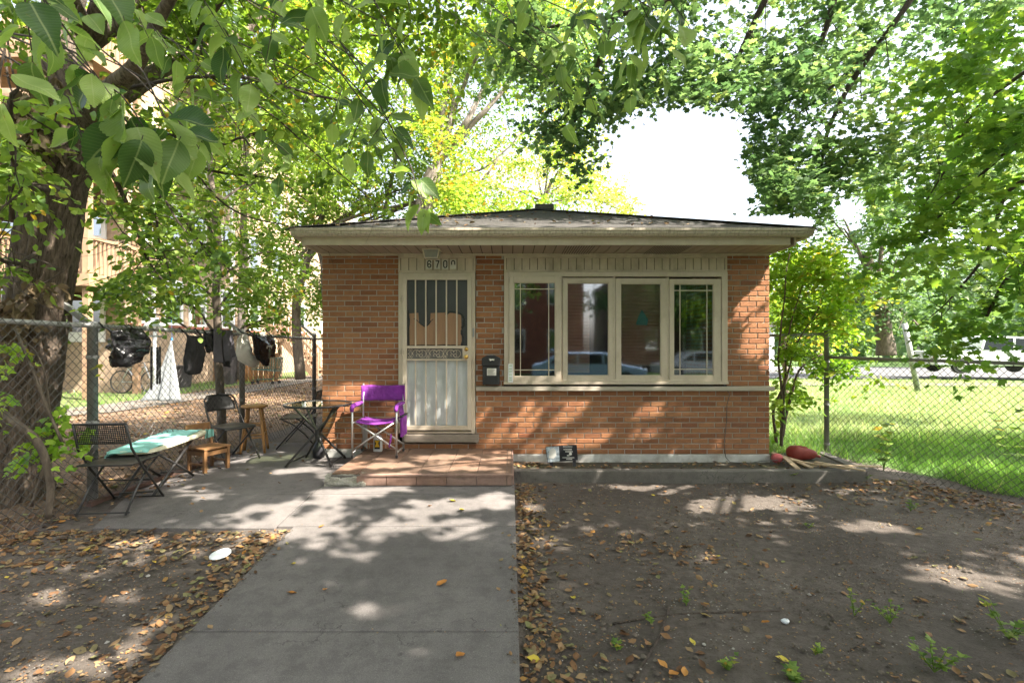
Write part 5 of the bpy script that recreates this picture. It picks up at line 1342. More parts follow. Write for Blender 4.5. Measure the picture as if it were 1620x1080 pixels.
for k,T_ in enumerate(T_NEARS): m=wh==k; leafmesh('near_leaves',PP[m],AA[m],NN[m],SS[m],RR[m],T_,MAT['leaf_elm_near'],elm)
build('near_twig',tw,MAT['twig'],elm,smooth=True)

# dried vine on the elm trunk
vine=tree('dried_vine',W(40,480,4.35),'withered brown vine with curled dead leaves clinging to the elm trunk at the left','vine')
cls=[Cl(40,170,4.38,50,60,.15,260,.5),Cl(70,130,4.38,40,40,.12,120,.5),Cl(45,225,4.38,40,22,.12,90,.5),Cl(20,480,4.38,55,30,.12,170,.4),Cl(60,450,4.38,35,20,.1,60,.5),Cl(10,530,4.38,30,30,.1,50,.4)]
leafmesh('dead_leaves',*sprays(rsN,cls,.09,6,.2,1.1,1.2),T_OV,MAT['leaf_dry'],vine)
q=MB(); 
for pl in ([(8,20),(20,110),(55,190),(75,215)],[(150,195),(125,215),(95,232),(80,236)],[(10,395),(60,410),(102,428)],[(5,60),(15,130),(40,190),(30,300)],[(5,440),(60,450),(100,430)]):
    limb(q,[W(a,b,4.38) for a,b in pl],[.009,.008,.006,.004],6,.02,3)
build('vine_stem',q,MAT['twig'],vine)
# vine plants at trunk foot
vp=tree('ground_vine',W(60,700,4.05),'green leafy vine climbing the fence mesh at the foot of the elm','vine')
cls=[Cl(20,560,4.0,22,20,.1,36,.5),Cl(80,690,4.1,30,28,.12,60,.5),Cl(60,720,4.1,40,30,.12,60,.4),Cl(110,660,4.3,25,40,.1,45,.5),Cl(15,620,4,18,20,.1,24,.5),Cl(135,700,4.4,16,30,.1,30,.5),Cl(158,580,4.5,8,8,.05,6,.8)]
leafmesh('foliage',*sprays(rsN,cls,.075,5,.2,.5,.9),T_M5,MAT['leaf_shrub'],vp)
q=MB(); limb(q,[W(50,800,4.1),W(70,740,4.1),W(90,690,4.2),W(60,560,4.05),W(25,540,4)],[.012,.01,.008,.006,.004],6,.03,2); limb(q,[W(0,650,3.95),W(60,700,4.0),W(80,760,4.05),W(76,820,4.05)],[.03,.03,.028,.025],8,.02,2); limb(q,[W(25,520,4.0),W(70,630,4.05),W(100,700,4.1)],[.01,.012,.012],6,.03,2)
build('stem',q,MAT['bark2'],vp,smooth=True)

# ---- thin tree just inside the yard behind fence
t2=tree('thin_tree',(-4.15,7.1,.3),'slender young tree with a thin leaning trunk behind the left fence beside the hung garments')
q=MB(); Y=7.1
limb(q,[W(352,715,Y),W(350,640,Y),W(346,540,Y),W(342,470,Y),W(346,400,Y),W(338,330,Y),W(332,240,Y),W(330,120,Y),W(340,20,Y+.3)],[.062,.058,.055,.05,.045,.04,.034,.025,.015],12,.02,4); build('trunk',q,MAT['bark2'],t2,smooth=True)
q=MB(); cl2=[Cl(280,475,Y,60,34,.5,420,.3),Cl(400,440,Y+.2,60,40,.5,420,.4),Cl(440,500,Y+.2,55,26,.4,330,.4),Cl(250,420,Y,50,30,.5,220,.3),Cl(380,380,Y+.4,60,40,.5,380,.45),Cl(430,400,Y+.6,60,40,.6,420,.45),Cl(300,330,Y,70,40,.6,300,.4),Cl(400,290,Y+.5,80,50,.6,420,.5),Cl(480,460,Y+1.6,24,50,.4,260,.45),Cl(210,490,Y-.3,40,18,.3,110,.3)]
for c in cl2:
    zr=min(max(c[0][2]-.5,1.3),5); limb(q,[(-4.16,7.1,zr),(( -4.16+c[0][0])/2,(7.1+c[0][1])/2,(zr+c[0][2])/2+.1),c[0]],[.022,.015,.008],6,.04,zr); twigs(q,rsN,c[0],6,.5,.006)
build('branch',q,MAT['twig'],t2,smooth=True)
leafmesh('crown',*sprays(rsN,cl2,.078,8,.35,.3,.5),T_OV,MAT['leaf_elm'],t2)

# ---- multi stemmed tree behind the house
t3=tree('multi_stem_tree',(-2.0,13,.3),'tall tree with several pale stems fanning up behind the house roof')
q=MB(); Y=13.0
limb(q,[W(655,560,Y),W(660,400,Y),W(678,300,Y),W(690,265,Y)],[.28,.26,.22,.2],14,.03,5)
for pl in ([(685,285),(712,200),(735,130),(768,60),(790,-60)],[(688,275),(700,180),(715,100),(722,0)],[(690,262),(740,190),(770,130),(800,80),(830,0)],[(680,300),(705,220),(715,160),(700,60),(690,-40)],[(692,258),(745,200),(790,150),(830,90)]):
    limb(q,[W(a,b,Y+rsN.uniform(-.5,.8)) for a,b in pl],[.09,.075,.055,.035,.02][:len(pl)],9,.05,pl[1][0])
build('trunk',q,MAT['bark3'],t3,smooth=True)
q=MB()
for pl in ([(610,330),(640,170),(630,60),(640,-50)],[(650,330),(700,285),(770,262),(830,210)],[(580,300),(570,180),(590,60)],[(700,330),(750,300),(790,250)],[(520,360),(600,330),(700,318)]):
    limb(q,[W(a,b,Y+1.5) for a,b in pl],[.06,.045,.03,.02][:len(pl)],8,.08,pl[0][0])
build('branch',q,MAT['bark3'],t3,smooth=True)
cl3=[]
rs3=np.random.RandomState(5)
for i in range(125):
    px_=rs3.uniform(430,950); py_=rs3.uniform(-150,330); 
    cl3.append(Cl(px_,py_,rs3.uniform(12,16),rs3.uniform(45,80),rs3.uniform(30,60),1.2,rs3.randint(350,800),rs3.uniform(.35,.75)))
a3=sprays(rs3,cl3,.105,8,.6,.3,.6); x,y=proj(a3[0]); m=(rs3.rand(len(x))> np.clip((x-880)/160,0,.9))
leafmesh('crown',*gap(keep(a3,m)),T_OV,MAT['leaf_sun'],t3)

# ---- more trees behind left
def bgtree(name,label,spots,Y,leaf,mat,trunk,rs,mat_t,tm=T_DI,rd=1.3,tr=.16,group=None,usegap=True,shell=0):
    x0_,y0_,_=W(trunk[0][0],trunk[0][1],Y); t=tree(name,(x0_,Y,.3),label,group=group)
    q=MB(); limb(q,[W(a,b,Y) for a,b in trunk],interp([tr,tr*.7,tr*.4],len(trunk)),10,.1,Y); top=W(*trunk[-1],Y)
    build('trunk',q,mat_t,t,smooth=True)
    cl=[Cl(a,b,Y+rs.uniform(-1,1)*rd,rx,ry,rd,n,ti) for (a,b,rx,ry,n,ti) in spots]
    q=MB()
    mid=W(*trunk[-2],Y)
    reach(q,rs,mid,cl[::2],tr*.35,6,2); build('branch',q,mat_t,t,smooth=True)
    ar=sprays(rs,cl,leaf,8,leaf*5,.3,.6)
    if usegap: ar=gap(ar)
    leafmesh('crown',*ar,tm,mat,t); return t
rs4=np.random.RandomState(44)
sp=[(rs4.uniform(150,520),rs4.uniform(-120,330),70,60,600,rs4.uniform(.3,.7)) for _ in range(75)]
bgtree('broadleaf_tree','broad yellow green tree filling the view behind the thin tree at the left',sp,19,.17,MAT['leaf_sun'],[(380,600),(385,400),(390,200),(400,60)],rs4,MAT['bark3'],T_OV,2)
sp=[(rs4.uniform(400,560),rs4.uniform(300,500),40,40,380,rs4.uniform(.3,.7)) for _ in range(14)]+[(rs4.uniform(540,720),rs4.uniform(280,360),50,30,380,rs4.uniform(.4,.8)) for _ in range(8)]
bgtree('bushy_tree','bushy tree low behind the left corner of the house',sp,15,.13,MAT['leaf_elm'],[(475,600),(470,480),(500,380),(520,300)],rs4,MAT['bark2'],T_OV,1)
sp=[(x_,y_,48,32,520,rs4.uniform(.4,.9)) for (x_,y_) in ((760,300),(800,270),(850,260),(880,290),(830,320),(910,300),(930,270),(950,310),(900,250),(980,325),(870,235),(730,310),(1000,340),(780,330),(880,330))]
bgtree('pale_tree','tree with pale leaves coloured as if sunlit behind the roof ridge beside the open sky',sp,21,.15,MAT['leaf_pale'],[(860,420),(850,360),(860,320),(870,290)],rs4,MAT['bark3'],T_OV,1.4,usegap=False)
# right background
sp=[(rs4.uniform(1240,1420),rs4.uniform(290,470),42,40,420,rs4.uniform(.2,.6)) for _ in range(16)]+[(1400,500,50,30,500,.3),(1450,470,60,40,500,.3),(1350,480,50,30,400,.3),(1330,525,45,22,420,.3),(1460,520,50,22,420,.4),(1290,530,40,24,380,.4)]
bgtree('street_tree','dark leafy street tree with a thick forked trunk across the lawn on the right',sp,24,.22,MAT['leaf_far'],[(1402,562),(1398,520),(1388,470),(1370,400)],rs4,MAT['bark2'],T_DI,2,tr=.42)
sp=[(rs4.uniform(1440,1760),rs4.uniform(330,520),60,40,520,rs4.uniform(.2,.6)) for _ in range(20)]
bgtree('shade_tree','dense bluish shade tree behind the parked van at the far right',sp,36,.3,MAT['leaf_far'],[(1640,560),(1640,500),(1630,430),(1600,380)],rs4,MAT['bark2'],T_DI,3,tr=.4)
sp=[(rs4.uniform(1200,1300),rs4.uniform(360,540),30,40,300,rs4.uniform(.4,.9)) for _ in range(10)]
bgtree('lime_green_tree','yellow green tree directly behind the right side of the house',sp,14,.12,MAT['leaf_sun'],[(1245,640),(1240,560),(1245,480),(1250,400)],rs4,MAT['bark2'],T_OV,1,tr=.08)

# ---- maple overhanging from the right
mp=tree('maple_tree',(8.6,4.2,.2),'large maple outside the right edge whose drooping branches cover the upper right sky')
q=MB(); limb(q,[(8.6,4.2,0),(8.5,4.2,2),(8.2,4.3,4),(7.6,4.6,6),(7,5,8)],[.34,.28,.25,.2,.12],16,.05,8); build('trunk',q,MAT['bark'],mp,smooth=True)
rs5=np.random.RandomState(9); clm=[]
for i in range(96):
    px_=rs5.uniform(760,1640); py_=rs5.uniform(-200,330)
    lim=150 if px_<900 else (225 if px_<960 else (170 if px_<1180 else 340))
    if py_>lim: continue
    clm.append(Cl(px_,py_,rs5.uniform(6.2,8.6),rs5.uniform(60,100),rs5.uniform(40,65),.8,rs5.randint(320,560),rs5.uniform(.3,.7)))
for (a,b) in ((900,225),(860,200),(930,250),(1190,280),(1210,330),(1240,300),(1260,350),(1180,240),(1300,300),(1320,260),(1230,230),(1010,160),(1080,150),(1140,140)): clm.append(Cl(a,b,7.2,32,24,.4,240,.35))
q=MB()
for pl in ([(1480,-60,6.5),(1420,30,6.6),(1380,80,6.8),(1300,150,7),(1250,190,7.2)],[(1384,75,6.8),(1340,140,7),(1310,210,7.1),(1290,290,7.2)],[(1330,-40,6.5),(1300,60,6.7),(1240,130,7),(1180,170,7.2)],[(1240,-50,6.3),(1190,40,6.6),(1160,110,6.9)],[(1000,-40,6.4),(960,60,6.7),(930,150,7),(900,210,7.2)],[(1150,-60,6.3),(1060,0,6.6),(900,40,7),(800,40,7.2)]):
    c=limb(q,[W(*p) for p in pl],[.045,.035,.026,.018,.010][:len(pl)],8,.03,pl[0][0])
    for k in range(7): twigs(q,rs5,c[rs5.randint(3,len(c))],2,.9,.008)
limb(q,[(8,4.3,4.8),(7,4.9,5.6),W(1480,-60,6.5)],[.14,.09,.045],10); limb(q,[(7.6,4.6,6),(6,5.3,6.8),W(1240,-50,6.3)],[.12,.08,.045],10); limb(q,[(7,5,8),(4,5.8,7.8),W(1000,-40,6.4)],[.1,.07,.04],10)
build('branch',q,MAT['twig'],mp,smooth=True)
am=sprays(rs5,clm,.092,8,.45,.25,.45,lump=.3,jit=.25); am=gap(am,9); x,y=proj(am[0]); am=suncull(keep(am,~((x<1290)&(y>338)&(x>450))))
leafmesh('crown',*am,T_MP,MAT['leaf_maple'],mp)
# nearer right hand foliage
cr=[]
for i in range(42):
    px_=rs5.uniform(1430,1760); py_=rs5.uniform(60,520) 
    if py_<300 and px_<1430+ (300-py_)*.35: continue
    if py_>430 and px_<1500: continue
    cr.append(Cl(px_,py_,rs5.uniform(3.8,5.6),rs5.uniform(35,60),rs5.uniform(22,40),.45,rs5.randint(140,240),rs5.uniform(.45,.9)))
for (a,b) in ((1460,400),(1420,380),(1480,450),(1500,500),(1540,520),(1455,330),(1400,420),(1390,300),(1560,480),(1520,545),(1500,560),(1545,520),(1610,470)): cr.append(Cl(a,b,4.8,34,20,.35,70,.6))
q=MB()
for pl in ([(1720,250,4.2),(1600,300,4.6),(1560,400,4.8),(1510,470,5),(1470,503,5.1)],[(1700,60,4.2),(1600,130,4.5),(1540,180,4.6),(1500,260,4.8),(1460,330,5)],[(1720,380,4.2),(1610,420,4.6),(1560,500,4.8)],[(1760,150,4),(1650,200,4.3),(1560,270,4.7),(1450,380,5)]):
    c=limb(q,[W(*p) for p in pl],[.022,.018,.014,.009,.005][:len(pl)],7,.03,pl[0][0])
    for k in range(6): twigs(q,rs5,c[rs5.randint(3,len(c))],2,.5,.005)
limb(q,[(8.4,4.2,3.2),(6.6,4.2,3.6),W(1720,250,4.2)],[.08,.05,.022],8); limb(q,[(8.4,4.2,4.2),(6.6,4.2,4.8),W(1700,60,4.2)],[.08,.05,.022],8); limb(q,[(8.4,4.2,3.0),(6.6,4.2,3.1),W(1720,380,4.2)],[.08,.05,.022],8); limb(q,[(8.4,4.2,3.8),(6.8,4.1,4.1),W(1760,150,4)],[.08,.05,.022],8)
build('low_branch',q,MAT['twig'],mp,smooth=True)
ar=suncull(gap(sprays(rs5,cr,.088,7,.35,.35,.5,lump=.35,jit=.2),6))
leafmesh('low_crown',*ar,T_MP,MAT['leaf_shrub_m']if 'leaf_shrub_m' in MAT else m_leaf('maple_leaf_painted_lit',[(0,(.09,.2,.05)),(.5,(.17,.33,.07)),(1,(.3,.44,.09))],.5),mp)  # low branches get a brighter leaf colour standing in for sunlight
# unseen canopy added on the sun side (front right and above) to throw dappled shade
rs6=np.random.RandomState(15); clo=[]
SUN=Vector((.6,-.3,.75)).normalized()
def over(gx,gy,gz_,h,rx,ry,n): # crown cluster whose shadow falls at a ground point
    k=(h-gz_)/SUN.z; clo.append(((gx+SUN.x*k,gy+SUN.y*k,h),(rx,ry,.5),n,.4))
SH=SHADE_CANOPY
for a in SH: over(*a)
q=MB(); reach(q,rs6,(7.6,4.4,5.6),clo,.05,7,3); build('upper_branch',q,MAT['bark'],mp,smooth=True)
ao=sprays(rs6,clo,.125,8,.55,.25,.5)
# nothing of this shade crown dips into the picture lower than the real canopy does
x,y=proj(ao[0]); vis=(ao[0][:,1]>.3)&(x>-60)&(x<1680)&(y>-40)
ao=suncull(keep(ao,~vis))
leafmesh('shade_crown',*ao,T_MP,MAT['leaf_maple'],mp)

# ---- shrub by the right corner
sh=tree('corner_shrub',(3.75,6.75,.25),'bright green leggy shrub growing beside the right corner of the house','shrub')
q=MB(); Y=6.9
for pl in ([(1236,705),(1240,650),(1242,590),(1250,520),(1270,450)],[(1228,700),(1225,650),(1240,600),(1262,540),(1300,480)],[(1238,690),(1250,630),(1262,585),(1300,560)],[(1236,705),(1236,640),(1232,560),(1240,470),(1250,400)]):
    c=limb(q,[W(a,b,Y) for a,b in pl],[.022,.018,.014,.010,.006][:len(pl)],7,.03,pl[1][0]); 
    for k in range(5): twigs(q,rs6,c[rs6.randint(5,len(c))],2,.45,.005)
build('stem',q,MAT['bark2'],sh,smooth=True)
cs=[Cl(a,b,Y+rs6.uniform(-.3,.5),rx*1.05,ry*1.1,.35,int(n*1.6),t+.12) for (a,b,rx,ry,n,t) in ((1250,440,40,40,330,.5),(1290,430,45,40,330,.55),(1330,450,40,30,230,.65),(1355,440,30,18,90,.7),(1260,500,40,30,300,.35),(1310,500,45,30,260,.5),(1340,520,30,20,110,.6),(1250,560,30,20,140,.25),(1290,570,35,16,150,.3),(1340,580,36,12,90,.35),(1240,610,20,26,80,.3),(1260,630,26,10,50,.4),(1370,480,16,10,24,.9),(1230,650,10,30,40,.4),(1245,400,25,20,130,.5),(1310,400,30,20,120,.6),(1375,600,14,10,20,.5))]
leafmesh('crown',*sprays(rs6,cs,.10,6,.32,.3,.6),T_OV,MAT['leaf_shrub'],sh)

# ---- plants along right fence
def weed(px,py,h,n,leaf,lab,mat='leaf_elm',wd=.5,tm=T_M5,cat='weed',grp='weeds sprouting in the bare soil',name='weed_plant'):
    x,y,z=gpt(px,py); e=empty(name,(x,y,z),lab,cat,grp)
    q=MB(); P_=[];A_=[];N_=[];S_=[];R_=[]
    ns=max(1,n//6)
    for s in range(ns):
        d=Vector((rs6.normal()*wd,rs6.normal()*wd,1)).normalized(); pts=[Vector((x,y,z))+d*h*t+Vector((0,0,-.1*h*t*t*abs(d.x))) for t in (0,.33,.66,1)]
        q.tube(pts,[.003,.0025,.002,.001],5,cap=False)
        for j in range(6):
            t=.25+.75*j/5; p=pts[0].lerp(pts[3],t); a=np.array([math.cos(j*2.4+s),math.sin(j*2.4+s),.25]); P_.append(p);A_.append(a);N_.append([rs6.normal()*.3,rs6.normal()*.3,1]);S_.append(leaf*rs6.uniform(.6,1.2));R_.append(rs6.rand())
    build('stem',q,MAT[mat],e); leafmesh('leaves',np.array(P_,float),np.array(A_),np.array(N_,float),np.array(S_),np.array(R_),tm,MAT[mat],e)
weed(1398,745,.62,40,.11,'tall broad leaved weed standing against the right fence in front of the lawn',wd=.14,grp='weeds along the right fence')
weed(1606,742,.75,26,.12,'broad leaved weed at the right edge of the picture beyond the fence',wd=.14,grp='weeds along the right fence')
WD=[(1086,957,.10,18,.03,'small feathery weed in the bare soil below the middle of the bed',''),(1352,973,.14,18,.035,'upright feathery weed on the soil at the lower right',''),(1408,985,.12,24,.03,'taller of two feathery weeds at the lower right',''),(1478,1062,.16,42,.04,'largest weed clump near the lower right corner',''),(1030,986,.06,12,.035,'low round leaved seedling left of the paper scrap',''),(1150,1060,.09,18,.035,'weed at the bottom edge below the middle of the soil',''),(976,1028,.05,12,.03,'tiny seedling beside the fallen twigs near the bottom',''),(1290,1035,.05,12,.03,'tiny star shaped seedling near the bottom right of centre',''),(1255,762,.12,18,.05,'sprawling weed against the concrete curb',''),(1362,762,.12,12,.06,'small weed at the right end of the concrete curb',''),(1280,835,.05,12,.03,'small weed tuft between curb and the lower right soil',''),(1260,1078,.07,24,.045,'round leaved weed cut off by the bottom edge right of centre',''),(1440,808,.1,18,.05,'weed among the dead leaves at the foot of the right fence',''),(1595,1010,.2,30,.05,'weed at the right edge low in the picture','')]
for a in WD: weed(a[0],a[1],a[2],a[3],a[4],a[5],wd=.5)

# lawn grass
def blades(name,label,pts,h,w,rs,mat):
    n=len(pts); T=(np.array([(-.5,0,0),(.5,0,0),(.32,.55,.06),(-.32,.55,.06),(0,1,.28)]),[(0,1,2,3),(3,2,4)])
    Tv=T[0].copy(); Tv[:,0]*=w
    P_=pts; A_=np.stack([rs.normal(0,.45,n),rs.normal(0,.45,n),np.ones(n)],1); N_=np.stack([rs.normal(size=n),rs.normal(size=n),np.zeros(n)],1)
    S_=h*rs.uniform(.45,1.3,n)
    cl_=np.array([NZ.noise(Vector((p[0]*1.1,p[1]*1.1,0))) for p in P_]); cl2=np.array([NZ.noise(Vector((p[0]*4,p[1]*4,5))) for p in P_])
    S_*=1+.7*cl_+.5*cl2
    o=leafmesh(name,P_,A_,N_,S_,np.clip(.45+.35*cl_+.3*cl2+rs.normal(0,.18,n),0,1),(Tv,T[1]),mat); return tag(o,label,kind='stuff')
def gp2(n,x0,x1,y0,y1,rs,pw=1.0,cond=None):
    x=rs.uniform(x0,x1,n); y=y0+(y1-y0)*rs.rand(n)**pw
    m=np.ones(n,bool) if cond is None else cond(x,y); x=x[m];y=y[m]
    z=np.array([gz(a,b) for a,b in zip(x,y)]); return np.stack([x,y,z-.005],1)
edge_=lambda x,y: x+.43*y
fenced=lambda x,y:(edge_(x,y)+.25*np.sin(y*5)+.3*np.sin(x*9+y*4)*.5>7.62)
p1=gp2(60000,4.2,9.5,3.4,8.5,rs6,1.2,fenced); p2=gp2(70000,4.4,20,8,22,rs6,1.6); p3=gp2(3500,3.35,4.5,6.7,9,rs6)
blades('lawn_grass','lush green lawn grass beyond the right fence',np.concatenate([p1,p3]),.15,.045,rs6,MAT['grass'])
blades('lawn_grass_far','lawn grass stretching to the street on the right',p2,.13,.09,rs6,m_leaf('lawn_blade_painted_sunlit',[(0,(.22,.33,.10)),(.5,(.42,.52,.22)),(1,(.62,.62,.38))],.45,(1.1,1.1,.8)))  # far blades coloured paler to stand in for full sun
p4=gp2(9000,-16,-9.6,9,24,rs6,1.4); blades('strip_grass','patchy grass strip before the apartment building',p4,.10,.12,rs6,MAT['grass'])
p5=gp2(900,.3,4.9,2.3,5.7,rs6); p5=p5[np.array([NZ.noise(Vector((a[0]*2,a[1]*2,9)))>.22 for a in p5])] 
blades('sparse_grass','thin sprouts of grass in the bare soil',p5,.035,.05,rs6,MAT['grass'])

# fallen leaves
rs7=np.random.RandomState(31)
T_CU=(np.array([(0,0,0),(.26,.22,.10),(.30,.5,.20),(.18,.8,.16),(0,1,.22),(-.18,.8,.22),(-.30,.5,.12),(-.26,.22,.14),(0,.5,.0)]),[(0,1,8),(1,2,8),(2,3,8),(3,4,8),(4,5,8),(5,6,8),(6,7,8),(7,0,8)])
def litter(name,label,pts,size,zoff,mat=None,kind='stuff'):
    n=len(pts); P_=np.array(pts); P_[:,2]+=zoff+rs7.uniform(0,.006,n)
    a=rs7.uniform(0,6.283,n); A_=np.stack([np.cos(a),np.sin(a),rs7.normal(0,.12,n)],1); flip=np.where(rs7.rand(n)<.4,-1,1)
    N_=np.stack([rs7.normal(0,.3,n),rs7.normal(0,.3,n),np.ones(n)],1)
    S_=size*rs7.uniform(.45,1.25,n); P_[:,2]+=np.where(flip<0,.2*S_,0); N_*=flip[:,None]
    return tag(leafmesh(name,P_,A_,N_,S_,np.clip(rs7.beta(2.0,1.9,n),0,1),T_CU,mat or MAT['leaf_dead']),label,kind=kind)
L=[]
def sc_(n,fx):
    for _ in range(n):
        x,y=fx(); 
        L.append((x,y,gz(x,y)+.004))
u=rs7.uniform
# left bed between tree and walkway
sc_(380,lambda:(u(-3.9,-1.78),3.98-abs(rs7.normal(0,.28))))
sc_(330,lambda:(-1.76-abs(rs7.normal(0,.16)),u(1.9,3.98)))
sc_(420,lambda:(u(-4.2,-1.78),u(1.9,3.98)))
sc_(500,lambda:(u(-4.6,-3.0),u(3.3,4.3)))
# right of walkway
sc_(620,lambda:(.07+abs(rs7.normal(0,.12)),u(1.9,5.7)))
sc_(160,lambda:(.15+abs(rs7.normal(0,.35)),u(1.9,5.7)))
sc_(330,lambda:(u(.1,4.8),u(2.0,5.75)))
for (cx,cy,sx_,sy_,n) in ((1.15,3.9,.22,.12,70),(1.5,3.7,.15,.1,25),(2.3,2.35,.12,.1,14)): sc_(n,lambda:(rs7.normal(cx,sx_),rs7.normal(cy,sy_)))
def alongf():
    y=u(3.6,5.9); x=(7.34-.43*y)-abs(rs7.normal(0,.45))-.05
    return x,y
sc_(850,alongf)
sc_(120,lambda:(u(2.8,4.6),u(4.9,5.7)))
def ok(p): return not(-1.76<p[0]<.055 and p[1]<5.8) and not (-3.4<p[0]<-1.7 and p[1]>4.0)
litter('leaf_litter','dry brown and orange fallen leaves scattered over the soil',[p for p in L if ok(p)],.052,.0)
L=[]; sc_(5000,lambda:(u(-9.6,-3.95),u(2.5,20))); litter('yard_leaf_litter','brown leaf litter covering the yard behind the left fence',L,.08,.0)
L=[(u(.1,4.1),u(5.94,6.28),.264) for _ in range(160)]+[(.05+abs(rs7.normal(0,.2)),u(5.94,6.25),.27) for _ in range(60)]; litter('bed_leaf_litter','dead leaves on the planting bed soil',L,.05,.0)
def roofz(x,y): return EZ+(AZ-EZ)*(y-GY)/(AY-GY)+.018
L=[(u(-1.9,2.4) if k%2 else rs7.normal(-.9,.5),u(5.75,8.2)) for k in range(170)]; L=[(x,y,roofz(x,y)) for x,y in L if x0+(AX-x0)*(y-GY)/(AY-GY)<x<x1+(AX-x1)*(y-GY)/(AY-GY)]
litter('roof_leaf_litter','yellow brown leaves lying on the roof shingles',L,.06,.0)
L=[(u(-3.7,-1.9),u(4.1,7.0),.329) for _ in range(26)]+[(-3.62+abs(rs7.normal(0,.15)),u(4.4,7.2),.329) for _ in range(130)]; litter('patio_leaf_litter','small dead leaves along the fence edge of the patio',L,.045,.0)
# clods, pebbles and crumbs in the soil
def lumps(name,label,pts,size,mat,flat=.55):
    T=(np.array([(0,0,-.3),(.5,.1,0),(.1,.5,.05),(-.45,.15,0),(-.2,-.5,.04),(.35,-.4,0),(.02,.0,.42)]),[(1,2,6),(2,3,6),(3,4,6),(4,5,6),(5,1,6)])
    n=len(pts); P_=np.array(pts); P_[:,2]+=.002; a=rs7.uniform(0,6.28,n)
    S_=size*rs7.pareto(2.6,n).clip(0,4)*.5+size*.4
    return tag(leafmesh(name,P_,np.stack([np.cos(a),np.sin(a),rs7.normal(0,.1,n)],1),np.stack([rs7.normal(0,.15,n),rs7.normal(0,.15,n),np.ones(n)],1),S_,rs7.rand(n),T,mat),label,kind='stuff')
def soilpts(n,x0_,x1_,y0_,y1_,th):
    o=[]
    while len(o)<n:
        x=u(x0_,x1_); y=y0_+(y1_-y0_)*rs7.rand()**1.4
        if NZ.noise(Vector((x*1.7,y*1.7,4)))+.3*rs7.rand()>th: o.append((x,y,gz(x,y)+.004))
    return [p for p in o if ok(p)]
def m_clod(name,a,b):
    t=NT(name); return t.done(t.pr(t.ramp(t.attr('rnd'),[(0,a),(1,b)]),.95,0,t.bump(t.noise(90,3),.6,.006)))
lumps('soil_clods','small clods of soil over the bare yard',soilpts(9000,.08,4.9,1.9,5.7,-.05)+soilpts(5000,-4.2,-1.78,1.9,4.0,-.05),.014,m_clod('soil_clod',(.045,.035,.027),(.13,.105,.082)))
lumps('pebbles','scattered pale pebbles in the yard soil',soilpts(700,.08,4.9,1.9,5.7,.1)+soilpts(300,-4.2,-1.78,1.9,4.0,.1),.012,m_clod('pebble',(.12,.11,.10),(.32,.30,.27)))
L=soilpts(5200,.08,4.9,1.9,5.75,-.02)+soilpts(3000,-4.2,-1.78,1.9,4.0,-.1)
litter('leaf_crumbs','broken bits of dead leaf trodden into the soil',L,.017,.0)
L=[(u(-1.74,.05),rs7.choice([1.38,2.708,4.034])+rs7.normal(0,.012),0) for _ in range(60)]; L=[(a,b,.0684*b+.001) for a,b,_ in L]; lumps('edge_grit','soil grit spilling onto the walkway edges',[(sgn_x+rs7.normal(0,.022),yy,.0684*min(yy,4.75)-.001) for sgn_x in (-1.735,.045) for yy in rs7.uniform(1.9,3.98,420)],.010,m_clod('edge_soil',(.045,.035,.027),(.13,.105,.082)))
litter('edge_leaves','small dead leaves blown onto the walkway edges',[(sx__+rs7.normal(0,.04),yy,.0684*min(yy,4.75)+.002) for sx__ in (-1.72,.02) for yy in rs7.uniform(1.9,3.98,26)],.035,.0)
litter('joint_debris','crumbs of leaf caught in the walkway joints',L,.012,.0)
for (pl,lab) in (([(970,985),(1060,972),(1150,968),(1235,966)],'long half buried root across the middle of the bare soil'),([(1000,1075),(1040,1010),(1058,960)],'thin crooked root at the bottom of the soil left of centre')):
    q=MB(); pp=[gpt(a,b) for a,b in pl]; q.tube([(a,b,c-.002) for a,b,c in curve(pp)],.008,6); tag(build('tree_root',q,MAT['twig'],smooth=True),lab,'root')
# single leaves on the walkway and conspicuous yellow ones, each an object
LV=[(516,937,'o','curled orange leaf on the walkway left of the small dark stain'),(470,944,'o','small orange leaf near the left edge of the walkway'),(461,897,'y','tiny yellow leaf on the walkway slab near the patio corner'),(690,932,'o','tan curled leaf in the middle of the walkway'),(733,1040,'o','bright orange leaf on the walkway at the bottom of the picture'),(722,797,'y','yellow leaf in a sun patch on the upper walkway slab'),(683,804,'o','small brown leaf in a sun patch left of the yellow leaf'),(735,810,'y','greenish yellow leaf just below the other yellow leaf on the walkway'),(504,839,'o','orange leaf at the joint left on the walkway'),(905,944,'y','bright yellow leaf on soil near the walkway'),(856,1046,'y','long yellow green leaf at the bottom beside the walkway edge'),(1135,879,'y','yellow leaf in the middle of the bare soil'),(1099,1022,'y','curved yellow leaf near the bottom of the soil'),(1250,1048,'y','long thin yellow leaf at the bottom right of centre'),(1560,961,'y','large green yellow leaf at the far right of the soil'),(1038,785,'y','yellow leaf near the curb, left of centre'),(1192,764,'y','small yellow leaf at the foot of the curb'),(1450,836,'y','yellow leaf among brown ones under the right fence'),(1204,985,'o','orange leaf left of the white paper scrap'),(1056,1058,'o','left one of three orange leaves at the bottom of the soil'),(1072,1064,'o','middle one of three orange leaves at the bottom of the soil'),(1083,1071,'o','right one of three orange leaves at the bottom of the soil'),(533,710-0,'y','yellow leaf by the foot of the round table'),(330,838,'y','green yellow leaf at the edge of the patio slab')]
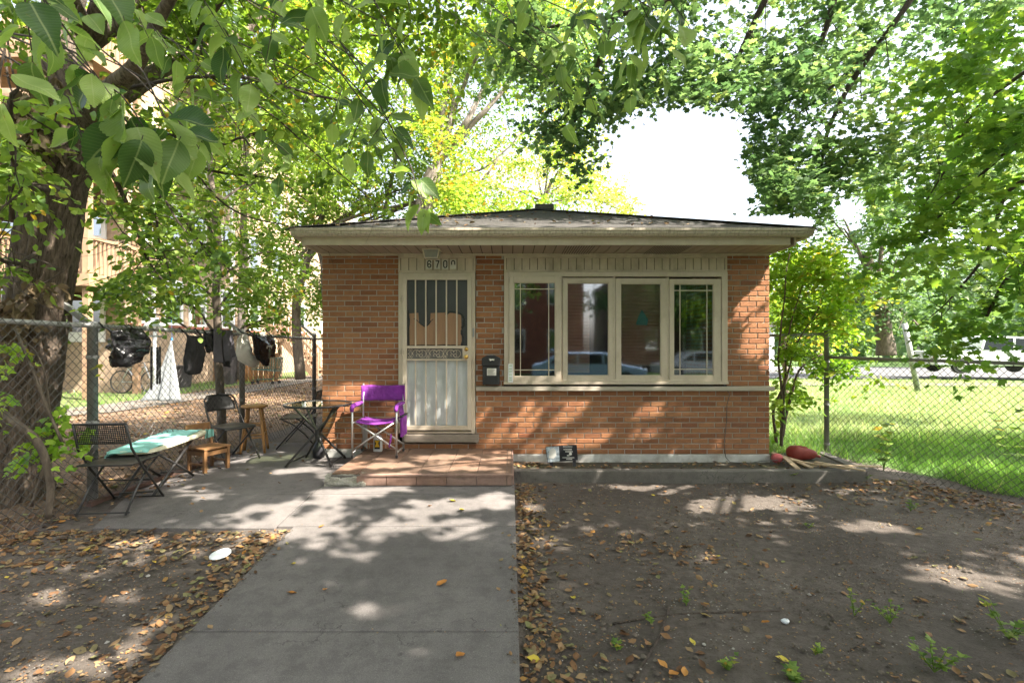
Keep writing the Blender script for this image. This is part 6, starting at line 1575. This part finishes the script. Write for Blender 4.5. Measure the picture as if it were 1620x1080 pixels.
for (a,b,k,lab) in LV:
    x,y,z=gpt(a,b); 
    if -1.8<x<.05: z=.0684*min(y,4.75)
    t=rs7.uniform(0,6.28); o=leafmesh('fallen_leaf',np.zeros((1,3)),np.array([[math.cos(t),math.sin(t),.05]]),np.array([[rs7.normal()*.2,rs7.normal()*.2,1.]]),np.array([rs7.uniform(.045,.075)]),np.array([rs7.rand()]),T_CU,MAT['leaf_yellow' if k=='y' else 'leaf_orange'])
    o.location=(x,y,z+.006); tag(o,lab,'leaf','conspicuous single leaves on the ground')
# twigs on soil
q=MB(); 
tag(build('fallen_twig',(q.tube([gpt(1342,1030),gpt(1362,1018),gpt(1378,1005)],[.004,.004,.002],5),q)[1],MAT['twig']),'dry forked twig on the soil near the lower right','twig')
# ------------------------------------------------------------------ apartment building on the left
AXW=-11.9
ap_=empty('apartment_building',(-16,20,.3),'three storey tan brick apartment building with white framed windows at the left','building')
q=MB(); q.box(-26,AXW,15.2,38,-.5,11.5); build('wall',q,MAT['tanbrick'],ap_)
q=MB(); q.box(-26.1,AXW+.1,15.1,38.1,11.5,11.8); build('parapet',q,MAT['stone'],ap_)
for zc in (3.25,5.95,8.7):
    for yc in (16.2,17.6,19.0,21.0,23.2,25.5,28.5,32):
        q=MB(); w=.5; h=.8; x=AXW+.03
        for (a,b,c,d) in ((-w,-w+.09,-h,h),(w-.09,w,-h,h),(-w+.09,w-.09,h-.09,h),(-w+.09,w-.09,-h,-h+.09),(-w+.09,w-.09,-.04,.04)): q.box(x-.02,x+.05,yc+a,yc+b,zc+c,zc+d)
        f=build('window',q,MAT['winwhite'],ap_)
        q=MB(); q.box(x-.03,x+.01,yc-w+.09,yc+w-.09,zc-h+.09,zc+h-.09); build('pane',q,MAT['winglass'],f)
        q=MB(); q.box(x-.03,x+.09,yc-w-.05,yc+w+.05,zc-h-.09,zc-h); build('sill',q,MAT['rustbox' if zc<4 else 'stone'],f)
# street facing windows / white doors under the timber porch
for (xc,zc,w,h) in ((-12.9,2.85,.62,1.0),(-15.2,2.85,.6,1.0),(-12.8,6.1,.55,1.15),(-15,6.1,.55,1.15),(-12.8,9,.55,1)):
    q=MB(); y=15.17
    for (a,b,c,d) in ((-w,-w+.12,-h,h),(w-.12,w,-h,h),(-w+.12,w-.12,h-.12,h),(-w+.12,w-.12,-h,-h+.3 if zc<3 else -h+.12)): q.box(xc+a,xc+b,y-.05,y+.02,zc+c,zc+d)
    f=build('window',q,MAT['winwhite'],ap_); q=MB(); q.box(xc-w+.12,xc+w-.12,y-.01,y+.02,zc-h+.12,zc+h-.12); build('pane',q,MAT['winglass'],f)
# timber porch
tpz=empty('timber_porch',(-13.5,14,.3),'multi level weathered timber porch with railings in front of the tan building','porch')
for x in (-11.15,-13.6,-16.2):
    for y in (13.2,14.95): q=MB(); q.box(x-.08,x+.08,y-.08,y+.08,.2,9.5); build('post',q,MAT['deckwood'],tpz)
for z in (3.35,6.3,9.3):
    q=MB(); q.box(-16.4,-11.0,13.05,15.1,z+.22,z+.27); build('deck',q,MAT['deckwood'],tpz)
    q=MB(); q.box(-16.4,-11.0,13.0,13.05,z-.05,z+.22); q.box(-11.0,-10.95,13.0,15.1,z-.05,z+.22); build('beam',q,MAT['deckwood'],tpz)
    q=MB(); q.box(-16.3,-11.1,13.16,13.24,z+1.22,z+1.3); q.box(-11.19,-11.1,13.2,15,z+1.22,z+1.3); q.box(-16.3,-11.1,13.18,13.22,z+.36,z+.42)
    x=-16.2
    while x<-11.2: q.box(x,x+.045,13.18,13.22,z+.3,z+1.22); x+=.14
    y=13.3
    while y<15: q.box(-11.17,-11.13,y,y+.045,z+.3,z+1.22); y+=.14
    build('railing',q,MAT['deckwood'],tpz)
# far path and walk behind the fence
def pathpoly(name,pts,mat,label,top=.02,flat=None):
    q=MB(); n=len(pts); vs=[(x,y,(flat if flat is not None else gz(x,y))+top) for x,y in pts]; q.add(vs,[tuple(range(n))]); return tag(build(name,q,mat,local=True),label,kind='structure')
pathpoly('far_path',[(-11.6,7.2),(-8.5,10.6),(-7.9,16),(-7.7,26),(-9.3,26),(-9.3,16.5),(-9.9,11.6),(-13,8.6)],MAT['sidewalk'],'pale path curving past the apartment building')
# stairs
stz=empty('wooden_stairs',(-9.2,22,.3),'weathered wooden outdoor stairs with railings far behind the left fence','stairs')
sx_a,sx_b=-8.25,-10.3; zt=2.55
for y in (21.4,22.5):
    q=MB(); q.bar((sx_a,y,.35),(sx_b,y,zt),.05,.26); build('stringer',q,MAT['deckwood'],stz)
    q=MB(); q.bar((sx_a,y,1.3),(sx_b,y,zt+.95),.06,.08)
    for k in range(15): t=k/14; x=sx_a+(sx_b-sx_a)*t; z=.35+(zt-.35)*t; q.box(x-.02,x+.02,y-.02,y+.02,z,z+.95)
    build('railing',q,MAT['deckwood'],stz)
    q=MB(); q.box(sx_a-.05,sx_a+.06,y-.05,y+.06,.2,1.45); build('newel_post',q,MAT['deckwood'],stz)
for k in range(11): t=(k+.5)/11; x=sx_a+(sx_b-sx_a)*t; q=MB(); q.box(x-.13,x+.13,21.4,22.5,.35+(zt-.35)*t,.39+(zt-.35)*t); build('tread',q,MAT['deckwood'],stz)
q=MB(); q.box(-11.85,-10.3,21.3,22.6,zt,zt+.08); build('landing',q,MAT['deckwood'],stz)
for (x,y) in ((-10.35,21.4),(-10.35,22.5)): q=MB(); q.box(x-.07,x+.07,y-.07,y+.07,.2,zt+1.1); build('post',q,MAT['deckwood'],stz)
# downpipe
q=MB(); q.tube([(-11.7,21,11),(-11.7,21,.3)],.06,8); tag(build('drain_pipe',q,MAT['winwhite']),'white vertical drain pipe on the corner of the tan building by the stairs','pipe')
# brown board fence
bf=empty('board_fence',(-10.8,19.6,.3),'low brown board fence behind the bins beyond the left yard','fence')
x=-11.8
while x<-9.4: q=MB(); q.box(x,x+.17,19.9,19.93,.3,1.45+.03*math.sin(x*7)); build('board',q,MAT['wood_d'],bf); x+=.2
# bins
for (x,y,w,h,lab) in ((-10.55,18.7,.28,.95,'tall dark refuse bin left of the green shopping cart'),(-11.4,17.2,.33,.7,'squat dark refuse bin by the tan building wall')):
    b=empty('refuse_bin',(x,y,.3),lab,'bin'); q=MB(); q.prism([(-w*.8,0),(w*.8,0),(w,h),(-w,h)],w*1.7,o=(x,y-w*.85,.3)); build('body',q,MAT['binbrown'],b,bevel=.02)
    q=MB(); q.box(x-w*1.08,x+w*1.08,y-w*.95,y+w*.92,.3+h,.3+h+.06); build('lid',q,MAT['binbrown'],b,bevel=.015)
# shopping cart
sc0=empty('shopping_cart',(-9.05,18.6,.32),'green wire shopping cart parked beyond the left yard','cart')
X,Y,Z=-9.05,18.6,.32
def cartp(u,v,side): # u along, v up
    return (X-.48+.95*u,Y+side*(.22+.06*u),Z+.48+.10*(1-u)*0+v*(.42+.08*u)+.06*(1-u)*(v==0))
q=MB()
for side in (-1,1):
    for k in range(13): q.tube([cartp(k/12,0,side),cartp(k/12,1,side)],.007,4)
    for k in range(7): q.tube([cartp(0,k/6,side),cartp(1,k/6,side)],.007 if k<6 else .013,4)
for k in range(6):
    for u_ in (0,1): q.tube([(cartp(u_,0,-1)[0],Y-.22-.06*u_+k*(.44+.12*u_)/5,cartp(u_,0,1)[2]),(cartp(u_,0,-1)[0],Y-.22-.06*u_+k*(.44+.12*u_)/5,cartp(u_,1,1)[2])],.007,4)
for k in range(12): q.tube([cartp(k/11,0,-1),cartp(k/11,0,1)],.007,4)
build('basket',q,MAT['cartgreen'],sc0)
q=MB(); 
for side in (-1,1): q.tube([(X+.5,Y+side*.26,Z+.95),(X+.42,Y+side*.26,Z+.45),(X+.35,Y+side*.26,Z+.18),(X-.45,Y+side*.2,Z+.16)],.014,6)
q.tube([(X+.5,Y-.27,Z+.97),(X+.5,Y+.27,Z+.97)],.02,6); build('frame',q,MAT['cartgreen'],sc0)
for (a,b) in ((-.42,-.2),(-.42,.2),(.36,-.26),(.36,.26)): q=MB(); q.lathe([(.06,-.015),(.06,.015)],(X+a,Y+b,Z+.06),12,'y'); build('wheel',q,MAT['tyre'],sc0)
# bicycle beside the wall
bk_=empty('bicycle',(-11.2,15.3,.3),'bicycle leaning by the tan brick wall seen through the fence','bicycle')
for cx_2 in (-11.65,-10.75):
    q=MB(); q.tube([(cx_2+.33*math.cos(t*math.pi/12),15.0,.65+.33*math.sin(t*math.pi/12)) for t in range(25)],.018,6,cap=False); w_=build('wheel',q,MAT['tyre'],bk_)
    q=MB(); 
    for k in range(10): q.tube([(cx_2,15,.65),(cx_2+.32*math.cos(k*math.pi/5),15,.65+.32*math.sin(k*math.pi/5))],.003,3)
    build('spokes',q,MAT['chrome'],w_)
q=MB(); 
for a,b in (((-11.65,.65),(-11.45,1.05)),((-11.45,1.05),(-10.95,1.1)),((-11.2,.65),(-11.45,1.05)),((-11.2,.65),(-10.95,1.1)),((-11.65,.65),(-11.2,.65)),((-10.75,.65),(-10.98,1.22))): q.tube([(a[0],15,a[1]),(b[0],15,b[1])],.017,6)
build('frame',q,MAT['chrome'],bk_)
q=MB(); q.tube([(-10.98,14.75,1.25),(-11.0,15,1.22),(-10.98,15.25,1.25)],.013,6); build('handlebar',q,MAT['tyre'],bk_)
q=MB(); q.obox((-11.48,15,1.12),(.12,0,0),(0,.06,0),(0,0,.025)); build('saddle',q,MAT['tyre'],bk_,bevel=.02)
# rusty box panel at far left
rb=empty('rusty_planter',(-12.2,13,.3),'low rusty red panel box in front of the timber porch at the far left','planter')
q=MB(); q.box(-13.2,-11.2,12.4,12.45,.3,1.15); build('panel',q,MAT['rustbox'],rb); q=MB(); q.box(-13.25,-11.15,12.35,12.5,1.15,1.21); build('cap',q,MAT['deckwood'],rb)
# wall lantern seen over fence
q=MB(); x,y,z=W(245,512,15); q.lathe([(.0,.30),(.10,.28),(.12,.16),(.26,.08),(.30,.0),(.1,-.02),(0,-.02)],(x,y,z-.1),16,cap=False); q.tube([(x,y,z),(x-.0,y,.3)],.05,8); tag(build('yard_lamp',q,MAT['white'],smooth=True),'white yard lamp on a post in front of the tan building','lamp')
# curb stone beneath left fence
q=MB(); q.bar((-3.80,4.5,.30),(-3.66,6.2,.335),.07,.05); tag(build('wooden_edging',q,M('reddish_timber',(.10,.058,.045),.9,.25,8,.5,40)),'low reddish timber edging along the base of the left fence','edging')

# ------------------------------------------------------------------ right hand street
pathpoly('street',[(2,24),(60,20),(60,32),(2,38)],MAT['asphalt'],'sunlit grey street across the lawn on the right',.03,.2)
pathpoly('side_street_walk',[(4,19.6),(60,15.5),(60,17.2),(4,21.4)],MAT['sidewalk'],'pale pavement strip along the far street',.03,.2)
gh=empty('garage',(12.5,34,.2),'pale grey garage building behind the street tree on the right','building')
q=MB(); q.box(9,17.5,33,40,0,3.0); build('wall',q,M('pale_grey_siding',(.42,.44,.46),.7),gh)
q=MB(); q.prism([(8.7,3.0),(17.8,3.0),(13.2,4.8)],7.6,o=(0,32.7,0)); build('roof',q,MAT['shingle'],gh)
for x in (10.2,12.4,15.5): q=MB(); q.box(x-.5,x+.5,32.96,33.0,1.1,2.2); f=build('window',q,MAT['winwhite'],gh); q=MB(); q.box(x-.4,x+.4,32.94,32.965,1.2,2.1); build('pane',q,MAT['winglass'],f)
def vehicle(loc,rz,label,prof,win,paint,L,Wd,wheels,cat='car',name='parked_car',group=None):
    v=empty(name,loc,label,cat,group,rz)
    q=MB(); q.prism(prof,Wd,o=(0,-Wd/2,0)); build('body',q,paint,v,local=True,bevel=.06)
    for s in (-1,1):
        for wpoly in win:
            q=MB(); q.prism(wpoly,.03,o=(0,(s*Wd/2)-(.0 if s<0 else .02)-(.01 if s<0 else 0),0)); build('side_window',q,MAT['carglass'],v,local=True)
        for wx in wheels:
            q=MB(); q.lathe([(.33,-.1),(.35,-.06),(.35,.06),(.33,.1)],(wx,s*(Wd/2-.08),.34),24,'y'); ty=build('wheel',q,MAT['tyre'],v,local=True,smooth=False)
            q=MB(); q.lathe([(.2,0),(.19,.02*s),(.05,.03*s)],(wx,s*(Wd/2+.02),.34),16,'y'); build('rim',q,MAT['chrome'],ty,local=True)
        q=MB(); q.box(L/2-.06,L/2+.01,s*Wd/2*.75-.14,s*Wd/2*.75+.14,.62,.78); build('headlight',q,MAT['winwhite'],v,local=True)
        q=MB(); q.box(-L/2-.01,-L/2+.05,s*Wd/2*.8-.1,s*Wd/2*.8+.1,.65,.9); build('tail_light',q,MAT['red'],v,local=True)
    return v
vanp=[(-2.6,.35),(2.55,.35),(2.6,.85),(1.55,1.02),(.85,1.62),(-.75,1.68),(-.95,1.0),(-2.6,1.0)]
vehicle((22.0,23.0,.5),R(-10),'white pickup truck parked on the far street at the right edge',vanp,[[(.45,1.05),(1.3,1.05),(.78,1.55),(.45,1.57)],[(.35,1.05),(.35,1.58),(-.65,1.61),(-.8,1.05)]],MAT['carwhite'],5.2,1.95,(-1.65,1.7),'truck','parked_truck')
q=MB(); pa=W(1452,618,16.5); pb=W(1431,512,16.5); q.tube([pa,pb],.085,10); tag(build('leaning_pole',q,MAT['galv'],smooth=True),'shiny metal pole leaning left in the sunny lawn beyond the right fence','pole')
sl=empty('utility_post',(18.4,28,.2),'grey utility post by the far street between the trees','post'); q=MB(); q.tube([(12.4,27.5,.1),(12.4,27.5,2.3)],.09,8); build('shaft',q,MAT['winwhite'],sl); q=MB(); q.tube([(12.4,27.5,2.3),(12.4,27.5,2.38)],.12,8); build('cap',q,MAT['winwhite'],sl)

# ------------------------------------------------------------------ what stands behind the camera (seen in the panes)
pathpoly('front_street',[(-60,-14),(60,-14),(60,-6.5),(-60,-6.5)],MAT['asphalt'],'street in front of the yard',.03,0)
rbk=empty('red_brick_building',(3,-20,0),'red brick street building reflected in the window panes','building')
q=MB(); q.box(-9,4.7,-28,-19,-.5,7.5); build('wall',q,MAT['redbrick'],rbk)
for i in range(5):
    for zc in (2,5): q=MB(); x=-8+2.6*i; q.box(x,x+1.2,-19.02,-18.97,zc-.7,zc+.8); f=build('window',q,MAT['winwhite'],rbk); q=MB(); q.box(x+.1,x+1.1,-18.98,-18.95,zc-.6,zc+.7); build('pane',q,MAT['winglass'],f)
carp=[(-2.3,.3),(2.25,.3),(2.3,.75),(1.4,.95),(.7,1.42),(-1.2,1.45),(-1.9,1.0),(-2.3,.92)]
cw=[[(.62,.98),(1.15,.98),(.62,1.35)],[(.52,.98),(.52,1.36),(-.4,1.38),(-.4,.98)],[(-.5,.98),(-.5,1.38),(-1.1,1.38),(-1.6,1.0)]]
cg='cars parked in the street before the house'
vehicle((3.3,-8.4,.02),R(6),'pale blue car parked nearest the yard, seen only as a reflection',carp,cw,MAT['carblue'],4.6,1.8,(-1.4,1.45),group=cg)
vehicle((9.8,-13.2,.02),R(180),'white car parked across the street, seen only as a reflection',carp,cw,MAT['carwhite'],4.6,1.8,(-1.4,1.45),group=cg)
first=None
for i,(x,y,sc,lab) in enumerate(((-5.5,-4.6,1,'leafy street tree behind the camera nearest the elm'),(9.2,-3.8,1.05,'leafy street tree behind the camera at the right, nearest the maple'),(7.8,-16.6,1.0,'leafy tree just across the street mirrored in the middle panes'),(13,-17,1.25,'leafy tree across the street at the far right of the reflections'),(-14,-10,1.2,'leafy tree behind the camera furthest left'),(18,-8,1.2,'leafy tree behind the camera furthest right'),(12,-26,1.5,'tallest leafy tree behind the parked white car'),(-3.5,-15.2,1.1,'leafy tree in front of the red street building'))):
    if first is None:
        t=tree('roadside_tree',(x,y,0),lab,group='trees behind the camera along the street'); q=MB(); limb(q,[(x,y,-.1),(x+.1,y,2),(x,y+.1,4.5),(x,y,7)],[.24,.2,.14,.08],10); build('trunk',q,MAT['bark'],t,smooth=True)
        c=[((x+rs7.uniform(-3,3),y+rs7.uniform(-2.4,2.4),rs7.uniform(3.4,9.5)),(1.6,1.6,1.1),700,.4) for _ in range(26)]
        leafmesh('crown',*sprays(rs7,c,.24,8,.8,.3,.6),T_DI,MAT['leaf_far'],t); first=t
    else:
        t=copy_tree(first,None,(x,y,0),i*1.3,lab); t.scale=(sc,sc,sc)

bb=empty('brown_building',(14,-24,0),'long brown brick building across the street, seen only in the right panes','building')
q=MB(); q.box(7.2,30,-30,-20.5,-.5,6.5); build('wall',q,m_brick_tex('brown_street_brick',((.12,.075,.05),(.09,.055,.04)),(.12,.1,.09)),bb)
for i in range(6): q=MB(); x=8.5+3*i; q.box(x,x+1.3,-20.55,-20.45,1.4,2.9); f=build('window',q,MAT['winwhite'],bb); q=MB(); q.box(x+.1,x+1.2,-20.47,-20.42,1.5,2.8); build('pane',q,MAT['winglass'],f)
# far off wood closing the horizon
n=26000; a=rs7.uniform(R(8),R(172),n); rr_=rs7.uniform(58,78,n); hh=np.array([9+5*NZ.noise(Vector((t*6,0,0)))+3*NZ.noise(Vector((t*23,4,0))) for t in a])
hh=np.where(a<R(62),hh*.9,hh*.8)
pts_=np.stack([np.cos(a)*rr_,np.sin(a)*rr_,rs7.rand(n)**.8*hh],1)
tag(leafmesh('distant_wood',pts_,rs7.normal(size=(n,3)),rs7.normal(size=(n,3)),rs7.uniform(.7,1.6,n),np.clip(rs7.normal(.4,.25,n),0,1),T_DI,MAT['leaf_far']),'hazy far wood behind the street',kind='stuff')
# ------------------------------------------------------------------ light, sky, camera
sun=bpy.data.lights.new('sun','SUN'); sun.energy=SUN_E; sun.angle=R(.5); sun.color=(1,.92,.80)
so2=bpy.data.objects.new('sun',sun); COL.objects.link(so2); so2.rotation_euler=(-SUN).to_track_quat('-Z','Y').to_euler()
w=bpy.data.worlds.new('World'); bpy.context.scene.world=w; w.use_nodes=True; nt=w.node_tree; nt.nodes.clear()
sky=nt.nodes.new('ShaderNodeTexSky'); sky.sky_type='NISHITA'; sky.sun_disc=False; sky.sun_elevation=math.asin(SUN.z); sky.sun_rotation=math.atan2(SUN.x,SUN.y); sky.dust_density=SKY_D; sky.air_density=1.0; sky.ozone_density=1.0
hs=nt.nodes.new('ShaderNodeHueSaturation'); hs.inputs['Saturation'].default_value=SKY_SAT
bg=nt.nodes.new('ShaderNodeBackground'); bg.inputs['Strength'].default_value=SKY_S; ou=nt.nodes.new('ShaderNodeOutputWorld')
nt.links.new(sky.outputs[0],hs.inputs['Color']); nt.links.new(hs.outputs[0],bg.inputs[0]); nt.links.new(bg.outputs[0],ou.inputs[0])
cam=bpy.data.cameras.new('camera'); cam.sensor_width=36; cam.lens=F/1620*36; cam.shift_x=.0025; cam.shift_y=.0043; cam.clip_start=.02; cam.clip_end=1000
cam.dof.use_dof=False
cobj=bpy.data.objects.new('camera',cam); COL.objects.link(cobj); cobj.location=(0,0,ZC); cobj.rotation_euler=(R(90),0,0); bpy.context.scene.camera=cobj
s=bpy.context.scene; s.view_settings.view_transform='Standard'; s.view_settings.look='None'; s.view_settings.exposure=EXPO; s.view_settings.gamma=1
s.cycles.max_bounces=8; s.cycles.transparent_max_bounces=16; s.cycles.transmission_bounces=4; s.cycles.diffuse_bounces=4; s.cycles.sample_clamp_indirect=6
